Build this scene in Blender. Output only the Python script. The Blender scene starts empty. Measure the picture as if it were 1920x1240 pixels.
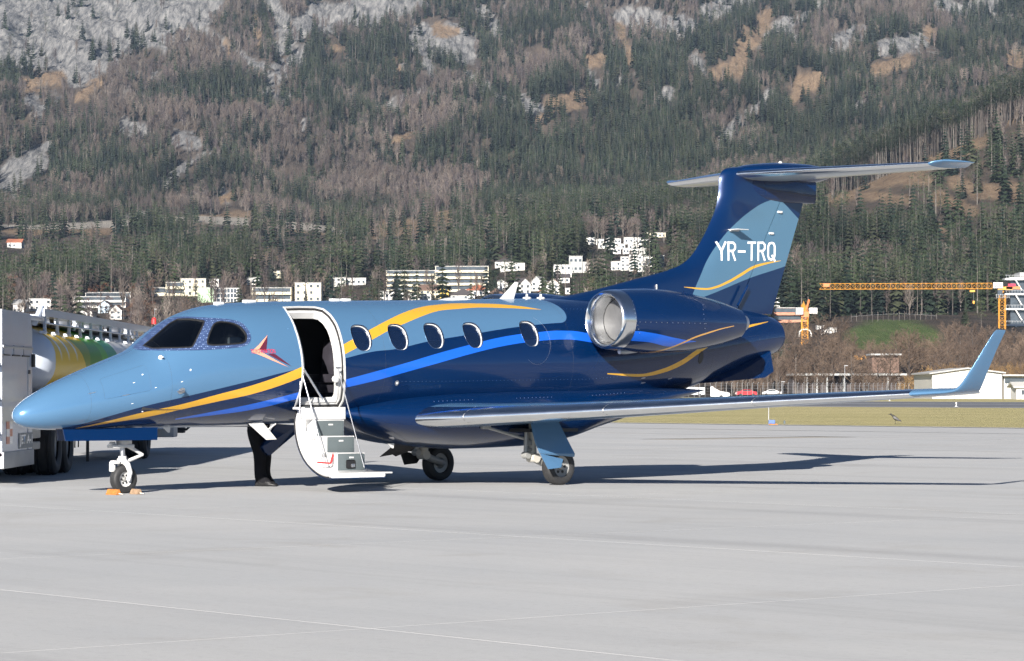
import bpy, bmesh, math, random
import numpy as np
from mathutils import Vector, Matrix
from mathutils.geometry import delaunay_2d_cdt

SC = bpy.context.scene
# ------------------------------------------------------------------ camera, sky, sun, exposure
FPX, YH, CH = 5400.0, 731.0, 1.39          # focal length (photo pixels), horizon row, lens height
cam = bpy.data.cameras.new('camera'); cam.sensor_width = 36.0
cam.lens = FPX * 36.0 / 1920.0
cam.shift_y = (YH - 620.0) / 1920.0
cam.clip_start = 0.5; cam.clip_end = 20000
co = bpy.data.objects.new('camera', cam); SC.collection.objects.link(co)
co.location = (0, 0, CH); co.rotation_euler = (math.radians(90), 0, 0)
SC.camera = co

SUN_EL = math.radians(20.5)
SUN_AZ = math.radians(13.5)                  # the sun stands behind the camera, this much to its left
tosun = Vector((-math.sin(SUN_AZ) * math.cos(SUN_EL), -math.cos(SUN_AZ) * math.cos(SUN_EL), math.sin(SUN_EL)))
world = bpy.data.worlds.new('World'); SC.world = world; world.use_nodes = True
wt = world.node_tree; wt.nodes.clear()
sky = wt.nodes.new('ShaderNodeTexSky'); sky.sky_type = 'NISHITA'; sky.sun_disc = False
sky.sun_elevation = SUN_EL
sky.sun_rotation = math.atan2(tosun.x, tosun.y)
sky.altitude = 2500; sky.air_density = 0.55; sky.dust_density = 0.0; sky.ozone_density = 1.5
bg = wt.nodes.new('ShaderNodeBackground'); bg.inputs['Strength'].default_value = 0.05
wo = wt.nodes.new('ShaderNodeOutputWorld')
wt.links.new(sky.outputs[0], bg.inputs[0]); wt.links.new(bg.outputs[0], wo.inputs[0])
sl = bpy.data.lights.new('sun', 'SUN'); sl.energy = 5.0; sl.angle = math.radians(0.53); sl.color = (1.0, 0.94, 0.87)
so = bpy.data.objects.new('sun', sl); SC.collection.objects.link(so)
so.rotation_euler = tosun.to_track_quat('Z', 'Y').to_euler(); so.location = (-30, -60, 60)
SC.view_settings.view_transform = 'Standard'; SC.view_settings.look = 'None'
SC.view_settings.exposure = 1.28; SC.view_settings.gamma = 1.0; SC.view_settings.use_curve_mapping = False
SC.render.engine = 'CYCLES'
SC.cycles.max_bounces = 6; SC.cycles.diffuse_bounces = 3; SC.cycles.glossy_bounces = 4
SC.cycles.transparent_max_bounces = 12; SC.cycles.volume_bounces = 0
SC.cycles.use_denoising = True; SC.cycles.denoising_input_passes = 'RGB_ALBEDO_NORMAL'; SC.cycles.denoising_prefilter = 'NONE'
SC.cycles.sample_clamp_indirect = 2.0; SC.cycles.blur_glossy = 1.0; SC.cycles.use_light_tree = False

COL = SC.collection
rnd = random.Random(7)

# ------------------------------------------------------------------ materials
def nodes_of(name):
    m = bpy.data.materials.new(name); m.use_nodes = True
    nt = m.node_tree
    return m, nt, nt.nodes['Principled BSDF']
def N(nt, typ, **kw):
    n = nt.nodes.new(typ)
    for k, v in kw.items():
        if k in ('operation', 'blend_type', 'data_type', 'noise_dimensions', 'feature', 'interpolation_type', 'wave_type', 'bands_direction', 'attribute_name', 'attribute_type', 'musgrave_type'):
            setattr(n, k, v)
        else:
            n.inputs[k].default_value = v
    return n
def math_(nt, op, a, b=None, c=None, clamp=False):
    n = nt.nodes.new('ShaderNodeMath'); n.operation = op; n.use_clamp = clamp
    for i, v in enumerate((a, b, c)):
        if v is None: continue
        if hasattr(v, 'is_linked') or hasattr(v, 'links'): nt.links.new(v, n.inputs[i])
        else: n.inputs[i].default_value = v
    return n.outputs[0]
def mixc(nt, fac, a, b):
    n = nt.nodes.new('ShaderNodeMix'); n.data_type = 'RGBA'
    for s, v in ((n.inputs['Factor'], fac), (n.inputs[6], a), (n.inputs[7], b)):
        if hasattr(v, 'links'): nt.links.new(v, s)
        elif isinstance(v, (int, float)): s.default_value = v
        else: s.default_value = (*v[:3], 1)
    return n.outputs[2]
def ramp(nt, fac, stops):
    r = nt.nodes.new('ShaderNodeValToRGB'); nt.links.new(fac, r.inputs[0])
    e = r.color_ramp.elements
    while len(e) < len(stops): e.new(0.5)
    for i, (p, c) in enumerate(stops):
        e[i].position = p; e[i].color = (*c, 1) if len(c) == 3 else c
    return r.outputs[0]
def simple(name, col, rough=0.5, metal=0.0, coat=0.0, var=0.12, scale=3.0, bump=0.0, bscale=40.0, spec=0.5, coat_rough=0.03, streak=None):
    """a principled material with a gentle noise in tone and, if wanted, fine relief"""
    m, nt, b = nodes_of(name)
    tc = nt.nodes.new('ShaderNodeTexCoord')
    vec = tc.outputs['Object']
    if streak:
        mp = nt.nodes.new('ShaderNodeMapping'); mp.inputs['Scale'].default_value = streak
        nt.links.new(vec, mp.inputs[0]); vec = mp.outputs[0]
    no = N(nt, 'ShaderNodeTexNoise', Scale=scale, Detail=6.0, Roughness=0.6); nt.links.new(vec, no.inputs['Vector'])
    lo = [max(0, c * (1 - var)) for c in col]; hi = [min(1, c * (1 + var)) for c in col]
    c = ramp(nt, no.outputs[0], [(0.3, lo), (0.7, hi)])
    nt.links.new(c, b.inputs['Base Color'])
    b.inputs['Roughness'].default_value = rough; b.inputs['Metallic'].default_value = metal
    b.inputs['Coat Weight'].default_value = coat; b.inputs['Coat Roughness'].default_value = coat_rough
    b.inputs['Specular IOR Level'].default_value = spec
    if rough > 0.05:
        rr = math_(nt, 'MULTIPLY_ADD', no.outputs[0], rough * 0.4, rough * 0.8)
        nt.links.new(rr, b.inputs['Roughness'])
    if bump:
        n2 = N(nt, 'ShaderNodeTexNoise', Scale=bscale, Detail=5.0); nt.links.new(tc.outputs['Object'], n2.inputs['Vector'])
        bp = nt.nodes.new('ShaderNodeBump'); bp.inputs['Strength'].default_value = bump; bp.inputs['Distance'].default_value = 0.02
        nt.links.new(n2.outputs[0], bp.inputs['Height']); nt.links.new(bp.outputs[0], b.inputs['Normal'])
    return m

# ------------------------------------------------------------------ object helpers
def link(name, me, parent=None, mats=(), smooth=None, kind=None, label=None):
    o = bpy.data.objects.new(name, me); COL.objects.link(o)
    for m in (mats if isinstance(mats, (list, tuple)) else (mats,)):
        me.materials.append(m)
    if parent is not None: o.parent = parent
    if smooth is not None and len(me.polygons):
        me.polygons.foreach_set('use_smooth', [True] * len(me.polygons))
        if smooth < 179:
            me.set_sharp_from_angle(angle=math.radians(smooth))
    if kind: o['kind'] = kind
    if label: o['label'] = label
    return o
def thing(name, label, cat, loc=(0, 0, 0), rz=0.0, group=None):
    o = bpy.data.objects.new(name, None); COL.objects.link(o)
    o.location = loc; o.rotation_euler = (0, 0, rz); o.empty_display_size = 0.3
    return tag(o, label, cat, group)
def tag(o, label, cat, group=None):
    o['label'] = label; o['category'] = cat
    if group: o['group'] = group
    return o
def fill_mesh(bm, fix=True):
    me = bpy.data.meshes.new('m')
    if fix: bmesh.ops.recalc_face_normals(bm, faces=bm.faces)
    bm.to_mesh(me); bm.free(); return me
def B(): return bmesh.new()
def box(bm, c, s, rz=0.0, rot=None, mi=0, bevel=0.0):
    vs = []
    R = rot if rot is not None else Matrix.Rotation(rz, 3, 'Z')
    for dx in (-.5, .5):
        for dy in (-.5, .5):
            for dz in (-.5, .5):
                vs.append(bm.verts.new(Vector(c) + R @ Vector((dx * s[0], dy * s[1], dz * s[2]))))
    F = [(0, 1, 3, 2), (4, 6, 7, 5), (0, 4, 5, 1), (2, 3, 7, 6), (0, 2, 6, 4), (1, 5, 7, 3)]
    fs = []
    for f in F:
        q = bm.faces.new([vs[i] for i in f]); q.material_index = mi; fs.append(q)
    if bevel > 0:
        es = list({e for f in fs for e in f.edges})
        bmesh.ops.bevel(bm, geom=es, offset=bevel, segments=2, affect='EDGES', profile=0.6)
    return vs
def frame_of(d):
    d = Vector(d).normalized()
    u = Vector((0, 0, 1)) if abs(d.z) < 0.9 else Vector((1, 0, 0))
    a = d.cross(u).normalized(); b = d.cross(a).normalized()
    return a, b
def tube(bm, pts, r, n=8, mi=0, caps=True):
    pts = [Vector(p) for p in pts]
    rs = r if isinstance(r, (list, tuple)) else [r] * len(pts)
    rings = []
    a = b = None
    for i, p in enumerate(pts):
        d = (pts[min(i + 1, len(pts) - 1)] - pts[max(i - 1, 0)])
        if d.length < 1e-9: d = Vector((0, 0, 1))
        d.normalize()
        if a is None: a, b = frame_of(d)
        else:
            a = (a - d * a.dot(d)).normalized(); b = d.cross(a).normalized()
        rings.append([bm.verts.new(p + (a * math.cos(t) + b * math.sin(t)) * rs[i]) for t in [2 * math.pi * k / n for k in range(n)]])
    for i in range(len(rings) - 1):
        for k in range(n):
            f = bm.faces.new((rings[i][k], rings[i][(k + 1) % n], rings[i + 1][(k + 1) % n], rings[i + 1][k])); f.material_index = mi
    if caps:
        for R in (rings[0], rings[-1]):
            f = bm.faces.new(R); f.material_index = mi
    return rings
def lathe(bm, prof, axis_p, axis_d, n=32, mi=0, closed=False):
    """prof: (distance along the axis, radius)"""
    a, b = frame_of(axis_d); d = Vector(axis_d).normalized(); P = Vector(axis_p)
    rings = []
    for (t, r) in prof:
        if r < 1e-6: rings.append([bm.verts.new(P + d * t)])
        else: rings.append([bm.verts.new(P + d * t + (a * math.cos(q) + b * math.sin(q)) * r) for q in [2 * math.pi * k / n for k in range(n)]])
    seq = list(zip(rings[:-1], rings[1:]))
    if closed: seq.append((rings[-1], rings[0]))
    for A, C in seq:
        for k in range(n):
            k2 = (k + 1) % n
            if len(A) == 1 and len(C) == 1: continue
            if len(A) == 1: f = bm.faces.new((A[0], C[k2], C[k]))
            elif len(C) == 1: f = bm.faces.new((A[k], A[k2], C[0]))
            else: f = bm.faces.new((A[k], A[k2], C[k2], C[k]))
            f.material_index = mi
    return rings
def loft(bm, rings, cap=True, mi=0, closed=True):
    R = [[bm.verts.new(p) for p in r] for r in rings]
    n = len(R[0])
    for i in range(len(R) - 1):
        for k in range(n if closed else n - 1):
            k2 = (k + 1) % n
            try:
                f = bm.faces.new((R[i][k], R[i][k2], R[i + 1][k2], R[i + 1][k])); f.material_index = mi
            except ValueError: pass
    if cap and closed:
        for r in (R[0], R[-1]):
            try: f = bm.faces.new(r); f.material_index = mi
            except ValueError: pass
    return R
def pchip(xs, ys):
    xs = np.array(xs, float); ys = np.array(ys, float)
    h = np.diff(xs); d = np.diff(ys) / h
    m = np.zeros(len(xs))
    for i in range(1, len(xs) - 1):
        if d[i - 1] * d[i] > 0:
            w1 = 2 * h[i] + h[i - 1]; w2 = h[i] + 2 * h[i - 1]
            m[i] = (w1 + w2) / (w1 / d[i - 1] + w2 / d[i])
    m[0] = d[0]; m[-1] = d[-1]
    def f(x):
        x = np.clip(x, xs[0], xs[-1]); i = np.clip(np.searchsorted(xs, x) - 1, 0, len(xs) - 2)
        t = (x - xs[i]) / h[i]
        return ((2*t**3 - 3*t**2 + 1) * ys[i] + (t**3 - 2*t**2 + t) * h[i] * m[i] + (-2*t**3 + 3*t**2) * ys[i+1] + (t**3 - t**2) * h[i] * m[i+1])
    return f

# ================================================================== THE AEROPLANE
TH = math.radians(41.65); CC, SS = math.cos(TH), math.sin(TH)
AX, AD = -6.497, 37.49            # where the nose tip stands above the ground
# aeroplane coordinates: x aft from the nose tip, p to port (towards the camera), z up
def L(x, p, z): return Vector((x, -p, z))
def un(u, v, p=0.0):
    """place of photo pixel (u, v) in the aeroplane's vertical plane p metres to port of its axis"""
    a = (u - 960) / FPX
    x = (a * (AD - p * CC) - AX - p * SS) / (CC - a * SS)
    D = AD + x * SS - p * CC
    return x, CH + (YH - v) * D / FPX

_xs = [0, .03, .10, .25, .53, .95, 1.45, 1.88, 2.22, 2.62, 3.02, 3.65, 4.67, 7.0, 9.3, 11.0, 12.5, 13.6, 14.13, 14.27]
_zt = [1.05, 1.13, 1.20, 1.30, 1.44, 1.61, 1.79, 1.955, 2.20, 2.42, 2.535, 2.60, 2.64, 2.70, 2.77, 2.78, 2.74, 2.68, 2.61, 2.57]
_zb = [1.05, .98, .93, .885, .86, .86, .87, .88, .88, .89, .89, .90, .92, .93, .94, 1.13, 1.46, 1.76, 1.92, 1.97]
_w = [.0, .075, .14, .22, .33, .45, .56, .635, .69, .75, .80, .845, .865, .865, .865, .80, .65, .51, .42, .39]
_tx = np.arange(0, 14.64, .004)
def _table(ys):
    t = list(pchip(_xs, ys)(_tx)); n = len(t) - 2
    def f(x):
        if isinstance(x, np.ndarray): return np.interp(x, _tx, t)
        k = min(max(x / .004, 0), n); i = int(k); k -= i
        return t[i] * (1 - k) + t[i + 1] * k
    return f
f_zt, f_zb, f_w = _table(_zt), _table(_zb), _table(_w)
def fus_pt(x, phi, off=0.0):
    zt, zb, w = f_zt(x), f_zb(x), f_w(x)
    zc = zb + (zt - zb) * 0.47
    s, c = math.sin(phi), math.cos(phi)
    a = zt - zc if s > 0 else zc - zb
    p = Vector((x, -w * c, zc + a * s))
    if off:
        nn = Vector((0, -c / max(w, .01), s / max(a, .01)))
        # slope along x
        e = 0.02
        q1 = fus_pt(min(x + e, 14.26), phi); q0 = fus_pt(max(x - e, 0.0), phi)
        t = (q1 - q0).normalized(); nn = (nn - t * nn.dot(t)).normalized()
        p = p + nn * off
    return p
def fus_hit(u, v):
    """first point of the port side of the fuselage seen at photo pixel (u, v) -> (x, phi)"""
    D = 34.0 + np.arange(3600) * 0.004
    a = (u - 960) / FPX; b = (YH - v) / FPX
    dx = a * D - AX; dd = D - AD; Z = CH + b * D
    x = dx * CC + dd * SS; p = dx * SS - dd * CC
    zt, zb, w = f_zt(x), f_zb(x), np.maximum(f_w(x), .005)
    zc = zb + (zt - zb) * 0.47; h = np.maximum(np.where(Z > zc, zt - zc, zc - zb), .005)
    g = (p / w) ** 2 + ((Z - zc) / h) ** 2 - 1
    ok = (g <= 0) & (x > 0.0) & (x < 14.27)
    if not ok.any(): return None
    i = int(np.argmax(ok))
    return float(x[i]), math.atan2((Z[i] - zc[i]) / h[i], p[i] / w[i])
def hits(pts): return [h for h in (fus_hit(*q) for q in pts) if h]
def dpx(poly, s=12): return dens(poly, s)
def hit_xz(u, v):
    h = fus_hit(u, v)
    if not h: return None
    q = fus_pt(*h); return q.x, q.z

# ---- livery: curves z(x) traced along the paint edges
def float_curve(nt, xsock, pts, x0, x1, z0=0.0, z1=6.0):
    f = nt.nodes.new('ShaderNodeFloatCurve')
    t = math_(nt, 'MULTIPLY_ADD', xsock, 1 / (x1 - x0), -x0 / (x1 - x0), clamp=True)
    nt.links.new(t, f.inputs['Value'])
    c = f.mapping.curves[0]
    P = sorted([((x - x0) / (x1 - x0), (z - z0) / (z1 - z0)) for x, z in pts])
    while len(c.points) > 2: c.points.remove(c.points[-1])
    c.points[0].location = P[0]; c.points[1].location = P[-1]
    for q in P[1:-1]: c.points.new(*q)
    for p in c.points: p.handle_type = 'AUTO_CLAMPED'
    f.mapping.use_clip = False; f.mapping.update()
    return math_(nt, 'MULTIPLY_ADD', f.outputs[0], z1 - z0, z0)
def soft_gt(nt, a, b, w=0.004):
    """1 where a > b, with a paint edge a few millimetres wide"""
    return math_(nt, 'MULTIPLY_ADD', math_(nt, 'SUBTRACT', a, b), 1 / w, 0.5, clamp=True)
def band(nt, X, Z, up, lo, w=0.004):
    xs = [p[0] for p in up + lo]; x0, x1 = min(xs), max(xs)
    zu = float_curve(nt, X, up, x0, x1); zl = float_curve(nt, X, lo, x0, x1)
    a = math_(nt, 'MULTIPLY', soft_gt(nt, zu, Z, w), soft_gt(nt, Z, zl, w))
    b = math_(nt, 'MULTIPLY', math_(nt, 'GREATER_THAN', X, x0), math_(nt, 'LESS_THAN', X, x1))
    return math_(nt, 'MULTIPLY', a, b)
LIGHT = (0.078, 0.176, 0.305); NAVY = (0.0008, 0.0165, 0.070); YEL = (0.70, 0.38, 0.035); BRI = (0.012, 0.13, 0.68)
def paint_material(name, maker, rough=0.24):
    m, nt, b = nodes_of(name)
    tc = nt.nodes.new('ShaderNodeTexCoord'); sep = nt.nodes.new('ShaderNodeSeparateXYZ')
    nt.links.new(tc.outputs['Object'], sep.inputs[0])
    X, Z = sep.outputs[0], sep.outputs[2]
    c = maker(nt, X, Z)
    nt.links.new(c, b.inputs['Base Color'])
    no = N(nt, 'ShaderNodeTexNoise', Scale=2.2, Detail=5.0); nt.links.new(tc.outputs['Object'], no.inputs['Vector'])
    nt.links.new(math_(nt, 'MULTIPLY_ADD', no.outputs[0], 0.14, rough - 0.07), b.inputs['Roughness'])
    b.inputs['Metallic'].default_value = 0.25
    b.inputs['Coat Weight'].default_value = 0.6; b.inputs['Coat Roughness'].default_value = 0.025; b.inputs['Specular IOR Level'].default_value = .3
    # sheet metal is never quite flat
    n2 = N(nt, 'ShaderNodeTexNoise', Scale=1.3, Detail=3.0); nt.links.new(tc.outputs['Object'], n2.inputs['Vector'])
    bp = nt.nodes.new('ShaderNodeBump'); bp.inputs['Strength'].default_value = 0.10; bp.inputs['Distance'].default_value = 0.03
    nt.links.new(n2.outputs[0], bp.inputs['Height']); nt.links.new(bp.outputs[0], b.inputs['Normal']); nt.links.new(bp.outputs[0], b.inputs['Coat Normal'])
    return m
def trace(pts): return [q for q in (hit_xz(*p) for p in pts) if q]

def fus_livery(nt, X, Z):
    navy_top = trace([(145, 797), (203, 781), (271, 762), (339, 746), (410, 729), (480, 712), (530, 699), (566, 691), (647, 672), (700, 659.5), (740, 655), (801, 641), (872, 629), (973, 613), (1007, 609), (1043, 603)])
    q1 = hit_xz(1035, 583); q2 = hit_xz(1056.5, 583); q3 = hit_xz(1035, 605.5)
    navy_top = [(0.0, .86), (.5, .87)] + [q for q in navy_top if q[0] < q1[0] - .1] + [(q1[0], q3[1]), (q1[0] + 2, q3[1] + .05)]
    above = float_curve(nt, X, navy_top, 0.0, q1[0] + 2)
    light = math_(nt, 'MULTIPLY', soft_gt(nt, Z, above), math_(nt, 'LESS_THAN', X, q1[0]))
    ex = math_(nt, 'MULTIPLY_ADD', X, 1 / (q2[0] - q1[0]), -q1[0] / (q2[0] - q1[0]))
    rz = q1[1] - q3[1]; ez = math_(nt, 'MULTIPLY_ADD', Z, 1 / rz, -q1[1] / rz)
    rr_ = math_(nt, 'ADD', math_(nt, 'POWER', math_(nt, 'ABSOLUTE', ex), 2.0), math_(nt, 'POWER', math_(nt, 'ABSOLUTE', ez), 2.0))
    light = math_(nt, 'MAXIMUM', light, math_(nt, 'LESS_THAN', rr_, 1.0))
    c = mixc(nt, light, NAVY, LIGHT)
    yu = trace([(203, 789.5), (271, 773), (339, 758.5), (406, 740.5), (480, 720.5), (566, 688)]) + trace([(646, 645), (700, 615), (731, 598.5), (761, 585), (792, 575.5), (822, 571.3), (853, 569), (914, 569.7), (976, 574.5), (1014, 580.5)])
    yl = trace([(203, 794), (271, 783), (339, 768.2), (406, 753.5), (480, 737), (566, 707)]) + trace([(646, 665), (700, 636), (731, 619), (761, 606), (792, 593), (822, 583.5), (853, 580), (914, 577), (976, 579), (1014, 581)])
    x0 = .80
    yu = [(x0, .868)] + yu; yl = [(x0, .866)] + yl
    c = mixc(nt, band(nt, X, Z, yu, yl), c, YEL)
    bu = trace([(330, 785), (373, 777), (480, 756), (559, 736), (646, 712.6), (700, 698), (761, 681), (822, 662.6), (884, 646), (945, 631.5), (1007, 623.5), (1046, 620.2), (1068, 620.6), (1107, 626), (1140, 632)])
    bl = trace([(330, 787), (373, 782), (480, 767), (559, 747.5), (646, 727.5), (700, 715), (761, 698), (822, 681), (884, 663.5), (945, 649), (1007, 640), (1046, 637), (1068, 637), (1107, 642), (1140, 648)])
    c = mixc(nt, band(nt, X, Z, bu, bl), c, BRI)
    tu = trace([(1139, 700), (1195, 701.5), (1237, 693.5), (1278, 675.5), (1305, 657), (1330, 643), (1346, 637), (1380, 616.5), (1403, 610), (1440, 603)])
    tl = trace([(1139, 702), (1195, 706.5), (1237, 701), (1278, 685), (1305, 667), (1330, 650), (1346, 642), (1380, 623), (1403, 615), (1440, 604)])
    if len(tu) > 3 and len(tl) > 3:
        c = mixc(nt, band(nt, X, Z, tu, tl), c, YEL)
    return c
M = {}
M['blind'] = simple('blue_grey_blind', (.10, .17, .28), rough=.7)
M['seamg'] = simple('grey_rivet', (.05, .09, .16), rough=.5)
M['fus'] = paint_material('fuselage_paint', fus_livery)
M['navy'] = paint_material('navy_paint', lambda nt, X, Z: mixc(nt, 0.0, NAVY, NAVY))
M['light'] = paint_material('light_blue_paint', lambda nt, X, Z: mixc(nt, 0.0, LIGHT, LIGHT))
M['chrome'] = simple('polished_metal', (0.78, 0.79, 0.80), rough=0.16, metal=1.0, var=0.05)
M['alu'] = simple('brushed_aluminium', (0.42, 0.43, 0.45), rough=0.38, metal=0.9, var=0.1)
M['white'] = simple('white_enamel', (0.55, 0.55, 0.54), rough=0.35, coat=0.3, var=0.04)
M['ivory'] = simple('cream_primer', (0.45, 0.43, 0.38), rough=0.5, var=0.1)
M['grip'] = simple('grey_step_liner', (0.085, 0.105, 0.11), rough=0.7, var=0.15, bump=0.15, bscale=200)
M['rubber'] = simple('tyre_rubber', (0.022, 0.022, 0.023), rough=0.65, var=0.3, bump=0.1, bscale=60)
M['black'] = simple('black_rubber', (0.012, 0.012, 0.013), rough=0.5, var=0.2)
M['dark'] = simple('dark_cabin_trim', (0.02, 0.02, 0.022), rough=0.8, var=0.3)
M['leather'] = simple('dark_leather', (0.030, 0.028, 0.036), rough=0.42, var=0.2, bump=0.1)
M['red'] = simple('red_strap', (0.62, 0.03, 0.03), rough=0.6)
M['gearm'] = simple('gear_casting', (0.28, 0.28, 0.27), rough=0.42, metal=0.25, var=0.2)
M['orange'] = simple('orange_wood', (0.40, 0.15, 0.03), rough=0.7, var=0.3, scale=20)
M['salmon'] = simple('salmon_decal', (0.72, 0.30, 0.20), rough=0.4, var=0.02)
M['maroon'] = simple('maroon_decal', (0.085, 0.012, 0.028), rough=0.4, var=0.02)
M['crimson'] = simple('crimson_lettering', (0.60, 0.02, 0.06), rough=0.4, var=0.02)
M['decalwhite'] = simple('white_lettering', (0.85, 0.85, 0.85), rough=0.35, var=0.02, coat=0.5)
M['coverm'] = simple('pale_cover', (.085,.085,.085), rough=.5, var=.12, scale=6); M['greymet'] = simple('grey_tail_paint', (.36,.40,.43), rough=.35, coat=.5, var=.05)
def film_mat():
    m, nt, b = nodes_of('riveted_blue_film')
    tc = nt.nodes.new('ShaderNodeTexCoord')
    vo = N(nt, 'ShaderNodeTexVoronoi', Scale=34.0, Randomness=0.12); vo.feature = 'F1'
    nt.links.new(tc.outputs['Object'], vo.inputs['Vector'])
    dots = math_(nt, 'LESS_THAN', vo.outputs['Distance'], 0.25)
    no = N(nt, 'ShaderNodeTexNoise', Scale=30.0); nt.links.new(tc.outputs['Object'], no.inputs['Vector'])
    base = ramp(nt, no.outputs[0], [(0.35, (.024, .044, .115)), (0.65, (.042, .072, .16))])
    nt.links.new(mixc(nt, dots, base, (.22, .30, .48)), b.inputs['Base Color'])
    b.inputs['Roughness'].default_value = 0.4; b.inputs['Coat Weight'].default_value = 0.4
    return m
M['film'] = film_mat()
def glass_mat(name, tint, dens=0.35):
    m, nt, b = nodes_of(name)
    nt.nodes.remove(b)
    out = nt.nodes['Material Output']
    tr = nt.nodes.new('ShaderNodeBsdfTransparent'); tr.inputs[0].default_value = (*tint, 1)
    gl = nt.nodes.new('ShaderNodeBsdfGlossy'); gl.inputs['Roughness'].default_value = 0.02; gl.inputs[0].default_value = (1, 1, 1, 1)
    fr = nt.nodes.new('ShaderNodeFresnel'); fr.inputs[0].default_value = 1.5
    k = math_(nt, 'MULTIPLY_ADD', fr.outputs[0], 1.7, 0.03, clamp=True)
    mx = nt.nodes.new('ShaderNodeMixShader')
    nt.links.new(k, mx.inputs[0]); nt.links.new(tr.outputs[0], mx.inputs[1]); nt.links.new(gl.outputs[0], mx.inputs[2])
    nt.links.new(mx.outputs[0], out.inputs['Surface'])
    return m
M['cockpit_glass'] = glass_mat('cockpit_glass', (0.42, 0.47, 0.50))
M['cabin_glass'] = glass_mat('tinted_cabin_glass', (0.30, 0.42, 0.62))
def blue_pane():
    m = M['cabin_glass']; nt = m.node_tree; mx = [n for n in nt.nodes if n.type == 'MIX_SHADER'][0]; tr = [n for n in nt.nodes if n.type == 'BSDF_TRANSPARENT'][0]
    df = nt.nodes.new('ShaderNodeBsdfDiffuse'); df.inputs[0].default_value = (.006, .022, .075, 1)
    m2 = nt.nodes.new('ShaderNodeMixShader'); m2.inputs[0].default_value = .38
    nt.links.new(tr.outputs[0], m2.inputs[1]); nt.links.new(df.outputs[0], m2.inputs[2]); nt.links.new(m2.outputs[0], mx.inputs[1])
blue_pane()

jet = thing('business_jet', 'navy and light blue twin-engine business jet with gold stripes and its front airstair door open', 'aeroplane', (AX, AD, 0), TH)

# ---- patches lying on the fuselage skin
def dens(poly, step=0.04, closed=True):
    out = []; n = len(poly)
    for i in range(n if closed else n - 1):
        a, b = poly[i], poly[(i + 1) % n]
        k = max(1, int(math.hypot(b[0] - a[0], b[1] - a[1]) / step))
        for j in range(k): out.append((a[0] + (b[0] - a[0]) * j / k, a[1] + (b[1] - a[1]) * j / k))
    return out
def smooth_poly(poly, it=2):
    for _ in range(it):
        q = []
        for i in range(len(poly)):
            a, b = poly[i], poly[(i + 1) % len(poly)]
            q.append((a[0] * .75 + b[0] * .25, a[1] * .75 + b[1] * .25)); q.append((a[0] * .25 + b[0] * .75, a[1] * .25 + b[1] * .75))
        poly = q
    return poly
def inset(poly, d, ky=0.87):
    """shrink an (x, phi) outline by d metres; ky = metres per radian of phi"""
    P = [Vector((x, y * ky)) for x, y in poly]
    area = sum(P[i].x * P[(i + 1) % len(P)].y - P[(i + 1) % len(P)].x * P[i].y for i in range(len(P)))
    s = 1 if area > 0 else -1
    out = []
    for i in range(len(P)):
        t = (P[(i + 1) % len(P)] - P[i - 1]).normalized()
        n = Vector((-t.y, t.x)) * s
        q = P[i] + n * d; out.append((q.x, q.y / ky))
    return out
def tri_fill(poly, step=0.06):
    xs = [p[0] for p in poly]; ys = [p[1] for p in poly]
    def inside(x, y):
        c = False; n = len(poly); j = n - 1
        for i in range(n):
            if (poly[i][1] > y) != (poly[j][1] > y) and x < (poly[j][0] - poly[i][0]) * (y - poly[i][1]) / (poly[j][1] - poly[i][1]) + poly[i][0]: c = not c
            j = i
        return c
    pts = [Vector(p) for p in poly]
    x = min(xs) + step / 2
    while x < max(xs):
        y = min(ys) + step / 2
        while y < max(ys):
            if inside(x, y) and min((Vector((x, y)) - q).length for q in pts[:len(poly)]) > step * 0.35: pts.append(Vector((x, y)))
            y += step
        x += step
    n = len(poly)
    v, e, f, *_ = delaunay_2d_cdt(pts, [], [list(range(n))], 1, 1e-5)
    return v, f
def patch(bm, poly, off, step=0.06, mi=0, fn=fus_pt, off2=None):
    v, f = tri_fill(poly, step)
    A = [bm.verts.new(fn(p.x, p.y, off)) for p in v]
    for t in f:
        try: q = bm.faces.new([A[i] for i in t]); q.material_index = mi
        except ValueError: pass
    if off2 is not None:
        C = [bm.verts.new(fn(p.x, p.y, off2)) for p in v]
        for t in f: q = bm.faces.new([C[i] for i in reversed(t)]); q.material_index = mi
        cnt = {}
        for t in f:
            for i in range(len(t)):
                k = (t[i], t[(i + 1) % len(t)]); cnt[k] = cnt.get(k, 0) + 1
        for (i, j) in cnt:
            if (j, i) not in cnt:
                q = bm.faces.new((A[j], A[i], C[i], C[j])); q.material_index = mi
def ring_solid(bm, outer, inner, o0, o1, mi=0, fn=fus_pt):
    n = len(outer)
    a = [[bm.verts.new(fn(p[0], p[1], o)) for p in P] for P, o in ((outer, o0), (outer, o1), (inner, o1), (inner, o0))]
    for k in range(4):
        A, C = a[k], a[(k + 1) % 4]
        for i in range(n):
            j = (i + 1) % n
            q = bm.faces.new((A[i], A[j], C[j], C[i])); q.material_index = mi

# outlines, traced on the near side
door_px = [(530, 576), (537, 586), (545, 600), (553, 620), (560, 645), (564.5, 670), (566, 695), (563, 722), (556, 748), (551, 764), (560, 767), (600, 767), (636, 766), (644, 752), (647, 725), (647.5, 695), (646, 665), (641, 635), (632, 608), (620, 590), (606, 579), (590, 575.5), (560, 575)]
door_poly = dens(hits(door_px), 0.05)
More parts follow.
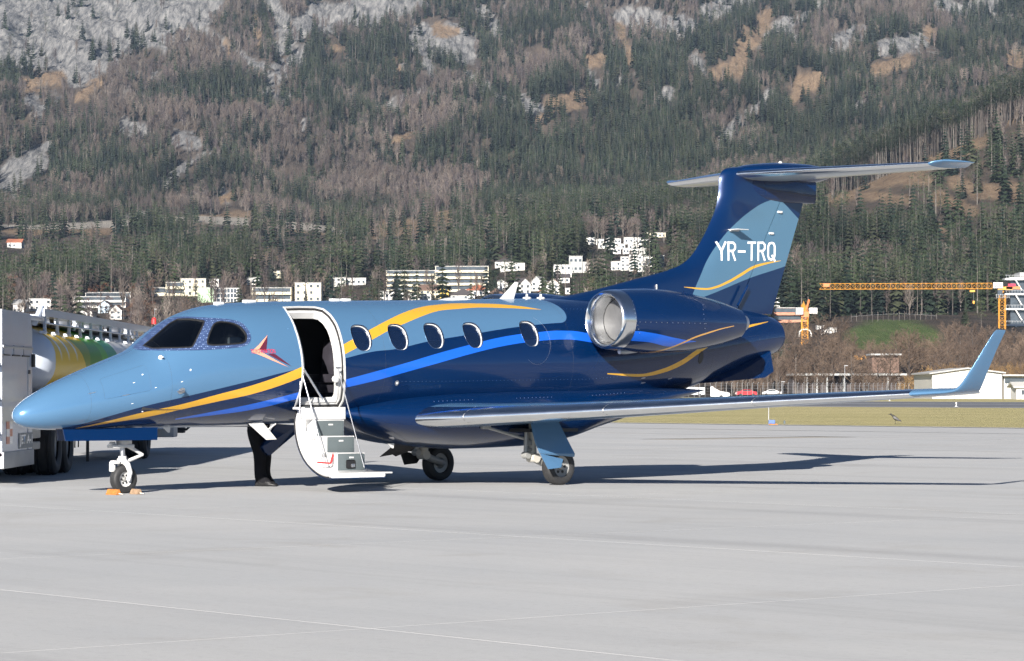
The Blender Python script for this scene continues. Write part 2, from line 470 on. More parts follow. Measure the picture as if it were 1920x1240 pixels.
# squared against the real thing: the forward and aft edges of the doorway are vertical frames
wind_px = [(262, 654), (290, 631), (326, 599.5), (352, 598), (380, 601.5), (383, 604), (372, 628), (361, 650), (355, 652)]
side_px = [(403, 604), (428, 604.5), (448, 611), (461, 625), (462, 637), (456, 644), (430, 646), (394, 648), (387, 644), (394, 622)]
wind_poly = dens(hits(dpx(smooth_poly(wind_px, 1), 5)), 0.05)
side_poly = dens(hits(dpx(smooth_poly(side_px, 2), 5)), 0.05)
WIN = [(678, 632.5), (747, 631), (814, 628.5), (887, 627.5), (993, 624.5)]
def win_poly(u, v, grow=0.0):
    x, ph = fus_hit(u, v)
    out = []
    for k in range(28):
        t = 2 * math.pi * k / 28
        c, s = math.cos(t), math.sin(t)
        e = 0.72
        rx, ry = (0.170 + grow), (0.195 + grow) / 0.87
        px = math.copysign(abs(c) ** e, c) * rx; py = math.copysign(abs(s) ** e, s) * ry
        if s < 0: px *= 1 - 0.12 * abs(s)
        out.append((x + px, ph + py))
    return out
win_polys = [win_poly(*w) for w in WIN]

# ---- fuselage shell with real openings
def shell(n_phi=96):
    bm = B()
    xs = [0.0, .004, .012, .03, .06, .10, .16, .25] + list(np.arange(.36, 14.22, .11)) + [14.27]
    ph = [2 * math.pi * k / n_phi for k in range(n_phi)]
    rings = [[fus_pt(x, p) for p in ph] for x in xs[1:]]
    R = loft(bm, rings, cap=True)
    inner = []
    for x in np.arange(1.75, 10.6, .12):
        inner.append([Vector((x, (fus_pt(x, p).y) * (1 - .055 / f_w(x)), 1.78 + (fus_pt(x, p).z - 1.78) * .935)) for p in ph])
    R2 = loft(bm, inner, cap=True, mi=1)
    bmesh.ops.recalc_face_normals(bm, faces=bm.faces)
    bm.verts.ensure_lookup_table(); bm.faces.ensure_lookup_table()
    inner_f = [f for f in bm.faces if f.material_index == 1]
    for f in inner_f:
        f.normal_flip() if False else None
    # the inner skin faces the cabin
    fc = inner_f[len(inner_f) // 2]
    c = fc.calc_center_median(); mid = Vector((c.x, 0, 1.78))
    if fc.normal.dot(mid - c) < 0:
        for f in inner_f: f.normal_flip()
    me = bpy.data.meshes.new('m'); bm.to_mesh(me); bm.free(); return me
fus = link('fuselage', shell(), jet, [M['fus'], M['dark']])
cut = B()
patch(cut, inset(door_poly, 0.022), 0.25, step=.12, off2=-0.13)
for w in win_polys: patch(cut, w, 0.15, step=.2, off2=-0.09)
patch(cut, wind_poly, 0.2, step=.12, off2=-0.16)
patch(cut, side_poly, 0.2, step=.12, off2=-0.12)
bmesh.ops.recalc_face_normals(cut, faces=cut.faces)
cme = bpy.data.meshes.new('m'); cut.to_mesh(cme); cut.free()
cob = bpy.data.objects.new('cutter', cme); COL.objects.link(cob); cob.parent = jet
md = fus.modifiers.new('cut', 'BOOLEAN'); md.operation = 'DIFFERENCE'; md.object = cob; md.solver = 'EXACT'; md.use_self = True
bpy.context.view_layer.update()
dg = bpy.context.evaluated_depsgraph_get()
nm = bpy.data.meshes.new_from_object(fus.evaluated_get(dg))
fus.modifiers.clear(); fus.data = nm
bpy.data.objects.remove(cob)
nm.polygons.foreach_set('use_smooth', [True] * len(nm.polygons)); nm.set_sharp_from_angle(angle=math.radians(38))
print('fuselage faces', len(nm.polygons))

def part(name, bm, mats, parent=jet, smooth=35, fix=True, label=None, kind=None):
    return link(name, fill_mesh(bm, fix), parent, mats, smooth, kind, label)

# door surround: white enamelled jamb with black seal
bm = B(); dp1 = door_poly; dp2 = inset(door_poly, 0.023)
ring_solid(bm, dp1, dp2, -0.10, 0.006)
part('door_frame', bm, M['white'], jet)
bm = B(); ring_solid(bm, inset(door_poly, 0.05), inset(door_poly, 0.085), -0.15, -0.055)
jam = part('door_jamb', bm, M['white'], jet)
bm = B(); ring_solid(bm, inset(door_poly, 0.023), inset(door_poly, 0.05), -0.15, -0.045)
part('door_seal', bm, M['white'], jet)
bm = B(); ring_solid(bm, inset(door_poly, 0.024), inset(door_poly, 0.032), -0.15, -0.012)
part('rubber_seal', bm, M['black'], jet)

# windows
for w in win_polys:
    bm = B(); ring_solid(bm, inset(w, -0.003), inset(w, .004), -0.05, 0.0025)
    fr = part('cabin_window', bm, M['chrome'], jet)
    bm = B(); ring_solid(bm, inset(w, .004), inset(w, 0.010), -0.055, -0.026)
    part('inner_gasket', bm, M['white'], fr)
    bm = B(); patch(bm, inset(w, 0.004), -0.034, step=.12); part('pane', bm, M['cabin_glass'], fr)
    k = win_polys.index(w); ys = [p[1] for p in w]; y0, y1 = min(ys), max(ys)
    lim = {0: (.78, 1), 1: (.80, 1), 2: (.82, 1), 3: (.62, 1), 4: (0, .30)}[k]
    sel = [(p[0], min(max(p[1], y0 + (y1 - y0) * lim[0]), y0 + (y1 - y0) * lim[1])) for p in inset(w, .004)]
    ded = [sel[0]] + [b for a, b in zip(sel, sel[1:]) if math.hypot(a[0] - b[0], a[1] - b[1]) > .004]
    bm = B(); patch(bm, ded, -0.045, step=.3); part('blind_and_sunlit_patch', bm, M['white'] if k == 4 else M['blind'], fr)  # blinds, but the last window's white patch stands in for its sunlit inside
# cockpit glazing with its riveted surround
film_px = [(243, 657), (262, 640), (293, 611), (320, 596), (346, 594), (400, 597), (440, 600), (459, 609), (470, 627), (470, 641), (460, 650), (430, 654), (372, 657.5), (300, 658)]
fp = dens(hits(dpx(smooth_poly(film_px, 2), 6)), 0.05)
v_, f_ = tri_fill(fp, 0.045)
def inpoly(p, poly):
    c = False; j = len(poly) - 1
    for i in range(len(poly)):
        if (poly[i][1] > p[1]) != (poly[j][1] > p[1]) and p[0] < (poly[j][0] - poly[i][0]) * (p[1] - poly[i][1]) / (poly[j][1] - poly[i][1]) + poly[i][0]: c = not c
        j = i
    return c
def patch_holes(outer, holes, off, step):
    pts = [Vector(p) for p in outer]; loops = [list(range(len(outer)))]
    for h in holes:
        k = len(pts); pts += [Vector(p) for p in h]; loops.append(list(range(k, k + len(h))))
    base = len(pts)
    xs = [p[0] for p in outer]; ys = [p[1] for p in outer]
    x = min(xs)
    while x < max(xs):
        y = min(ys)
        while y < max(ys):
            if inpoly((x, y), outer) and min((Vector((x, y)) - q).length for q in pts[:base]) > step * .4: pts.append(Vector((x, y)))
            y += step
        x += step
    v, e, f, *_ = delaunay_2d_cdt(pts, [], loops, 1, 1e-5)
    bm = B(); A = [bm.verts.new(fus_pt(p.x, p.y, off)) for p in v]
    for t in f:
        c = sum((v[i] for i in t), Vector((0, 0))) / len(t)
        if any(inpoly(c, h) for h in holes) or not inpoly(c, outer): continue
        try: bm.faces.new([A[i] for i in t])
        except ValueError: pass
    loose = [q for q in bm.verts if not q.link_faces]
    for q in loose: bm.verts.remove(q)
    return bm
bm = patch_holes(fp, [inset(wind_poly, -.012), inset(side_poly, -.012)], 0.004, 0.05)
part('window_surround', bm, M['film'], jet)
for nm_, poly in (('windshield', wind_poly), ('side_window', side_poly)):
    bm = B(); ring_solid(bm, inset(poly, -0.013), inset(poly, 0.010), -0.05, 0.006)
    fr = part(nm_, bm, M['black'], jet)
    bm = B(); patch(bm, inset(poly, 0.009), -0.004, step=.08); part('pane', bm, M['cockpit_glass'], fr)
# ---- belly and wing-root fairing
g_w = pchip([4.9, 5.4, 6.0, 7.0, 8.5, 10.0, 11.0, 11.8, 12.3], [.45, .80, .95, 1.03, 1.04, 1.0, .90, .72, .5])
g_t = pchip([4.9, 5.6, 6.2, 7.2, 9.0, 10.6, 11.6, 12.3], [1.12, 1.27, 1.36, 1.43, 1.47, 1.47, 1.44, 1.40])
g_b = pchip([4.9, 5.6, 6.4, 7.5, 8.6, 9.3, 9.9, 10.7, 11.5, 12.3], [1.0, .76, .60, .52, .54, .62, .78, .98, 1.20, 1.36])
bm = B(); rings = []
for x in np.arange(4.9, 12.31, .1):
    w, zt, zb = float(g_w(x)), float(g_t(x)), float(g_b(x)); zc = zb + (zt - zb) * .52; r = []
    for k in range(64):
        t = 2 * math.pi * k / 64; c, s = math.cos(t), math.sin(t); e = .84
        r.append(Vector((x, -w * math.copysign(abs(c) ** e, c), zc + ((zt - zc) if s > 0 else (zc - zb)) * math.copysign(abs(s) ** e, s))))
    rings.append(r)
loft(bm, rings); part('belly_fairing', bm, M['navy'], jet, 40)

# ---- wings
AF = []   # closed aerofoil outline as (chord fraction, thickness fraction, upper?)
_cs = [0, .003, .01, .022, .04, .065, .10, .16, .25, .38, .52, .66, .80, .92, 1.0]
def af_t(c): return 5 * (0.2969 * math.sqrt(c) - 0.1260 * c - 0.3516 * c**2 + 0.2843 * c**3 - 0.1036 * c**4)
def wing_ring(le, chord, thick, nrm, cs_up, cs_lo, camber=.02):
    """le: nose point; nrm: unit 'up' direction of the section in (p, z)"""
    out = []
    def P(c, t):
        z = t + camber * chord * 4 * c * (1 - c)
        return L(le[0] + c * chord, le[1] + nrm[0] * z, le[2] + nrm[1] * z - 0.02 * c * chord)
    for c in cs_up: out.append(P(c, af_t(c) * thick))
    for c in cs_lo: out.append(P(c, -af_t(c) * thick * .8))
    return out
ST = [ # p, z, xLE, chord, thickness (m), cant (deg)
 (.55, .955, 5.80, 2.95, .44, 0), (.95, .975, 6.02, 2.72, .40, 0), (1.6, 1.00, 6.42, 2.42, .345, 2), (2.6, 1.055, 7.02, 2.05, .285, 3), (3.8, 1.13, 7.74, 1.70, .235, 3),
 (5.2, 1.22, 8.60, 1.34, .185, 3), (6.4, 1.295, 9.33, 1.07, .145, 4), (6.95, 1.33, 9.66, .97, .125, 5)]
WL = [(6.95, 1.33, 9.66, .97, .125, 5), (7.2, 1.345, 9.78, .88, .115, 8), (7.4, 1.358, 9.86, .74, .10, 16)]
for p_, uL, uT, v_, th_, ca_ in ((7.54, 1790, 1836, 732, .085, 34), (7.63, 1803, 1842, 720, .072, 52), (7.71, 1816, 1850, 700, .06, 66), (7.78, 1831, 1860, 676, .048, 73), (7.85, 1848, 1872, 648, .036, 75), (7.92, 1864, 1884, 623, .022, 76), (7.93, 1869, 1885.5, 618.5, .010, 76)):
    xL_, z_ = un(uL, v_, p_); xT_, _ = un(uT, v_, p_); WL.append((p_, z_, xL_, xT_ - xL_, th_, ca_))
_a = np.array(WL); _t = np.arange(len(WL)); _f = [pchip(_t, _a[:, i]) for i in range(6)]
WL = [tuple(float(f(t)) for f in _f) for t in np.linspace(0, len(WL) - 1, 34)]
def wing(sgn):
    cle = .085
    def rings(stations, ups, los, grow=0.0):
        out = []
        for (p, z, x, c, t, cant) in stations:
            n = (-math.sin(math.radians(cant)), math.cos(math.radians(cant)))
            r = wing_ring((x - grow, p, z), c, t + grow * 2, n, ups, los)
            out.append([Vector((q.x, q.y * sgn, q.z)) for q in r])
        return out
    idx = [c for c in _cs if c >= .065]
    bm = B(); loft(bm, rings(ST, list(reversed(idx)), idx[1:-1] if False else idx[:-1]))
    w = part('wing', bm, M['light'], jet, 30)
    bm = B(); lo = [c for c in _cs if c <= .10]
    loft(bm, rings(ST, list(reversed(lo)), lo[1:], .003))
    part('leading_edge', bm, M['chrome'], w, 50)
    bm = B(); loft(bm, rings(WL, list(reversed(_cs)), _cs[1:-1]))
    part('winglet', bm, M['light'], w, 40)
    # navigation light glazing on the tip
    bm = B()
    lathe(bm, [(-.19, 0), (-.17, .02), (-.1, .037), (0, .044), (.1, .037), (.17, .02), (.19, 0)], L(9.875, 7.13, 1.335) if sgn > 0 else Vector((9.875, 7.13, 1.335)), Vector((.24, -.36 * sgn, .03)), 16)
    part('navigation_light', bm, M['white'], w, 60)
    bm = B()
    lathe(bm, [(-.03, 0), (-.02, .02), (.02, .02), (.03, 0)], L(9.845, 7.14, 1.345) if sgn > 0 else Vector((9.845, 7.14, 1.345)), Vector((.24, -.36 * sgn, .03)), 12)
    part('light_bulb', bm, M['alu'], w, 60)
    for p in (1.55, 3.3, 5.1):
        bm = B()
        s = [np.interp(p, [q[0] for q in ST], [q[i] for q in ST]) for i in range(5)]
        r = wing_ring((s[2] - .004, p, s[1]), s[3], s[4] + .011, (0, 1), [.1, .04, .01, .002], [0, .002, .01, .04, .1])
        for dp in (0,):
            a = [bm.verts.new(Vector((q.x, q.y * sgn, q.z))) for q in r]; b2 = [bm.verts.new(Vector((q.x + .006, (q.y - .010) * sgn, q.z))) for q in r]
            for i in range(len(a) - 1): bm.faces.new((a[i], a[i + 1], b2[i + 1], b2[i]))
        part('joint_strip', bm, M['alu'], w, 40)
    return w
wl = wing(1)
wr = wing(-1)
# stall fence near the root and little vortex tabs seen on the near side
# ---- fin with its long dorsal root
finle = pchip([2.5, 2.72, 2.80, 3.09, 3.34, 3.45, 3.61, 3.95, 4.35, 4.55, 4.72, 4.84, 4.91, 4.955, 4.98], [8.5, 8.9, 9.65, 11.14, 12.20, 12.42, 12.60, 12.86, 13.08, 13.13, 13.135, 13.165, 13.22, 13.32, 13.48])
def finte(z): return 14.36 + (z - 2.62) * (15.12 - 14.36) / (4.48 - 2.62)
def hinge(z): return 13.47 + (z - 2.66) * (14.53 - 13.47) / (4.50 - 2.66)
def fin_half(x, z, xl, xt):
    s = x - xl; e = xt - x
    T = .145 * (1 - .25 * (z - 2.7) / 2) + .028 * max(0, min(1, (z - 4.05) / .35))
    return T * (1 - math.exp(-s / (.22 - .12 * max(0, min(1, (z - 4.0) / .5))))) * min(1.0, .06 + e / 1.9)
def fin_ring(z, x0, x1, n=26, grow=0):
    xl, xt = float(finle(z)), finte(z)
    xs = [x0 + (x1 - x0) * (0.5 - 0.5 * math.cos(math.pi * k / n)) for k in range(n + 1)]
    up = [Vector((x, -fin_half(max(x, xl), z, xl, xt) - grow, z)) for x in xs]
    lo = [Vector((x, fin_half(max(x, xl), z, xl, xt) + grow, z)) for x in xs]
    return up + lo[::-1][1 if abs(x1 - xt) < 1e-6 else 0:-1]
def fin_livery(nt, X, Z):
    def t(pts): return [un(*p) for p in pts]
    # the light field: right of a curve x(z), above a line z(x)
    cur = t([(1285.7, 555.5), (1300, 522), (1317, 489), (1340.6, 454), (1367.7, 423), (1402.5, 394), (1426, 380.6), (1453, 372)])
    zs = [p[1] for p in cur]
    xz = [(z, x) for x, z in cur]
    xs_ = float_curve(nt, Z, xz, min(zs), max(zs), 10, 16)
    a = soft_gt(nt, X, xs_, .005)
    low = t([(1250, 574), (1285.7, 564), (1306, 558), (1406, 520), (1468, 500.6), (1490, 492)])
    zl = float_curve(nt, X, low, low[0][0], low[-1][0])
    b = soft_gt(nt, Z, zl, .005)
    top = t([(1440, 358), (1462, 377.5), (1493.5, 407.7), (1510, 424)])
    zt = float_curve(nt, X, top, top[0][0], top[-1][0])
    c_ = math_(nt, 'MAXIMUM', soft_gt(nt, zt, Z, .005), math_(nt, 'LESS_THAN', X, top[0][0]))
    m = math_(nt, 'MULTIPLY', math_(nt, 'MULTIPLY', a, b), c_)
    m = math_(nt, 'MULTIPLY', m, math_(nt, 'GREATER_THAN', X, low[0][0]))
    c = mixc(nt, m, NAVY, (.082, .175, .265))
    yu = t([(1271, 538.5), (1309.7, 540.8), (1330, 537.5), (1356, 527), (1380, 514), (1406, 499.5), (1430, 493), (1462.5, 488.7)])
    yl = t([(1271, 539.5), (1309.7, 544.3), (1330, 541.7), (1356, 532), (1380, 520), (1406, 505), (1430, 497), (1462.5, 489.7)])
    c = mixc(nt, band(nt, X, Z, yu, yl, .003), c, YEL)
    return c
M['fin'] = paint_material('fin_paint', fin_livery, .3)
zl_ = [2.5, 2.6, 2.66, 2.72, 2.76, 2.80, 2.85, 2.92, 3.0, 3.09, 3.18, 3.26, 3.34, 3.40, 3.46, 3.53, 3.61, 3.75, 3.95, 4.2, 4.35, 4.5, 4.62, 4.72, 4.79, 4.84, 4.88, 4.91, 4.935, 4.955, 4.97, 4.98]
bm = B(); loft(bm, [fin_ring(z, float(finle(z)), hinge(z)) for z in zl_])
fin = part('tail_fin', bm, M['fin'], jet, 40)
bm = B(); loft(bm, [fin_ring(z, hinge(z) + .018, finte(z), 14) for z in np.linspace(2.62, 4.50, 10)])
rud = part('rudder', bm, M['fin'], fin, 40)
bm = B(); loft(bm, [fin_ring(z, hinge(z) - .05, hinge(z) + .06, 3, -.02) for z in np.linspace(2.66, 4.52, 6)])
part('hinge_gap', bm, M['black'], fin, 40)
for (u, v) in ((1455, 398), (1439, 438)):
    bm = B()
    x, z = un(u, v)
    h = fin_half(x, z, float(finle(z)), finte(z))
    box(bm, (x + .03, -h - .012, z), (.10, .03, .035), bevel=.008)
    part('rudder_hinge', bm, M['white'], fin, 30)
bm = B(); x, z = un(1380, 431, .15)
box(bm, (x, -.20, z), (.26, .22, .012), bevel=.004); box(bm, (x - .02, -.13, z - .01), (.2, .03, .03), bevel=.004)
part('blade_antenna', bm, M['white'], fin, 30)
# seam of the dorsal fin, air scoop
bm = B(); x, z = un(1218, 545)
box(bm, (x, -.155, z + .02), (.016, .02, .14), bevel=.004)
part('vent_tube', bm, M['white'], fin, 30)
bm = B(); xs_, zs_ = un(1275, 590), un(1400, 575)
# trim tab line and rudder tab as a raised strip
bm.free()
bm = B()
tube(bm, [Vector((hinge(2.75) - .12, -.165, 2.74)), Vector((hinge(3.05) - .06, -.165, 3.06))], .022, 8)
part('tab_actuator', bm, M['navy'], fin, 40)

# ---- bullet fairing and tailplane
bx = [13.62, 13.7, 13.8, 13.9, 14.0, 14.1, 14.3, 14.8, 15.1, 15.38]
zt_b = pchip(bx, [4.80, 4.84, 4.88, 4.90, 4.92, 4.93, 4.94, 4.94, 4.93, 4.92])
zb_b = pchip(bx, [4.70, 4.64, 4.58, 4.54, 4.51, 4.48, 4.46, 4.45, 4.46, 4.47])
hw_b = pchip(bx, [.06, .09, .11, .12, .13, .135, .135, .115, .085, .06])
def oval_rings(bx, zt, zb, hw, n=28, e=.75, xs=None):
    rr = []
    for x in (xs if xs is not None else np.concatenate([np.linspace(bx[0], bx[0] + .3, 9), np.linspace(bx[0] + .36, bx[-1], 20)])):
        a, b, w = float(zt(x)), float(zb(x)), float(hw(x)); zc = (a + b) / 2; r = []
        for k in range(n):
            t = 2 * math.pi * k / n; c, s = math.cos(t), math.sin(t)
            r.append(Vector((x, -w * math.copysign(abs(c) ** e, c), zc + (a - b) / 2 * math.copysign(abs(s) ** e, s))))
        rr.append(r)
    return rr
bm = B(); loft(bm, oval_rings(bx, zt_b, zb_b, hw_b)); part('aft_fairing', bm, M['navy'], fin, 50)
tx = [13.42, 13.6, 14.0, 14.5, 15.1, 15.6, 15.9]
bm = B(); loft(bm, oval_rings(tx, pchip(tx, [4.90, 4.99, 5.06, 5.10, 5.11, 5.08, 5.03]), pchip(tx, [4.86, 4.86, 4.84, 4.80, 4.78, 4.86, 4.98]), pchip(tx, [.05, .15, .24, .26, .22, .12, .03]), e=.9))
part('tailplane_fairing', bm, M['navy'], fin, 50)
TS = [(.05, 4.86, 13.38, 1.55, .17, 0), (.9, 4.885, 13.80, 1.37, .15, 0), (2.0, 4.915, 14.38, 1.13, .12, 0), (2.9, 4.94, 14.85, .93, .095, 0)]
TT = [(2.9, 4.94, 14.85, .93, .095, 0), (2.96, 4.965, 14.89, .90, .085, -6), (3.06, 4.99, 15.02, .72, .06, -8), (3.17, 4.985, 15.34, .33, .03, -8), (3.20, 4.98, 15.50, .14, .012, -8)]
for sgn in (1, -1):
    def rings_t(S, ups, los, g=0):
        out = []
        for (p, z, x, c, t, cant) in S:
            n = (-math.sin(math.radians(cant)), math.cos(math.radians(cant)))
            r = wing_ring((x - g, p, z), c, t + 2 * g, n, ups, los, camber=-.005)
            out.append([Vector((q.x, q.y * sgn, q.z)) for q in r])
        return out
    lo = [c for c in _cs if c <= .10]; idx = [c for c in _cs if c >= .065]
    bm = B(); loft(bm, rings_t(TS, list(reversed(idx)), idx[:-1]))
    tp = part('tailplane', bm, M['greymet'] if 'greymet' in M else M['light'], jet, 30)
    bm = B(); loft(bm, rings_t(TS, list(reversed(lo)), lo[1:], .002)); part('leading_edge', bm, M['chrome'], tp, 50)
    bm = B(); loft(bm, rings_t(TT, list(reversed(_cs)), _cs[1:-1])); part('tip_cap', bm, M['light'], tp, 40)

# ---- tail cone ventral fins
for sgn in (1, -1):
    bm = B()
    pts = [(12.2, .30, 1.40), (12.75, .55, 1.50), (13.55, .62, 1.52), (13.78, .60, 1.60), (13.95, .36, 2.10), (12.9, .38, 1.68)]
    pts = [(12.35, .22, 1.50), (12.75, .42, 1.53), (13.60, .55, 1.60), (13.80, .55, 1.70), (13.98, .28, 2.16), (13.0, .30, 1.72)]
    a = [bm.verts.new(Vector((x, -p * sgn, z))) for x, p, z in pts]
    b = [bm.verts.new(Vector((x + .01, -(p + .022) * sgn, z - .014))) for x, p, z in pts]
    bm.faces.new(a); bm.faces.new(b[::-1])
    for i in range(len(a)):
        j = (i + 1) % len(a); bm.faces.new((a[j], a[i], b[i], b[j]))
    part('ventral_fin', bm, M['navy'], jet, 30)
bm = B(); loft(bm, [[fus_pt(14.25, 2 * math.pi * k / 48, .004) for k in range(48)], [fus_pt(14.25, 2 * math.pi * k / 48, -.03) + Vector((.035, 0, 0)) for k in range(48)]])
part('tail_cap', bm, M['navy'], jet, 40)

# ---- engines
def nac_livery(nt, X, Z):
    def t(pts): return [un(u, v, 1.3 + pp) for u, v, pp in pts]
    c = mixc(nt, 0.0, NAVY, NAVY)
    bu = t([(1130, 622, .40), (1165, 621.5, .40), (1190, 621, .40), (1216, 624, .40), (1257, 633, .36), (1285, 638.5, .32), (1300, 640, .30)])
    bl = t([(1130, 638, .36), (1165, 638, .36), (1190, 639.5, .36), (1216, 642, .34), (1257, 650, .30), (1285, 643, .28), (1300, 641, .28)])
    c = mixc(nt, band(nt, X, Z, bu, bl), c, BRI)
    gu = t([(1160, 656, .2), (1190, 662, .15), (1216, 661.5, .18), (1240, 657, .24), (1257, 651, .28), (1280, 640, .32), (1299, 631, .34), (1320, 623, .3), (1341, 616.5, .26), (1366, 611, .2)])
    gl = t([(1160, 658, .2), (1190, 665, .15), (1216, 665, .18), (1240, 661, .24), (1257, 655, .28), (1280, 644, .32), (1299, 634.5, .34), (1320, 626, .3), (1341, 618.5, .26), (1366, 612.3, .2)])
    c = mixc(nt, band(nt, X, Z, gu, gl, .003), c, (.75, .40, .10))
    return c
M['nac'] = paint_material('nacelle_paint', nac_livery)
def fan_mat():
    return simple('fan_metal', (.42, .42, .42), rough=.35, metal=.6, var=.1)
M['fan'] = fan_mat()
for sgn in (1, -1):
    P0 = Vector((9.36, -1.30 * sgn, 2.43)); ax = Vector((1, 0, -.002))
    bm = B()
    prof = [(.24, .452), (.45, .468), (.8, .485), (1.2, .482), (1.6, .455), (2.0, .405), (2.35, .345), (2.62, .285), (2.82, .235), (2.82, .215), (2.6, .22), (2.2, .24)]
    lathe(bm, prof, P0, ax, 56)
    # the nacelle droops a little aft and grows a keel
    for v in bm.verts:
        s = (v.co.x - 9.36) / 2.9
        if s > 0: v.co.z += -.012 * s
    nac = part('engine', bm, M['nac'], jet, 40)
    bm = B(); lathe(bm, [(.50, .30), (.34, .315), (.16, .335), (.07, .352), (.02, .376), (0, .398), (.012, .420), (.05, .436), (.12, .446), (.24, .454)], P0, ax, 64)
    part('inlet_lip', bm, M['chrome'], nac, 60)
    bm = B(); lathe(bm, [(.12, .40), (.45, .305), (.55, .30), (.60, .298)], P0, ax, 40); part('inlet_duct', bm, M['alu'], nac, 60)
    bm = B()
    for k in range(22):   # fan blades
        a0 = 2 * math.pi * k / 22
        q = []
        for (r, tw) in ((.07, .5), (.18, .75), (.296, 1.05)):
            for s in (-1, 1):
                an = a0 + s * .11 * (.25 / max(r, .12)) * .5
                q.append(P0 + Vector((.52 + s * .035 * tw, math.cos(an) * r, math.sin(an) * r)))
        vv = [bm.verts.new(p) for p in q]
        for i in (0, 2): bm.faces.new((vv[i], vv[i + 1], vv[i + 3], vv[i + 2]))
    part('fan', bm, M['fan'], nac, 20, fix=False)
    bm = B(); lathe(bm, [(.38, 0), (.40, .03), (.46, .07), (.53, .09)], P0, ax, 24); part('spinner', bm, M['alu'], nac, 60)
    bm = B(); lathe(bm, [(.60, 0), (.60, .299)], P0, ax, 30); part('stator', bm, M['dark'], nac, 60)
    if sgn > 0:   # blanking cover sits in the near inlet
        bm = B(); lathe(bm, [(.30, 0), (.30, .31), (.32, .315)], P0, ax, 40)
        part('inlet_cover', bm, M['coverm'], nac, 60)
    bm = B(); lathe(bm, [(2.6, .16), (2.9, .15), (3.0, .12), (2.9, .12), (2.5, .13)], P0, ax, 32); part('exhaust', bm, M['alu'], nac, 50)
    bm = B()   # pylon
    rr = []
    for p, x0, x1, t in ((.55, 9.95, 12.35, .13), (.80, 9.95, 12.2, .11), (1.05, 10.1, 11.9, .10)):
        r = []
        for k in range(20):
            a_ = 2 * math.pi * k / 20; c, s = math.cos(a_), math.sin(a_)
            r.append(Vector(((x0 + x1) / 2 + (x1 - x0) / 2 * c, -p * sgn, 2.42 + t * s * (1 - .4 * c))))
        rr.append(r)
    loft(bm, rr); part('pylon', bm, M['navy'], nac, 50)
    bm = B()   # small ram scoop under the lip
    tube(bm, [P0 + Vector((.30, -.02 * sgn, -.475)), P0 + Vector((.42, -.02 * sgn, -.475)), P0 + Vector((.8, 0, -.46))], [.035, .04, .012], 10)
    part('ram_scoop', bm, M['alu'], nac, 40)
    # fasteners in rows
    bm = B()
    for (u0, v0, u1, v1, n_) in ((1186, 565, 1199, 625, 9), (1200, 604, 1323, 607, 13), (1317, 572, 1322, 625, 7)):
        for k in range(n_):
            u = u0 + (u1 - u0) * k / (n_ - 1); v = v0 + (v1 - v0) * k / (n_ - 1)
            pp = 1.3
            for _ in range(3):
                x, z = un(u, v, pp)
                R = float(np.interp(x - 9.36, [q[0] for q in prof[:9]], [q[1] for q in prof[:9]])) + .002
                dz = z - 2.42
                pp = 1.3 + math.sqrt(max(R * R - dz * dz, .01))
            lathe(bm, [(-.004, .006), (.003, .006), (.004, 0)], (x, -pp * sgn, z), (0, -sgn, dz), 8)
    part('fastener', bm, M['alu'], nac, 60, kind='stuff')

# ---- antennas and lamps on the spine
def blade(pts, half, mat, name, lean=0.0):
    bm = B()
    n = len(pts)
    a = [bm.verts.new(Vector((x, -half, z))) for x, z in pts]; b = [bm.verts.new(Vector((x, half, z))) for x, z in pts]
    bm.faces.new(a); bm.faces.new(b[::-1])
    for i in range(n):
        j = (i + 1) % n; bm.faces.new((a[j], a[i], b[i], b[j]))
    return part(name, bm, mat, jet, 30)
blade([un(937, 561), un(966, 529), un(971, 530), un(962, 562)], .012, M['white'], 'blade_antenna')
bm = B()
for u0, u1, v, hgt in ((826, 887, 560, .035),):
    x0, z = un(u0, v + 2); x1, _ = un(u1, v + 2)
    rr = []
    for x in np.linspace(x0, x1, 9):
        s = math.sin(math.pi * (x - x0 + .02) / (x1 - x0 + .04))
        rr.append([Vector((x, .10 * math.cos(t), z - .02 + .062 * s ** .5 * max(0, math.sin(t)))) for t in np.linspace(0, math.pi, 10)])
    loft(bm, rr)
part('satellite_antenna', bm, M['white'], jet, 50)
for u0, u1 in ((403, 417), (457, 477), (620, 634), (641, 655)):
    bm = B(); x0, z = un(u0, 567); x1, _ = un(u1, 567)
    zz = float(f_zt((x0 + x1) / 2))
    box(bm, ((x0 + x1) / 2, 0, zz + .008), (x1 - x0, .09, .045), bevel=.012); part('gps_antenna', bm, M['white'], jet, 40)
for u in (988, 1014):
    bm = B(); x0, z = un(u, 560)
    lathe(bm, [(0, .07), (.02, .06), (.03, .02), (.07, .016), (.075, 0)], (x0, 0, float(f_zt(x0))), (0, 0, 1), 12); part('beacon', bm, M['white'], jet, 40)
bm = B(); x0, z = un(1463, 305); lathe(bm, [(0, .035), (.012, .03), (.03, .02), (.035, 0)], (x0, 0, 5.10), (0, 0, .6), 12); part('anti_collision_beacon', bm, M['white'], jet, 40)

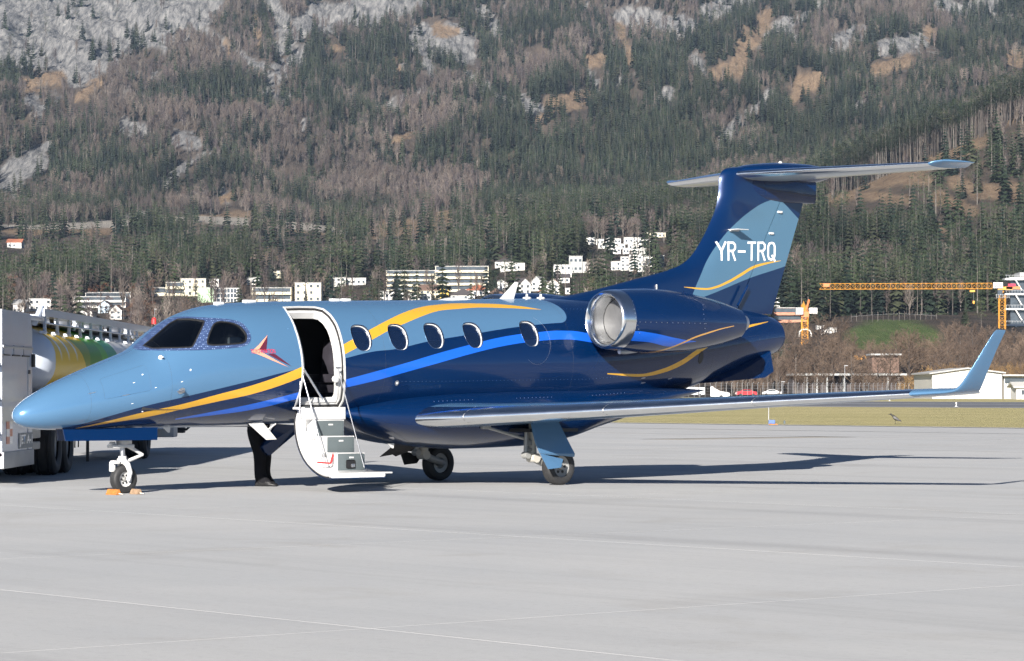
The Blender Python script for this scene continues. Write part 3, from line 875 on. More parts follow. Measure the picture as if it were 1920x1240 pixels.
# ---- cockpit and cabin seen through the openings
bm = B(); box(bm, (3.75, 0, 1.15), (4.2, 1.1, .06)); box(bm, (8.0, 0, 1.15), (5, 1.1, .06)); part('cabin_floor', bm, M['dark'], jet)
bm = B(); box(bm, (3.3, .32, 1.78), (.05, .9, 1.3)); box(bm, (2.35, 0, 1.45), (.35, 1.1, .45), bevel=.05); part('cockpit_bulkhead', bm, M['dark'], jet)
def seat(x, p, name='passenger_seat', m='leather', rz=0):
    bm = B()
    box(bm, (x, -p, 1.42), (.46, .5, .16), bevel=.05)
    box(bm, (x + .25, -p, 1.78), (.14, .46, .66), rot=Matrix.Rotation(.12, 3, 'Y'), bevel=.05)
    box(bm, (x + .31, -p, 2.20), (.12, .32, .22), bevel=.05)
    box(bm, (x, -p - .28, 1.55), (.4, .06, .12), bevel=.02); box(bm, (x, -p + .28, 1.55), (.4, .06, .12), bevel=.02)
    box(bm, (x, -p, 1.26), (.3, .3, .2))
    return part(name, bm, M[m], jet, 40)
seat(5.10, -.05); seat(6.6, .42); seat(7.6, .42); seat(2.98, .36, 'pilot_seat', 'dark')
h = fus_hit(449, 637); q = fus_pt(h[0], h[1], -.12); bm = B(); box(bm, (q.x - .02, q.y, q.z - .0), (.20, .08, .17), bevel=.035); part('headrest_cover', bm, M['white'], jet, 40)

# ---- airstair door
hx0, hx1 = 3.93, 4.80
door = thing('airstair_door', '', '', (0, 0, 0)); del door['label']; del door['category']; door.parent = jet
def door_pz(t):   # profile of the outer skin from hinge to tip, (p, z)
    A_, Bp, Cp, D_ = (.70, 1.13), (.74, .50), (1.15, .16), (1.92, .205)
    m = 1 - t
    return tuple(m**3 * A_[i] + 3 * m*m*t * Bp[i] + 3*m*t*t * Cp[i] + t**3 * D_[i] for i in (0, 1))
_dt = (0, .2, .35, .5, .65, .8, 1.0)
_dl = [un(u, v, p)[0] for u, v, p in ((553, 770, .70), (550, 795, .72), (554, 820, .80), (564, 845, .95), (578, 868, 1.15), (592, 884, 1.40), (603, 893, 1.72))]
_dle = pchip(_dt, _dl)
def door_x(t):    # fore and aft edges: rounded corners at the hinge
    e = .05 * max(0, 1 - t / .10) ** 1.5
    return float(_dle(t)) + e, 4.84 - .08 * t - e - .08 * max(0, (t - .93) / .07) ** 2
bm = B(); rr = []
for t in np.linspace(0, 1, 30):
    p, z = door_pz(t); p2, z2 = door_pz(min(1, t + .01)); p1, z1 = door_pz(max(0, t - .01))
    d = Vector((p2 - p1, z2 - z1)).normalized(); n = Vector((-d.y, d.x))
    x0, x1 = door_x(t); T = .065
    r = []
    for (x, o) in ((x0 + .015, 0), (x0, .015), (x0, T - .01), (x0 + .01, T), (x1 - .01, T), (x1, T - .01), (x1, .015), (x1 - .015, 0)):
        r.append(L(x, p + n.x * o, z + n.y * o))
    rr.append(r)
loft(bm, rr)
part('door_panel', bm, M['white'], door, 50)
bm = B(); rr = []
for t in np.linspace(0, 1, 26):      # blue painted outer skin just outside
    p, z = door_pz(t); p2, z2 = door_pz(min(1, t + .01)); p1, z1 = door_pz(max(0, t - .01))
    d = Vector((p2 - p1, z2 - z1)).normalized(); n = Vector((-d.y, d.x))
    x0, x1 = door_x(t)
    rr.append([L(x, p + n.x * o, z + n.y * o) for x, o in ((x0 - .006, -.012), (x0 - .006, -.002), (x1 + .006, -.002), (x1 + .006, -.012))])
loft(bm, rr); part('outer_skin', bm, M['navy'], door, 50)
bm = B()
for side in (0, 1):
    pts = []
    for t in np.linspace(.02, .97, 24):
        p, z = door_pz(t); x0, x1 = door_x(t); pts.append(L((x0 - .004) if side == 0 else (x1 + .004), p - .002, z + .012))
    tube(bm, pts, .008, 6)
part('edge_seal', bm, M['black'], door, 60)
# threshold plate at the sill
bm = B(); box(bm, L(4.37, .86, 1.135), (.80, .16, .03), bevel=.006); box(bm, L(4.37, .95, 1.06), (.76, .03, .16), bevel=.006)
part('threshold', bm, M['white'], door, 30)
bm = B(); box(bm, L(4.10, .93, 1.155), (.11, .07, .006))
part('grille', bm, M['grip'], door, 30)
steps = [(1.02, .965, .735), (1.25, .745, .505), (1.48, .52, .285)]
for i, (p, zt, zb) in enumerate(steps):
    bm = B(); x0, x1 = 4.20 , 4.655
    prev = steps[i - 1][0] if i else .84
    # white side cheeks and tread
    for x in (x0 - .012, x1 + .002):
        box(bm, L(x + .005, p - .16, (zt + zb) / 2 - .02), (.012, .34, zt - zb + .05), bevel=.003)
    box(bm, L((x0 + x1) / 2, p - .13, zt + .004), (x1 - x0 + .03, .27, .014), bevel=.003)
    st = part('step', bm, M['white'], door, 30)
    bm = B(); box(bm, L((x0 + x1) / 2, p + .012, (zt + zb) / 2), (x1 - x0, .018, zt - zb - .008), bevel=.005)
    box(bm, L(x0 - .018 + (.06 if i == 0 else 0), p - .12, (zt + zb) / 2 + .0), (.006, .20, zt - zb - .01)) if i == 0 else None
    part('riser', bm, M['grip'], st, 30)
    bm = B(); box(bm, L((x0 + x1) / 2, p + .024, zt - .055), (.075, .01, .022), bevel=.004)
    part('step_light', bm, M['white'], st, 30)
    if i == 2:
        bm = B(); box(bm, L((x0 + x1) / 2 - .02, p + .022, zb + .09), (.15, .012, .12), bevel=.02); part('latch_recess', bm, M['black'], st, 30)
        bm = B(); box(bm, L((x0 + x1) / 2 + .02, p + .03, zb + .07), (.06, .012, .05), bevel=.01); part('latch_handle', bm, M['alu'], st, 30)
bm = B(); box(bm, L(4.35, 1.71, .262), (.92, .42, .022), bevel=.006); part('foot_plate', bm, M['white'], door, 30)
bm = B()
def pt(u, v, p): x, z = un(u, v, p); return L(x, p, z)
tube(bm, [pt(569, 692, .88), pt(604, 748, .90)], .016, 8); tube(bm, [pt(604, 748, .90), pt(603, 752, .90)], .012, 8)
part('grab_rail', bm, M['chrome'], door, 60)
bm = B(); tube(bm, [pt(567, 702, .88), pt(588, 780, 1.08), pt(611, 870, 1.42)], .011, 8); part('hand_rail', bm, M['alu'], door, 60)
bm = B(); tube(bm, [pt(634, 692, .90), pt(683, 877, 1.62)], .008, 8); tube(bm, [pt(630, 690, .90), pt(639, 690, .9)], .012, 8); part('support_cable', bm, M['alu'], door, 60)
bm = B(); tube(bm, [pt(563, 715, .88), pt(562, 795, 1.0)], .008, 8); part('support_strut', bm, M['alu'], door, 60)
bm = B(); tube(bm, [pt(574, 800, 1.0), pt(598, 850, 1.35), pt(612, 880, 1.5)], .003, 5); part('cable', bm, M['alu'], door, 60)
bm = B()
tube(bm, [pt(595, 867, 1.42), pt(620, 869, 1.46)], .013, 6); tube(bm, [pt(620, 869, 1.46), pt(625, 851, 1.40)], .016, 6)
part('warning_strap', bm, M['red'], door, 40)
bm = B()
for (u, v, r, rr_) in ((629, 711, .048, 0),):
    q = pt(u, v, .82); lathe(bm, [(-.02, r), (.02, r), (.025, r * .8), (.025, 0)], q, (0, -1, 0), 18)
part('door_stop', bm, M['white'], jet, 40)

# ---- landing gear
def wheel(name, parent, c, R, W, rimr, dual=False, facing=1, rimmat='white'):
    g = bpy.data.objects.new(name, None); COL.objects.link(g); g.parent = parent
    y = Vector((0, -facing, 0)); C = Vector(c)
    bm = B(); h = W / 2
    prof = [(-h * .55, rimr), (-h * .9, rimr * 1.05), (-h, rimr * 1.25), (-h * .97, R * .86), (-h * .75, R * .965), (-h * .5, R * .99)]
    gro = [(-.32, 0), (-.30, -.02), (-.26, -.02), (-.24, 0), (-.06, 0), (-.04, -.02), (.04, -.02), (.06, 0), (.24, 0), (.26, -.02), (.30, -.02), (.32, 0)]
    prof += [(h * a, R * (1 + b * .9)) for a, b in gro]
    prof += [(-a, r) for a, r in prof[:6][::-1]]
    lathe(bm, prof, C, y, 48); part('tyre', bm, M['rubber'], g, 40)
    bm = B()
    lathe(bm, [(-h * .55, rimr), (-h * .5, rimr * .6), (h * .15, rimr * .35), (h * .35, rimr * .38), (h * .45, rimr * .72), (h * .62, rimr * .93), (h * .70, rimr * 1.03), (h * .55, rimr * 1.02)], C, y, 36)
    part('rim', bm, M[rimmat], g, 35)
    bm = B(); lathe(bm, [(h * .2, rimr * .34), (h * .62, rimr * .30), (h * .72, rimr * .2), (h * .72, 0)], C, y, 20); part('hub', bm, M['gearm'], g, 35)
    bm = B()
    for k in range(6):
        a_ = math.pi / 3 * k; q = C + y * (h * .44) + Vector((math.cos(a_), 0, math.sin(a_))) * rimr * .58
        lathe(bm, [(-.01, rimr * .14), (.006, rimr * .14), (.007, 0)], q, y, 10)
    part('rim_hole', bm, M['black'], g, 40, kind='stuff')
    # a third level only: re-hang tyre, rim and hub as sub-parts of the gear leg
    for ch in list(g.children): ch.parent = parent
    bpy.data.objects.remove(g)
ng = bpy.data.objects.new('nose_gear', None); COL.objects.link(ng); ng.parent = jet
NX = 1.70
wheel('nose_wheel', ng, L(NX + .02, 0, .19), .19, .14, .098)
bm = B()
tube(bm, [(NX - .01, 0, .95), (NX, 0, .66)], .055, 12)
lathe(bm, [(0, .085), (.06, .09), (.10, .075), (.16, .055)], (NX, 0, .64), (0, 0, 1), 16)
box(bm, (NX - .03, -.01, .635), (.34, .16, .045), bevel=.012)
box(bm, (NX + .04, 0, .70), (.15, .15, .12), bevel=.03)
box(bm, (NX - .17, -.02, .66), (.07, .07, .07), bevel=.015)
part('strut', bm, M['white'], ng, 40)
bm = B(); tube(bm, [(NX, 0, .66), (NX + .01, 0, .44)], .034, 14); part('oleo', bm, M['alu'], ng, 40)
bm = B()   # fork
lathe(bm, [(0, .05), (.05, .062), (.10, .055)], (NX + .005, 0, .40), (0, 0, 1), 16)
for s in (-1, 1):
    tube(bm, [(NX - .01, -.03 * s, .45), (NX + .03, -.085 * s, .385), (NX + .06, -.102 * s, .28), (NX + .03, -.098 * s, .17)], [.045, .042, .034, .03], 10)
box(bm, (NX - .12, -.01, .42), (.10, .10, .05), bevel=.018); box(bm, (NX - .14, .03, .36), (.06, .08, .14), bevel=.02)
part('fork', bm, M['white'], ng, 40)
bm = B()
tube(bm, [(NX + .10, 0, .63), (NX + .33, 0, .515)], [.03, .02], 8); tube(bm, [(NX + .33, 0, .515), (NX + .08, 0, .43)], [.02, .026], 8)
part('torque_link', bm, M['white'], ng, 40)
bm = B(); tube(bm, [(NX - .15, 0, .92), (NX - .05, 0, .68)], .013, 6); tube(bm, [(NX - .20, 0, .92), (NX - .08, 0, .68)], .010, 6)
part('drag_brace', bm, M['alu'], ng, 40)
bm = B()   # long side door in navy, hanging open
for s in (1,):
    x0, z0 = un(93, 805, .16); x1, z1 = un(256, 806, .28)
    a = [(.68, .13, .885), (2.10, .25, .885), (2.06, .30, .715), (.70, .17, .715)]
    A_ = [bm.verts.new(L(x, p, z)) for x, p, z in a]; C_ = [bm.verts.new(L(x, p - .02, z)) for x, p, z in a]
    bm.faces.new(A_); bm.faces.new(C_[::-1])
    for i in range(4): j = (i + 1) % 4; bm.faces.new((A_[j], A_[i], C_[i], C_[j]))
part('gear_door', bm, M['navy'], ng, 20)
bm = B()
a = [(.74, -.13, .885), (2.10, -.25, .885), (2.06, -.30, .715), (.78, -.17, .715)]
A_ = [bm.verts.new(L(x, p, z)) for x, p, z in a]; C_ = [bm.verts.new(L(x, p + .02, z)) for x, p, z in a]
bm.faces.new(A_); bm.faces.new(C_[::-1])
for i in range(4): j = (i + 1) % 4; bm.faces.new((A_[j], A_[i], C_[i], C_[j]))
part('gear_door', bm, M['navy'], ng, 20)

for sgn in (1, -1):
    mg = bpy.data.objects.new('main_gear', None); COL.objects.link(mg); mg.parent = jet
    MX, MP = 8.39, 1.36 * sgn
    wheel('main_wheel', mg, L(MX, MP, .27), .27, .19, .15, facing=sgn, rimmat='gearm')
    # upper leg slants forward, trailing lever runs back to the axle
    bm = B(); q0 = L(8.02, MP - .12 * sgn, 1.08); q1 = L(8.0, MP - .14 * sgn, .62); q2 = L(7.99, MP - .13 * sgn, .40)
    tube(bm, [q0, q1], [.065, .06], 12); tube(bm, [q1, q2], [.06, .075], 12)
    tube(bm, [L(8.0, MP - .20 * sgn, .40), L(8.0, MP - .03 * sgn, .40)], .07, 14)
    part('strut', bm, M['ivory'], mg, 40)
    bm = B(); tube(bm, [L(8.0, MP - .12 * sgn, .40), L(8.18, MP - .13 * sgn, .33), L(MX, MP - .12 * sgn, .27)], [.06, .055, .05], 12); tube(bm, [L(MX, MP - .16 * sgn, .27), L(MX, MP - .02 * sgn, .27)], .04, 12)
    part('trailing_arm', bm, M['gearm'], mg, 40)
    bm = B(); tube(bm, [L(7.88, MP - .12 * sgn, .82), L(7.86, MP - .12 * sgn, .44)], .035, 10); tube(bm, [L(7.86, MP - .17 * sgn, .44), L(7.86, MP - .06 * sgn, .44)], .05, 12)
    box(bm, L(7.90, MP - .12 * sgn, .62), (.11, .08, .09), bevel=.02); box(bm, L(7.92, MP - .11 * sgn, .52), (.12, .05, .05), bevel=.015)
    part('shock_absorber', bm, M['gearm'], mg, 40)
    bm = B(); tube(bm, [L(7.25, MP - .35 * sgn, .86), L(7.93, MP - .14 * sgn, .66)], .022, 8); box(bm, L(7.27, MP - .33 * sgn, .87), (.16, .07, .1), bevel=.02)
    part('side_brace', bm, M['gearm'], mg, 40)
    bm = B()   # outer leg door with its bent lower lip
    def gp(u, v, p): x, z = un(u, v, p); return (x, p, z)
    prof = [[gp(997, 792, 1.46), gp(1047, 790, 1.46)], [gp(1001, 812, 1.52), gp(1056, 808, 1.52)], [gp(1006, 832, 1.57), gp(1067, 830, 1.57)], [gp(1014, 850, 1.60), gp(1078, 851, 1.60)], [gp(1016, 852, 1.59), gp(1077, 857, 1.58)]]
    rr = []
    for (xa, pa, za), (xb, pb, zb) in prof:
        rr.append([L(xa, pa * sgn, za), L(xb, pb * sgn, zb), L(xb, (pb - .03) * sgn, zb), L(xa, (pa - .03) * sgn, za)])
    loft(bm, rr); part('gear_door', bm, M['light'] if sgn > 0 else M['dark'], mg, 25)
    bm = B(); q = [gp(1014, 851, 1.605), gp(1056, 861, 1.605), gp(1052, 877, 1.64), gp(1029, 880, 1.64)]
    A_ = [bm.verts.new(L(x, p * sgn, z)) for x, p, z in q]; C_ = [bm.verts.new(L(x, (p - .02) * sgn, z)) for x, p, z in q]
    bm.faces.new(A_); bm.faces.new(C_[::-1])
    for i in range(4): j = (i + 1) % 4; bm.faces.new((A_[j], A_[i], C_[i], C_[j]))
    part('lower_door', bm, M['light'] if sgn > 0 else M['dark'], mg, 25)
    bm = B(); box(bm, L(8.25, 1.05 * sgn, .80), (.95, .75, .05)); part('wheel_well', bm, M['black'], mg, 25)
# inner gear door hanging near the far wheel
bm = B()
a = [(6.95, -.50, .66), (7.25, -.55, .62), (7.20, -.75, .44), (7.02, -.78, .42), (6.92, -.72, .40)]
a = [(6.72, -.30, .62), (7.30, -.40, .60), (7.18, -.62, .47), (6.98, -.66, .40), (6.92, -.66, .43), (6.62, -.60, .40)]
A_ = [bm.verts.new(L(*q)) for q in a]; C_ = [bm.verts.new(L(q[0], q[1] + .03, q[2] + .02)) for q in a]
bm.faces.new(A_); bm.faces.new(C_[::-1])
for i in range(len(a)): j = (i + 1) % len(a); bm.faces.new((A_[j], A_[i], C_[i], C_[j]))
part('inner_gear_door', bm, M['dark'], jet, 20)

# ---- small fittings on the skin
def skin_mark(name, u, v, rx, rp, mat, off=.003, n=16, label=None, parent=jet):
    h = fus_hit(u, v)
    poly = [(h[0] + rx * math.cos(t), h[1] + rp / .85 * math.sin(t)) for t in [2 * math.pi * k / n for k in range(n)]]
    bm = B(); patch(bm, poly, off, .2, off2=-.004); return part(name, bm, mat, parent, 30)
skin_mark('static_port', 744, 718.5, .035, .04, M['alu'], .005)
skin_mark('static_port_core', 744, 718.5, .017, .02, M['white'], .009)
skin_mark('static_port', 340, 733, .07, .07, M['light'], .004)
skin_mark('vane_base', 340, 733, .05, .055, M['alu'], .008)
bm = B(); h = fus_hit(338, 733); q = fus_pt(h[0], h[1], .03)
tube(bm, [q + Vector((.05, .03, 0)), q + Vector((.0, -.05, 0)), q + Vector((-.11, -.06, -.005))], [.02, .018, .008], 8)
part('pitot_probe', bm, M['alu'], jet, 40)
bm = B(); h = fus_hit(301, 671); q = fus_pt(h[0], h[1], 0); lathe(bm, [(0, .035), (.02, .03), (.03, .012), (.08, .01), (.085, 0)], q, (-.2, -1, .1), 10); part('temperature_probe', bm, M['white'], jet, 40)
for (u, v) in ((267, 703), (357, 694), (267, 772)):
    skin_mark('drain_port', u, v, .011, .015, M['decalwhite'], .003)
for (u, v) in ((341, 716), (251, 718), (292, 727), (248, 757)):
    skin_mark('access_latch', u, v, .016, .006, M['decalwhite'], .003)
for (u, v) in ((173, 737), (236, 741)):
    skin_mark('access_latch', u, v, .055, .008, M['alu'], .003)
for (u, v) in ((1206, 709), (1206, 718), (1256, 710)):
    skin_mark('vent_louvre', u, v, .05, .012, M['alu'], .003)
skin_mark('exhaust_outlet', 1314, 671, .06, .13, M['black'], .004, 8)
bm = B()
for k in range(8):
    q = pt(198 + k * 6.5, 792 + (k % 3) * 1.2, .25)
    box(bm, q, (.05, .02, .014), bevel=.003)
part('latch_row', bm, M['alu'], jet, 30)
bm = B(); box(bm, (3.0, -.10, .885), (2.1, .014, .014)); part('belly_strip', bm, M['alu'], jet, 30)
bm = B()
for (x, p, z) in ((2.35, .1, .86), (6.1, .30, .60)):
    bm = B()
    rr = [[L(x - .06, p - .006, z + .02), L(x + .06, p - .006, z + .02), L(x + .06, p + .006, z + .02), L(x - .06, p + .006, z + .02)], [L(x + .02, p - .004, z - .05), L(x + .05, p - .004, z - .05), L(x + .05, p + .004, z - .05), L(x + .02, p + .004, z - .05)]]
    loft(bm, rr); part('drain_mast', bm, M['white'], jet, 30)
bm = B(); box(bm, (5, 0, 1.0), (.1, .1, .02)); part('keel_fitting', bm, M['white'], jet, 30)
# open service hatch under the belly ahead of the stairs
bm = B()
a = [(3.36, .10, .90), (3.62, .10, .90), (3.86, .02, .66), (3.72, .02, .66)]
a = [tuple(pt(466, 795, .30)), tuple(pt(491, 790, .30)), tuple(pt(519, 824, .36)), tuple(pt(499, 825, .36))]
A_ = [bm.verts.new(Vector(q)) for q in a]; C_ = [bm.verts.new(Vector(q) + Vector((0, .012, .006))) for q in a]
bm.faces.new(A_); bm.faces.new(C_[::-1])
for i in range(4): j = (i + 1) % 4; bm.faces.new((A_[j], A_[i], C_[i], C_[j]))
part('hatch_flap', bm, M['white'], jet, 20)
bm = B(); tube(bm, [pt(502, 806, .3), pt(517, 795, .3)], .012, 6); part('hatch_stay', bm, M['white'], jet, 20)
# open baggage hatch hanging on the far side
bm = B()
a = [tuple(pt(497, 848, -.9)), tuple(pt(492, 838, -.9)), tuple(pt(520, 795, -.8)), tuple(pt(560, 798, -.8)), tuple(pt(556, 812, -.85)), tuple(pt(506, 855, -.9))]
A_ = [bm.verts.new(Vector(q)) for q in a]; C_ = [bm.verts.new(Vector(q) + Vector((.0, .06, 0))) for q in a]
bm.faces.new(A_); bm.faces.new(C_[::-1])
for i in range(len(a)): j = (i + 1) % len(a); bm.faces.new((A_[j], A_[i], C_[i], C_[j]))
part('baggage_hatch', bm, M['navy'], jet, 20)

# ---- skin joints, hatch outlines and fasteners
def seam(name, pts, r=.0013, step=.06, off=-.0006, mat='black'):
    P = []
    for a, b in zip(pts[:-1], pts[1:]):
        n = max(1, int(math.hypot(b[0] - a[0], (b[1] - a[1]) * .85) / step))
        P += [fus_pt(a[0] + (b[0] - a[0]) * i / n, a[1] + (b[1] - a[1]) * i / n, off) for i in range(n)]
    P.append(fus_pt(*pts[-1], off)); bm = B(); tube(bm, P, r, 5); return part(name, bm, M[mat], jet, 60)
for x in (.92, 2.05, 5.55, 9.15, 11.35, 12.75): seam('skin_joint', [(x, -1.2), (x, 1.57)])
def hatch_line(name, x0, x1, p0, p1, r=.0012):
    c = .03
    seam(name, [(x0 + c, p0), (x1 - c, p0), (x1, p0 + c), (x1, p1 - c), (x1 - c, p1), (x0 + c, p1), (x0, p1 - c), (x0, p0 + c), (x0 + c, p0)], r)
hatch_line('nose_hatch_line', 1.10, 1.75, .05, .75); hatch_line('battery_hatch_line', 12.95, 13.55, -.5, .15); hatch_line('aft_hatch_line', 11.55, 12.35, -.75, -.1)
hx_, hp_ = fus_hit(992, 632)
seam('exit_outline', [(hx_ + .30 * math.cos(t) + .10, hp_ - .02 + .42 * math.sin(t)) for t in np.linspace(-2.2, 1.1, 22)], .0014, mat='alu')
bm = B()
for (x0, x1, ph, n) in ((5.8, 11.0, -.30, 70), (5.8, 11.0, .98, 70), (.95, 2.0, .98, 16)):
    for k in range(n):
        q = fus_pt(x0 + (x1 - x0) * k / n, ph, .0005); tube(bm, [q, q + Vector((0, -.0025, 0))], .0045, 5)
part('rivet', bm, M['seamg'], jet, 60, kind='stuff')
bm = B()
for k in range(60):
    x = 5.6 + 4.6 * k / 60; w = float(g_w(x)); zt = float(g_t(x)); zb = float(g_b(x))
    if (k // 10) % 2: q = Vector((x, -w * .955, zb + (zt - zb) * .80)); tube(bm, [q, q + Vector((0, -.004, 0))], .006, 5)
part('fairing_screw', bm, M['alu'], jet, 60, kind='stuff')

# ---- logo and registration
def logo_poly(name, px, mat, off):
    poly = dens(hits(px), .08); bm = B(); patch(bm, poly, off, .1); return part(name, bm, mat, jet, 30)
lg = logo_poly('airline_logo', [(501, 629), (484, 648), (471, 660), (486, 666), (510, 676), (541, 689), (514, 674), (487, 659), (496, 650)], M['salmon'], .0035)
logo_poly('logo_wing', [(501, 631), (485, 656), (501, 658), (499, 655)], M['maroon'], .005)
logo_poly('logo_tail', [(501, 664), (514, 663.5), (546, 687), (521, 675)], M['maroon'], .005)
def text_mesh(body, size, bold=0.0, space=1.0):
    cu = bpy.data.curves.new('t', 'FONT'); cu.body = body; cu.size = size; cu.offset = bold; cu.space_character = space; cu.resolution_u = 3
    o = bpy.data.objects.new('t', cu); COL.objects.link(o)
    bpy.context.view_layer.update()
    me = bpy.data.meshes.new_from_object(o.evaluated_get(bpy.context.evaluated_depsgraph_get()))
    bpy.data.objects.remove(o)
    return me
def lettering(name, body, parent, mat, mapf, bold=0.0, space=1.0, cuts=0):
    """mapf takes text coordinates scaled to 0..1 by 0..1 and gives the point in space"""
    me = text_mesh(body, 1.0, bold, space)
    if cuts:
        bm = bmesh.new(); bm.from_mesh(me); bmesh.ops.subdivide_edges(bm, edges=bm.edges, cuts=cuts); bm.to_mesh(me); bm.free()
    xs = [v.co.x for v in me.vertices]; ys = [v.co.y for v in me.vertices]
    x0, x1, y0, y1 = min(xs), max(xs), min(ys), max(ys)
    for v in me.vertices: v.co = mapf((v.co.x - x0) / (x1 - x0), (v.co.y - y0) / (y1 - y0))
    return link(name, me, parent, mat)
h0, h1 = fus_hit(470.5, 663.5), fus_hit(516, 663)
hh0 = fus_hit(470.5, 655.5)
lettering('logo_lettering', 'TOYO AVIATION', jet, M['crimson'], lambda s, t: fus_pt(h0[0] + (h1[0] - h0[0]) * s, h0[1] + (h1[1] - h0[1]) * s + (hh0[1] - h0[1]) * t, .007), bold=.0)
# registration in straight-sided strokes
def stroke_letters(word, parent, mat, u0, u1, vt, vb):
    """each letter as strokes on a 6 x 10 grid"""
    G = {'Y': [[(0, 10), (3, 5)], [(6, 10), (3, 5)], [(3, 5.4), (3, 0)]],
         'R': [[(.7, 0), (.7, 10)], [(.7, 9.4), (4, 9.4), (5.3, 8.2), (5.3, 6.4), (4, 5.1), (.7, 5.1)], [(3.2, 5.1), (5.5, 0)]],
         '-': [[(.3, 4.8), (5.7, 4.8)]],
         'T': [[(3, 0), (3, 10)], [(0, 9.4), (6, 9.4)]],
         'Q': [[(3, 9.4), (1.4, 8.9), (.7, 7.4), (.7, 2.6), (1.4, 1.1), (3, .6), (4.6, 1.1), (5.3, 2.6), (5.3, 7.4), (4.6, 8.9), (3, 9.4)], [(3.3, 3.0), (5.8, -.3)]]}
    bm = B(); n = len(word); adv = (u1 - u0) / (n - .14)
    for i, ch in enumerate(word):
        ux = u0 + adv * i; lw = adv * .86
        for st in G[ch]:
            w = .56
            P = [Vector(q) for q in st]
            L_, R_ = [], []
            for k, q in enumerate(P):
                if k == 0: d = (P[1] - P[0]).normalized(); nn = Vector((-d.y, d.x)); sc = 1
                elif k == len(P) - 1: d = (P[-1] - P[-2]).normalized(); nn = Vector((-d.y, d.x)); sc = 1
                else:
                    d1 = (P[k] - P[k - 1]).normalized(); d2 = (P[k + 1] - P[k]).normalized()
                    nn = (Vector((-d1.y, d1.x)) + Vector((-d2.y, d2.x))).normalized(); sc = 1 / max(.5, nn.dot(Vector((-d1.y, d1.x))))
                # strokes are as thick as the letters are drawn: x units are narrower than y units
                L_.append(q + Vector((nn.x * w * sc * 1.12, nn.y * w * sc))); R_.append(q - Vector((nn.x * w * sc * 1.12, nn.y * w * sc)))
            def mp(q):
                u = ux + lw * q.x / 6; v = vb + (vt - vb) * q.y / 10
                x, z = un(u, v, .12)
                hh = fin_half(x, z, float(finle(z)), finte(z))
                if hinge(z) < x < hinge(z) + .018: hh = fin_half(hinge(z), z, float(finle(z)), finte(z))
                return Vector((x, -hh - .003, z))
            sub = 3
            for k in range(len(P) - 1):
                for s in range(sub):
                    a_, b_ = s / sub, (s + 1) / sub
                    q = [L_[k].lerp(L_[k + 1], a_), L_[k].lerp(L_[k + 1], b_), R_[k].lerp(R_[k + 1], b_), R_[k].lerp(R_[k + 1], a_)]
                    bm.faces.new([bm.verts.new(mp(z_)) for z_ in q])
    return part('registration_lettering', bm, mat, parent, 30, fix=False, kind='stuff')
stroke_letters('YR-TRQ', fin, M['decalwhite'], 1345, 1461.5, 453, 489)
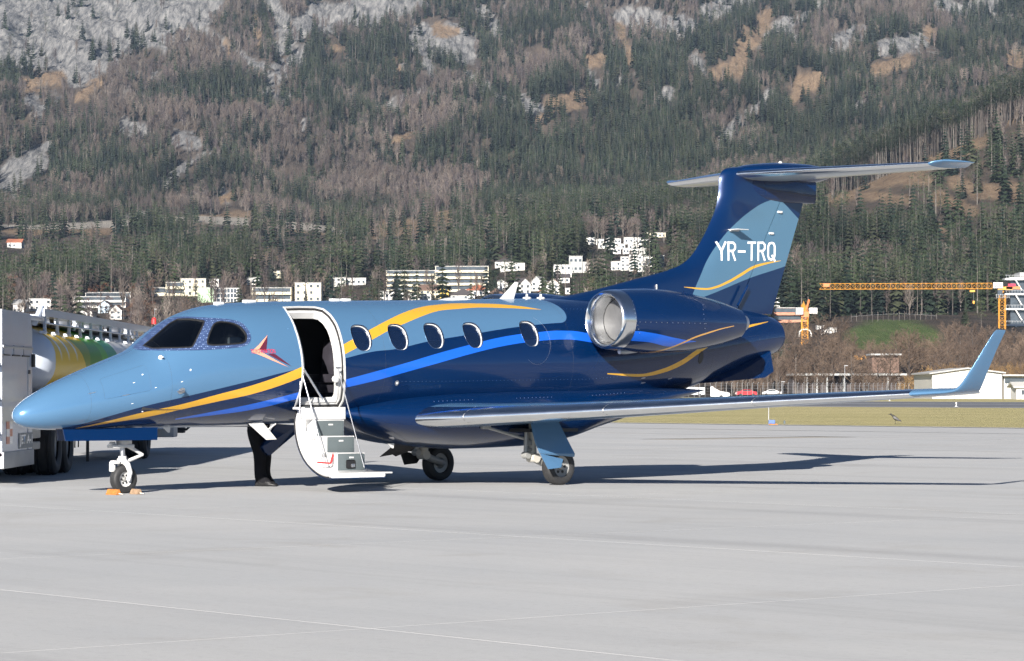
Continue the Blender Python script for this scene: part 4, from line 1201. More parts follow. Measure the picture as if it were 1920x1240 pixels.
# ================================================================== THE GROUND
RN = Vector((.766, .643)); RL = Vector((-.643, .766))      # across and along the runway
def strip_mesh(d0, d1, l0, l1, z, nl=1):
    bm = B(); a = []
    for i in range(nl + 1):
        l = l0 + (l1 - l0) * i / nl
        p = RN * d0 + RL * l; q = RN * d1 + RL * l
        a.append((bm.verts.new((p.x, p.y, z)), bm.verts.new((q.x, q.y, z))))
    for i in range(nl): bm.faces.new((a[i][0], a[i][1], a[i + 1][1], a[i + 1][0]))
    me = bpy.data.meshes.new('m'); bmesh.ops.recalc_face_normals(bm, faces=bm.faces); bm.to_mesh(me); bm.free()
    if me.polygons[0].normal.z < 0: me.flip_normals()
    return me
def concrete():
    m, nt, b = nodes_of('apron_concrete')
    g = nt.nodes.new('ShaderNodeNewGeometry'); oi = nt.nodes.new('ShaderNodeObjectInfo')
    mp = nt.nodes.new('ShaderNodeMapping'); mp.inputs['Rotation'].default_value = (0, 0, -math.atan2(RL.y, RL.x)); nt.links.new(g.outputs['Position'], mp.inputs[0])
    n1 = N(nt, 'ShaderNodeTexNoise', Scale=.22, Detail=8.0, Roughness=.66); nt.links.new(mp.outputs[0], n1.inputs[0])
    ms = nt.nodes.new('ShaderNodeMapping'); ms.inputs['Scale'].default_value = (.09, 1.6, 1); nt.links.new(mp.outputs[0], ms.inputs[0])
    n2 = N(nt, 'ShaderNodeTexNoise', Scale=1.0, Detail=6.0, Roughness=.7); nt.links.new(ms.outputs[0], n2.inputs[0])
    n3 = N(nt, 'ShaderNodeTexNoise', Scale=14.0, Detail=8.0, Roughness=.7); nt.links.new(mp.outputs[0], n3.inputs[0])
    c = ramp(nt, n1.outputs[0], [(.32, (.385, .392, .392)), (.68, (.440, .440, .430))])
    c = mixc(nt, math_(nt, 'MULTIPLY', ramp_f(nt, n2.outputs[0], .47, .70), .24), c, (.27, .275, .28))
    c = mixc(nt, math_(nt, 'MULTIPLY', ramp_f(nt, n3.outputs[0], .52, .75), .35), c, (.24, .24, .235))
    n5 = N(nt, 'ShaderNodeTexNoise', Scale=.55, Detail=5.0, Roughness=.55, Distortion=.6); nt.links.new(mp.outputs[0], n5.inputs[0])
    c = mixc(nt, math_(nt, 'MULTIPLY', ramp_f(nt, n5.outputs[0], .56, .70), .30), c, (.30, .285, .26))
    # curved tyre scrubs
    wv = nt.nodes.new('ShaderNodeTexWave'); wv.wave_type = 'RINGS'; wv.inputs['Scale'].default_value = .06; wv.inputs['Distortion'].default_value = 1.5; wv.inputs['Detail'].default_value = 2.0
    nt.links.new(mp.outputs[0], wv.inputs[0])
    c = mixc(nt, math_(nt, 'MULTIPLY', ramp_f(nt, wv.outputs['Fac'], .93, 1.0), math_(nt, 'MULTIPLY', ramp_f(nt, n2.outputs[0], .42, .6), .22)), c, (.20, .20, .20))
    tone = math_(nt, 'MULTIPLY_ADD', oi.outputs['Random'], .05, .975)
    vm = nt.nodes.new('ShaderNodeVectorMath'); vm.operation = 'SCALE'; nt.links.new(c, vm.inputs[0]); nt.links.new(tone, vm.inputs['Scale'])
    nt.links.new(vm.outputs[0], b.inputs['Base Color']); b.inputs['Roughness'].default_value = .85; b.inputs['Specular IOR Level'].default_value = .25
    bp = nt.nodes.new('ShaderNodeBump'); bp.inputs['Strength'].default_value = .25; bp.inputs['Distance'].default_value = .01
    nt.links.new(n3.outputs[0], bp.inputs['Height']); nt.links.new(bp.outputs[0], b.inputs['Normal'])
    return m
def ramp_f(nt, v, lo, hi):
    return math_(nt, 'MULTIPLY_ADD', v, 1 / (hi - lo), -lo / (hi - lo), clamp=True)
M['conc'] = concrete()
M['sealant'] = simple('joint_sealant', (.33, .305, .26), rough=.8, var=.2, scale=6)
M['asphalt'] = simple('runway_asphalt', (.115, .12, .13), rough=.85, var=.15, scale=.2)
M['paintw'] = simple('runway_paint', (.66, .66, .66), rough=.7, var=.12, scale=2)
# apron: a bed of sealant below slabs of concrete with open joints
apron = link('apron', strip_mesh(-60, 81, -220, 420, -.012), None, M['sealant'], kind='structure')
SL = 7.45; GAP = .009
def slab_mesh():
    bm = B(); s = SL - GAP
    box(bm, (0, 0, -.06), (s, s, .12))
    return fill_mesh(bm)
slab_me = slab_mesh(); slab_me.materials.append(M['conc'])
rot = math.atan2(RL.y, RL.x)
for i in range(-1, 9):
    for j in range(-8, 22):
        d = 17.6 - SL * 2.5 + i * SL; l = -8.0 + (j + .37) * SL
        c = RN * d + RL * l
        if c.y < 4 or c.y > 84 or abs(c.x) > .30 * c.y + 10: continue
        o = bpy.data.objects.new('concrete_slab', slab_me); COL.objects.link(o)
        o.parent = apron; o.location = (c.x, c.y, 0); o.rotation_euler = (0, 0, rot)
# beyond the slabs that can be told apart the apron goes on as one sheet
far = link('apron_surface', strip_mesh(17.6 + SL * 6, 81, -220, 420, -.004), apron, M['conc'], kind='stuff')
link('apron_surface', strip_mesh(-60, 17.6 - SL * 3, -220, 420, -.004), apron, M['conc'], kind='stuff')
link('apron_surface', strip_mesh(17.6 - SL * 3, 17.6 + SL * 6, 60, 420, -.005), apron, M['conc'], kind='stuff')
link('apron_surface', strip_mesh(17.6 - SL * 3, 17.6 + SL * 6, -220, -58, -.005), apron, M['conc'], kind='stuff')
M['stain'] = simple('faded_line_paint', (.47, .47, .46), rough=.8, var=.1)
for d, w in ((70.5, .35), (62.0, .12)):
    link('taxi_line', strip_mesh(d, d + w, -150, 300, .006), apron, M['stain'])
link('edge_kerb', strip_mesh(80.6, 81.3, -220, 420, .012), apron, M['stain'])

def grass_mat(name, a, b_, c_, sc=.35):
    m, nt, b = nodes_of(name)
    g = nt.nodes.new('ShaderNodeNewGeometry')
    mp = nt.nodes.new('ShaderNodeMapping'); mp.inputs['Rotation'].default_value = (0, 0, -math.atan2(RL.y, RL.x)); mp.inputs['Scale'].default_value = (.2, 1, 1); nt.links.new(g.outputs['Position'], mp.inputs[0])
    n1 = N(nt, 'ShaderNodeTexNoise', Scale=sc, Detail=8.0, Roughness=.7); nt.links.new(mp.outputs[0], n1.inputs[0])
    n2 = N(nt, 'ShaderNodeTexNoise', Scale=3.0, Detail=8.0, Roughness=.8); nt.links.new(g.outputs['Position'], n2.inputs[0])
    c = ramp(nt, n1.outputs[0], [(.35, a), (.55, b_), (.7, c_)])
    c = mixc(nt, math_(nt, 'MULTIPLY', ramp_f(nt, n2.outputs[0], .45, .75), .5), c, tuple(q * .5 for q in a))
    nt.links.new(c, b.inputs['Base Color']); b.inputs['Roughness'].default_value = .95; b.inputs['Specular IOR Level'].default_value = .1
    bp = nt.nodes.new('ShaderNodeBump'); bp.inputs['Strength'].default_value = .8; bp.inputs['Distance'].default_value = .1
    nt.links.new(n2.outputs[0], bp.inputs['Height']); nt.links.new(bp.outputs[0], b.inputs['Normal'])
    return m
M['grass'] = grass_mat('dry_winter_grass', (.30, .28, .12), (.44, .385, .20), (.53, .44, .26))
M['meadow'] = grass_mat('green_meadow', (.075, .135, .03), (.09, .16, .035), (.11, .17, .045), .05)

# ================================================================== TERRAIN
def noise_lattice(seed, n=256):
    r = np.random.RandomState(seed); return r.rand(n, n)
_LAT = [noise_lattice(s) for s in range(6)]
def vnoise(x, y, k=0):
    L_ = _LAT[k % 6]; xi = np.floor(x).astype(int); yi = np.floor(y).astype(int); fx = x - xi; fy = y - yi
    fx = fx * fx * (3 - 2 * fx); fy = fy * fy * (3 - 2 * fy)
    a = L_[xi % 256, yi % 256]; b = L_[(xi + 1) % 256, yi % 256]; c = L_[xi % 256, (yi + 1) % 256]; d = L_[(xi + 1) % 256, (yi + 1) % 256]
    return (a + (b - a) * fx) * (1 - fy) + (c + (d - c) * fx) * fy
def fbm(x, y, o=5, g=.5, k=0):
    s = 0; a = 1; t = 0
    for i in range(o): s = s + a * vnoise(x * 2**i + 17.3 * i, y * 2**i + 9.1 * i, k + i); t += a; a *= g
    return s / t * 2 - 1
_D = [430, 600, 700, 800, 860, 930, 1100, 1250, 1400, 1550, 1700, 1900, 1990, 2050, 2200, 2500, 2900, 3200, 3450, 3800, 4300]
_V = {   # row at which the hillside stands, by bearing (photo column) and distance
 -600: [748, 742, 725, 690, 668, 640, 590, 562, 530, 500, 468, 430, 421, 418, 372, 250, 90, -20, -55, 120, 260],
 250:  [748, 742, 722, 685, 660, 635, 588, 560, 530, 500, 470, 436, 421, 418, 365, 240, 80, -30, -55, 120, 260],
 700:  [748, 742, 724, 690, 666, 640, 580, 552, 520, 492, 466, 446, 436, 432, 380, 255, 90, -20, -55, 120, 260],
 1100: [748, 742, 724, 690, 664, 630, 565, 528, 490, 458, 436, 414, 402, 396, 350, 240, 90, -20, -55, 120, 260],
 1420: [748, 742, 720, 680, 650, 622, 572, 510, 458, 430, 405, 372, 355, 344, 310, 210, 80, -20, -55, 120, 260],
 1600: [748, 738, 705, 645, 606, 604, 580, 490, 400, 352, 345, 330, 320, 312, 280, 195, 75, -20, -55, 120, 260],
 1750: [748, 738, 705, 640, 601, 600, 578, 480, 372, 296, 290, 285, 278, 272, 250, 180, 70, -25, -55, 120, 260],
 1920: [748, 740, 712, 665, 635, 615, 575, 470, 350, 222, 215, 212, 208, 200, 190, 150, 60, -25, -55, 120, 260],
 2500: [748, 740, 712, 665, 635, 615, 560, 450, 330, 150, 120, 110, 100, 95, 80, 50, 0, -50, -55, 120, 260]}
_U = sorted(_V); _PF = [pchip(_D, _V[u]) for u in _U]
def row_of(u, D):
    u = np.asarray(u, float); D = np.asarray(D, float)
    vs = np.stack([f(D) for f in _PF]); uu = np.array(_U, float)
    uc = np.clip(u, uu[0], uu[-1] - 1e-6); i = np.clip(np.searchsorted(uu, uc, side='right') - 1, 0, len(uu) - 2)
    t = (uc - uu[i]) / (uu[i + 1] - uu[i]); t = t * t * (3 - 2 * t)
    a = np.take_along_axis(vs, i[None], 0)[0]; b = np.take_along_axis(vs, (i + 1)[None], 0)[0]
    return a + (b - a) * t
def height(X, D):
    X = np.asarray(X, float); D = np.asarray(D, float)
    u = 960 + FPX * X / np.maximum(D, 1)
    H = CH + (YH - row_of(u, D)) * D / FPX
    k = np.clip((D - 950) / 1200, 0, 1)
    w = fbm(X / 260, D / 900, 3, .5, 1)
    gul = 1 - np.abs(fbm((X + 60 * w) / 150 + D / 1400, D / 650, 4, .55, 2)) * 2.2      # spurs and gullies running down the slope
    H = H + k * (gul * 22 + fbm(X / 60, D / 80, 4, .5, 3) * 9) * np.clip((D - 2080) / 300, .22, 1) * np.clip((4000 - D) / 500, 0, 1)
    H = H + np.clip((D - 2250) / 300, 0, 1) * (1 - np.abs(fbm(X / 26 + D / 90, D / 120, 5, .6, 5)) * 2) * 7 * np.clip((4000 - D) / 500, 0, 1)
    H = H + np.clip((D - 600) / 400, 0, 1) * fbm(X / 45, D / 45, 3, .5, 4) * 1.2
    return H
def ground_at(u, v, D0=450, D1=4200):
    """where the sight line of photo pixel (u, v) meets the hillside"""
    Ds = np.arange(D0, D1, 5.0); X = (u - 960) / FPX * Ds; Z = CH + (YH - v) / FPX * Ds
    g = height(X, Ds) - Z
    i = int(np.argmax(g > 0)) if (g > 0).any() else len(Ds) - 1
    return float(X[i]), float(Ds[i]), float(height(X[i:i + 1], Ds[i:i + 1])[0])
def seg_d(U, V, pts, asp=1.0):
    best = np.full(U.shape, 1e9)
    for (x0, y0), (x1, y1) in zip(pts[:-1], pts[1:]):
        dx, dy = x1 - x0, (y1 - y0) * asp
        t = np.clip(((U - x0) * dx + (V - y0) * asp * dy) / (dx * dx + dy * dy + 1e-9), 0, 1)
        best = np.minimum(best, np.hypot(U - x0 - t * dx, (V - y0) * asp - t * dy))
    return best
ROCKS = [([(380, 60), (460, 110)], 10), ([(560, 60), (600, 20)], 16), ([(500, 170), (540, 180)], 9), ([(140, 60), (230, 20), (330, 40)], 22), ([(20, 60), (120, 70)], 22), ([(640, 150), (660, 180)], 8), ([(900, 20), (930, 60)], 10), ([(720, 205), (740, 190)], 6), ([(60, 300), (90, 270)], 9), ([(560, 250), (575, 230)], 6), ([(1100, 130), (1120, 170)], 7), ([(1300, 110), (1320, 140)], 7), ([(1480, 60), (1500, 90)], 9), ([(1600, 210), (1615, 190)], 6), ([(1840, 60), (1870, 40)], 9), ([(-60, 10), (60, 40), (190, 30)], 74), ([(190, 20), (300, 10), (352, -20)], 62), ([(150, 140), (215, 90), (260, 60)], 24), ([(60, 190), (70, 210)], 14),
 ([(510, 10), (532, 60), (528, 90)], 16), ([(470, 125), (510, 150), (560, 110)], 15), ([(620, 40), (700, 10), (800, -20)], 24), ([(790, 75), (870, 90)], 24), ([(800, 110), (812, 150)], 10), ([(10, 330), (70, 300)], 18), ([(30, 350), (12, 350)], 14),
 ([(235, 240), (262, 245)], 15), ([(330, 262), (362, 268)], 15), ([(300, 350), (345, 312), (390, 285)], 8), ([(415, 345), (425, 380)], 7), ([(1170, 30), (1290, 50)], 18), ([(1330, 20), (1400, 0)], 16), ([(1565, 80), (1615, 60)], 14), ([(1655, 90), (1730, 75)], 17), ([(1770, 10), (1800, 20)], 12),
 ([(1345, 268), (1400, 222), (1450, 172)], 9), ([(1245, 190), (1252, 170)], 8), ([(980, 190), (1010, 215)], 14), ([(880, 150), (960, 200)], 10), ([(228, 425), (262, 410)], 9), ([(845, 60), (860, 70)], 16), ([(1440, 60), (1550, 10)], 10)]
SOILS = [([(50, 160), (110, 150)], 12), ([(478, 30), (484, 80)], 9), ([(425, 80), (432, 110)], 7), ([(610, 95), (640, 90)], 8), ([(745, 110), (752, 150)], 7), ([(820, 55), (850, 60)], 9), ([(1040, 195), (1090, 185)], 16), ([(995, 228), (1030, 215)], 8), ([(1160, 50), (1175, 90), (1185, 115)], 8),
 ([(1110, 115), (1130, 110)], 10), ([(1345, 140), (1380, 130), (1390, 95)], 15), ([(1405, 80), (1440, 30)], 12), ([(1400, 60), (1400, 90)], 8), ([(1640, 130), (1700, 115)], 13), ([(1740, 60), (1750, 70)], 12), ([(1500, 160), (1530, 150)], 15), ([(1490, 185), (1505, 175)], 10), ([(1895, 105), (1915, 110)], 14),
 ([(700, 433), (780, 428), (850, 410)], 15), ([(120, 436), (260, 428)], 7), ([(540, 432), (700, 442)], 6), ([(870, 408), (940, 412)], 9), ([(360, 408), (470, 400)], 6), ([(395, 385), (455, 360)], 7), ([(0, 432), (120, 430)], 8), ([(470, 480), (520, 486)], 6), ([(150, 180), (190, 150)], 9), ([(735, 265), (790, 240)], 6),
 ([(1650, 322), (1760, 262), (1930, 222)], 9), ([(1680, 335), (1760, 300), (1840, 262)], 16), ([(1560, 370), (1640, 345), (1740, 335)], 13), ([(1790, 340), (1830, 360), (1900, 362)], 14), ([(1760, 370), (1825, 395)], 12), ([(1760, 425), (1780, 440)], 8), ([(1590, 360), (1700, 375)], 9)]
def masks(X, D, dv=0):
    u = 960 + FPX * X / D; Hh = height(X, D); v = YH - FPX * (Hh - CH) / D - dv
    j = 9 * fbm(X / 22, D / 40, 4, .6, 0); j2 = 6 * fbm(X / 7 + 50, D / 14, 3, .6, 5)
    def field(L_):
        m = np.zeros(u.shape)
        for pts, r in L_:
            dd = seg_d(u, v, pts); m = np.maximum(m, np.clip((r * 1.3 - dd + j * 1.25 + j2 * 1.2) / 6, 0, 1))
        return m
    far = D > 1850
    rock = field(ROCKS) * far
    soil = field(SOILS) * (D > 1250)
    # scree and ledges wherever the ground is steep
    rock = np.maximum(rock, np.clip((fbm(X / 34, D / 75, 5, .65, 1) - .24) * 6, 0, 1) * np.clip((D - 2300) / 300, 0, 1) * .9)
    led = seg_d(u, v, [(-300, 424), (60, 428), (200, 420), (350, 410), (480, 418), (560, 424), (640, 434)])
    road = np.clip((8 - led + j * .35) / 3, 0, 1) * ((D > (1450 if np.any(dv) else 1880)) & (D < 2300))
    mead = np.clip((1 - np.hypot((u - 1672) / 100, (v - 634) / 38)) * 5 + j * .09 + j2 * .06, 0, 1) * (v > 600) * ((D > 780) & (D < 1000))
    return u, v, rock, soil, road, mead
def terrain():
    a = np.concatenate([np.linspace(-.72, -.24, 60)[:-1], np.linspace(-.24, .24, 560), np.linspace(.24, .72, 60)[1:]])
    d = np.concatenate([np.linspace(432, 1150, 130)[:-1], np.linspace(1150, 3450, 400), np.linspace(3450, 4300, 20)[1:]])
    A_, Dd = np.meshgrid(a, d); X = A_ * Dd; Z = height(X, Dd)
    fade = np.clip((Dd - 432) / 40, 0, 1); Z = Z * fade + (1 - fade) * (-.3)
    # flat out to the fence
    flat = np.clip((RN.x * X + RN.y * Dd - 420) / 60, 0, 1); Z = np.where(Dd < 900, Z * flat + (1 - flat) * np.minimum(Z, .02) , Z)
    n, mcol = Dd.shape
    co_ = np.stack([X.ravel(), Dd.ravel(), Z.ravel()], 1)
    i = np.arange((n - 1) * (mcol - 1)); r = i // (mcol - 1); c = i % (mcol - 1); v0 = r * mcol + c
    F = np.stack([v0, v0 + 1, v0 + mcol + 1, v0 + mcol], 1)
    me = bpy.data.meshes.new('hillside'); me.vertices.add(len(co_)); me.vertices.foreach_set('co', co_.ravel())
    me.loops.add(F.size); me.loops.foreach_set('vertex_index', F.ravel()); me.polygons.add(len(F))
    me.polygons.foreach_set('loop_start', np.arange(len(F)) * 4); me.polygons.foreach_set('loop_total', np.full(len(F), 4)); me.update()
    me.polygons.foreach_set('use_smooth', np.ones(len(F), bool))
    u, v, rock, soil, road, mead = masks(X.ravel(), Dd.ravel())
    at = me.color_attributes.new('cover', 'FLOAT_COLOR', 'POINT')
    at.data.foreach_set('color', np.stack([rock, soil, road, mead], 1).ravel().astype(np.float32))
    return me
def hill_mat():
    m, nt, b = nodes_of('hillside_cover')
    at = nt.nodes.new('ShaderNodeAttribute'); at.attribute_name = 'cover'
    sep = nt.nodes.new('ShaderNodeSeparateColor'); nt.links.new(at.outputs['Color'], sep.inputs[0])
    g = nt.nodes.new('ShaderNodeNewGeometry')
    n1 = N(nt, 'ShaderNodeTexNoise', Scale=.03, Detail=8.0, Roughness=.65); nt.links.new(g.outputs['Position'], n1.inputs[0])
    n2 = N(nt, 'ShaderNodeTexNoise', Scale=.22, Detail=8.0, Roughness=.75); nt.links.new(g.outputs['Position'], n2.inputs[0])
    floor_ = ramp(nt, n1.outputs[0], [(.35, (.050, .042, .036)), (.5, (.085, .068, .054)), (.68, (.12, .092, .068))])
    # limestone with ledges and cracks
    mp = nt.nodes.new('ShaderNodeMapping'); mp.inputs['Scale'].default_value = (.24, .04, .06); mp.inputs['Rotation'].default_value = (.0, -.75, 0); nt.links.new(g.outputs['Position'], mp.inputs[0])
    n3 = N(nt, 'ShaderNodeTexNoise', Scale=1.0, Detail=10.0, Roughness=.72, Distortion=.4); nt.links.new(mp.outputs[0], n3.inputs[0])
    rockc = ramp(nt, n3.outputs[0], [(.34, (.05, .055, .06)), (.44, (.14, .14, .14)), (.54, (.245, .24, .232)), (.72, (.37, .36, .345))])
    soilc = ramp(nt, n2.outputs[0], [(.3, (.13, .09, .06)), (.5, (.22, .155, .10)), (.7, (.30, .23, .155))])
    roadc = ramp(nt, n2.outputs[0], [(.35, (.28, .25, .21)), (.65, (.42, .39, .34))])
    mead = ramp(nt, n2.outputs[0], [(.35, (.085, .125, .035)), (.5, (.10, .15, .045)), (.68, (.16, .165, .07))])
    c = mixc(nt, sep.outputs[0], floor_, rockc); c = mixc(nt, sep.outputs[1], c, soilc); c = mixc(nt, sep.outputs[2], c, roadc)
    c = mixc(nt, at.outputs['Alpha'], c, mead)
    nt.links.new(c, b.inputs['Base Color']); b.inputs['Roughness'].default_value = .95; b.inputs['Specular IOR Level'].default_value = .15
    bp = nt.nodes.new('ShaderNodeBump'); bp.inputs['Strength'].default_value = 1.0; bp.inputs['Distance'].default_value = 5.0
    nt.links.new(n3.outputs[0], bp.inputs['Height']); nt.links.new(bp.outputs[0], b.inputs['Normal'])
    return m
M['hill'] = hill_mat()
link('hillside', terrain(), None, M['hill'], kind='structure')
link('ground', strip_mesh(-5000, 700, -5000, 5000, -.30), None, M['grass'], kind='structure')
link('grass_strip', strip_mesh(81.3, 170, -500, 900, .0, 60), None, M['grass'], kind='structure')
runway = link('runway', strip_mesh(170, 252, -700, 1200, .004), None, M['asphalt'], kind='structure')
for d in (171.5, 249.5, 210.5):
    link('runway_line', strip_mesh(d, d + 1.3, -700, 1200, .010), runway, M['paintw'])
link('grass_strip', strip_mesh(252, 470, -700, 900, .0, 60), None, M['grass'], kind='structure')

# ================================================================== TREES
def tri_mesh(name, V, F, mats, mi=None):
    me = bpy.data.meshes.new(name); me.from_pydata([tuple(v) for v in V], [], F)
    for m in mats: me.materials.append(m)
    if mi is not None: me.polygons.foreach_set('material_index', mi)
    me.update(); return me
def leaf_mat(name, cols, rough=.8, tr=0.0):
    m, nt, b = nodes_of(name)
    oi = nt.nodes.new('ShaderNodeObjectInfo'); g = nt.nodes.new('ShaderNodeNewGeometry')
    c = ramp(nt, oi.outputs['Random'], [(i / (len(cols) - 1), q) for i, q in enumerate(cols)])
    no = N(nt, 'ShaderNodeTexNoise', Scale=.6, Detail=4.0); nt.links.new(g.outputs['Position'], no.inputs[0])
    n2 = N(nt, 'ShaderNodeTexNoise', Scale=.013, Detail=3.0); nt.links.new(g.outputs['Position'], n2.inputs[0])
    k = math_(nt, 'MULTIPLY', math_(nt, 'MULTIPLY_ADD', no.outputs[0], 1.8, .1), math_(nt, 'MULTIPLY_ADD', n2.outputs[0], 1.6, .2))
    vm = nt.nodes.new('ShaderNodeVectorMath'); vm.operation = 'SCALE'; nt.links.new(c, vm.inputs[0]); nt.links.new(k, vm.inputs['Scale'])
    nt.links.new(vm.outputs[0], b.inputs['Base Color']); b.inputs['Roughness'].default_value = rough; b.inputs['Specular IOR Level'].default_value = .15
    return m
M['spruce'] = leaf_mat('spruce_needles', [(.009, .017, .014), (.020, .033, .019), (.037, .050, .024), (.014, .024, .019), (.050, .055, .030), (.026, .038, .022)])
M['pine'] = leaf_mat('pine_needles', [(.022, .038, .021), (.046, .063, .028), (.028, .044, .028), (.062, .074, .036), (.036, .052, .025)])
M['twig'] = leaf_mat('bare_twigs', [(.072, .058, .056), (.112, .092, .078), (.062, .050, .052), (.100, .076, .060), (.150, .128, .108), (.086, .070, .066)])
M['twig_near'] = leaf_mat('brown_twigs', [(.105, .075, .055), (.135, .098, .072), (.088, .064, .050), (.12, .085, .06)])
M['brown'] = leaf_mat('brown_dead_leaves', [(.12, .055, .035), (.14, .07, .04), (.11, .062, .042)])
M['bark'] = leaf_mat('pale_bark', [(.07, .06, .052), (.15, .135, .12), (.055, .046, .042), (.09, .08, .07)])
M['shrub'] = leaf_mat('straw_shrub', [(.24, .15, .065), (.28, .175, .07), (.20, .125, .065)])
def add_trunk(V, F, h, r, base=0, lean=0.0, n=5):
    k = len(V)
    for z, rr in ((0, r), (h * .5, r * .65), (h, r * .12)):
        for i in range(n): t = 2 * math.pi * i / n; V.append((rr * math.cos(t) + lean * z, rr * math.sin(t), z))
    for s in range(2):
        for i in range(n): a = k + s * n + i; b = k + s * n + (i + 1) % n; F.append((a, b, b + n, a + n))
def spruce(seed, layers=13, per=11, w=.17, bare=.06):
    R = random.Random(seed); V, F = [], []; add_trunk(V, F, 1.0, .014); nt_ = len(F)
    for i in range(layers):
        f = i / (layers - 1); z = bare + (1 - bare) * f ** .92; r = w * (1 - f) ** .85 * R.uniform(.8, 1.15) + .012
        for j in range(per):
            t = 2 * math.pi * (j + R.uniform(-.35, .35)) / per + i; rr = r * R.uniform(.65, 1.15); dr = -rr * R.uniform(.15, .55)
            c, s = math.cos(t), math.sin(t); hw = rr * R.uniform(.22, .38); k = len(V)
            V += [(0, 0, z + .02), (c * rr * .6 - s * hw, s * rr * .6 + c * hw, z + dr * .35), (c * rr, s * rr, z + dr), (c * rr * .6 + s * hw, s * rr * .6 - c * hw, z + dr * .35 - .01)]
            F += [(k, k + 1, k + 2), (k, k + 2, k + 3)]
    return V, F, nt_
def pine(seed, bare=.42, clumps=15, leaves=17, w=.20, trunk=.013):
    R = random.Random(seed); V, F = [], []; add_trunk(V, F, .93, trunk, lean=R.uniform(-.03, .03)); nt_ = len(F)
    for _ in range(clumps):
        f = R.random(); z = bare + (1 - bare) * f; rm = w * math.sqrt(max(0, 1 - ((f - .42) / .62) ** 2)) ; t = R.uniform(0, 6.283); r = rm * R.uniform(.25, 1)
        cx, cy = r * math.cos(t), r * math.sin(t); cr = R.uniform(.05, .085)
        for _ in range(leaves):
            a = Vector((R.gauss(0, 1), R.gauss(0, 1), R.gauss(0, .6))); a = a.normalized() * cr * R.uniform(.4, 1); p = Vector((cx, cy, z)) + a
            e1 = Vector((R.uniform(-1, 1), R.uniform(-1, 1), R.uniform(-.5, .5))) * .034; e2 = Vector((R.uniform(-1, 1), R.uniform(-1, 1), R.uniform(-.5, .5))) * .034
            k = len(V); V += [tuple(p), tuple(p + e1), tuple(p + e2)]; F.append((k, k + 1, k + 2))
    return V, F, nt_
def bare_tree(seed, n1=16, n2=6, n3=3, w=.0022, spread=.34, trunk=.014, z0=.22, n4=0, up=.9, tn=5):
    R = random.Random(seed); V, F = [], []; add_trunk(V, F, .78, trunk, lean=R.uniform(-.04, .04), n=tn); ntk = len(F)
    def sliver(p, q, w0):
        d = (q - p).normalized(); s = d.cross(Vector((R.uniform(-1, 1), R.uniform(-1, 1), R.uniform(-.3, .3)))).normalized() * w0
        k = len(V); V.extend([tuple(p - s), tuple(p + s), tuple(q)]); F.append((k, k + 1, k + 2))
        if w0 > w * 1.4:
            s2 = d.cross(s).normalized() * w0; k = len(V); V.extend([tuple(p - s2), tuple(p + s2), tuple(q)]); F.append((k, k + 1, k + 2))
    for i in range(n1):
        f = (i + R.random()) / n1; z = z0 + (.76 - z0) * f; t = i * 2.4 + R.uniform(-.5, .5); ln = spread * (1.05 - .62 * f) * R.uniform(.75, 1.2)
        d = Vector((math.cos(t), math.sin(t), up * R.uniform(.7, 1.6))).normalized(); p = Vector((0, 0, z)); q = p + d * ln
        if q.z > 1.0: q.z = 1.0
        sliver(p, q, w * 2.4)
        for j in range(n2):
            g = .25 + .7 * (j + R.random()) / n2; p2 = p.lerp(q, g); d2 = (d + Vector((R.gauss(0, .55), R.gauss(0, .55), R.uniform(-.1, .7)))).normalized(); q2 = p2 + d2 * ln * R.uniform(.3, .55)
            sliver(p2, q2, w * 1.3)
            for _ in range(n3):
                p3 = p2.lerp(q2, R.uniform(.2, .9)); d3 = (d2 + Vector((R.gauss(0, .6), R.gauss(0, .6), R.gauss(.15, .4)))).normalized(); q3 = p3 + d3 * ln * R.uniform(.15, .3)
                sliver(p3, q3, w)
                for _ in range(n4):
                    p4 = p3.lerp(q3, R.uniform(.2, .9)); d4 = (d3 + Vector((R.gauss(0, .7), R.gauss(0, .7), R.gauss(.1, .5)))).normalized(); sliver(p4, p4 + d4 * ln * R.uniform(.08, .17), w * .8)
    return V, F, ntk
def scatter_mesh(name, gen, leaf):
    V, F, k = gen
    return tri_mesh(name, V, F, [M['bark'], leaf], np.array([0] * k + [1] * (len(F) - k)))
SRC = {
 'spruce': [scatter_mesh('spruce_kind', spruce(i, w=w_), M['spruce']) for i, w_ in ((1, .19), (2, .23), (3, .165), (4, .25))],
 'pine': [scatter_mesh('pine_kind', pine(i, bare=b_), M['pine']) for i, b_ in ((11, .30), (12, .15), (13, .38))],
 'bare': [scatter_mesh('bare_kind', bare_tree(i, n1=15, n2=6, n3=2, w=.0058, spread=.30, z0=.16, up=1.9, trunk=.019), M['twig']) for i in (21, 22, 23)],
 'tall': [scatter_mesh('tall_kind', pine(i, bare=.62, clumps=9, w=.13, trunk=.011), M['spruce']) for i in (31, 32)]}
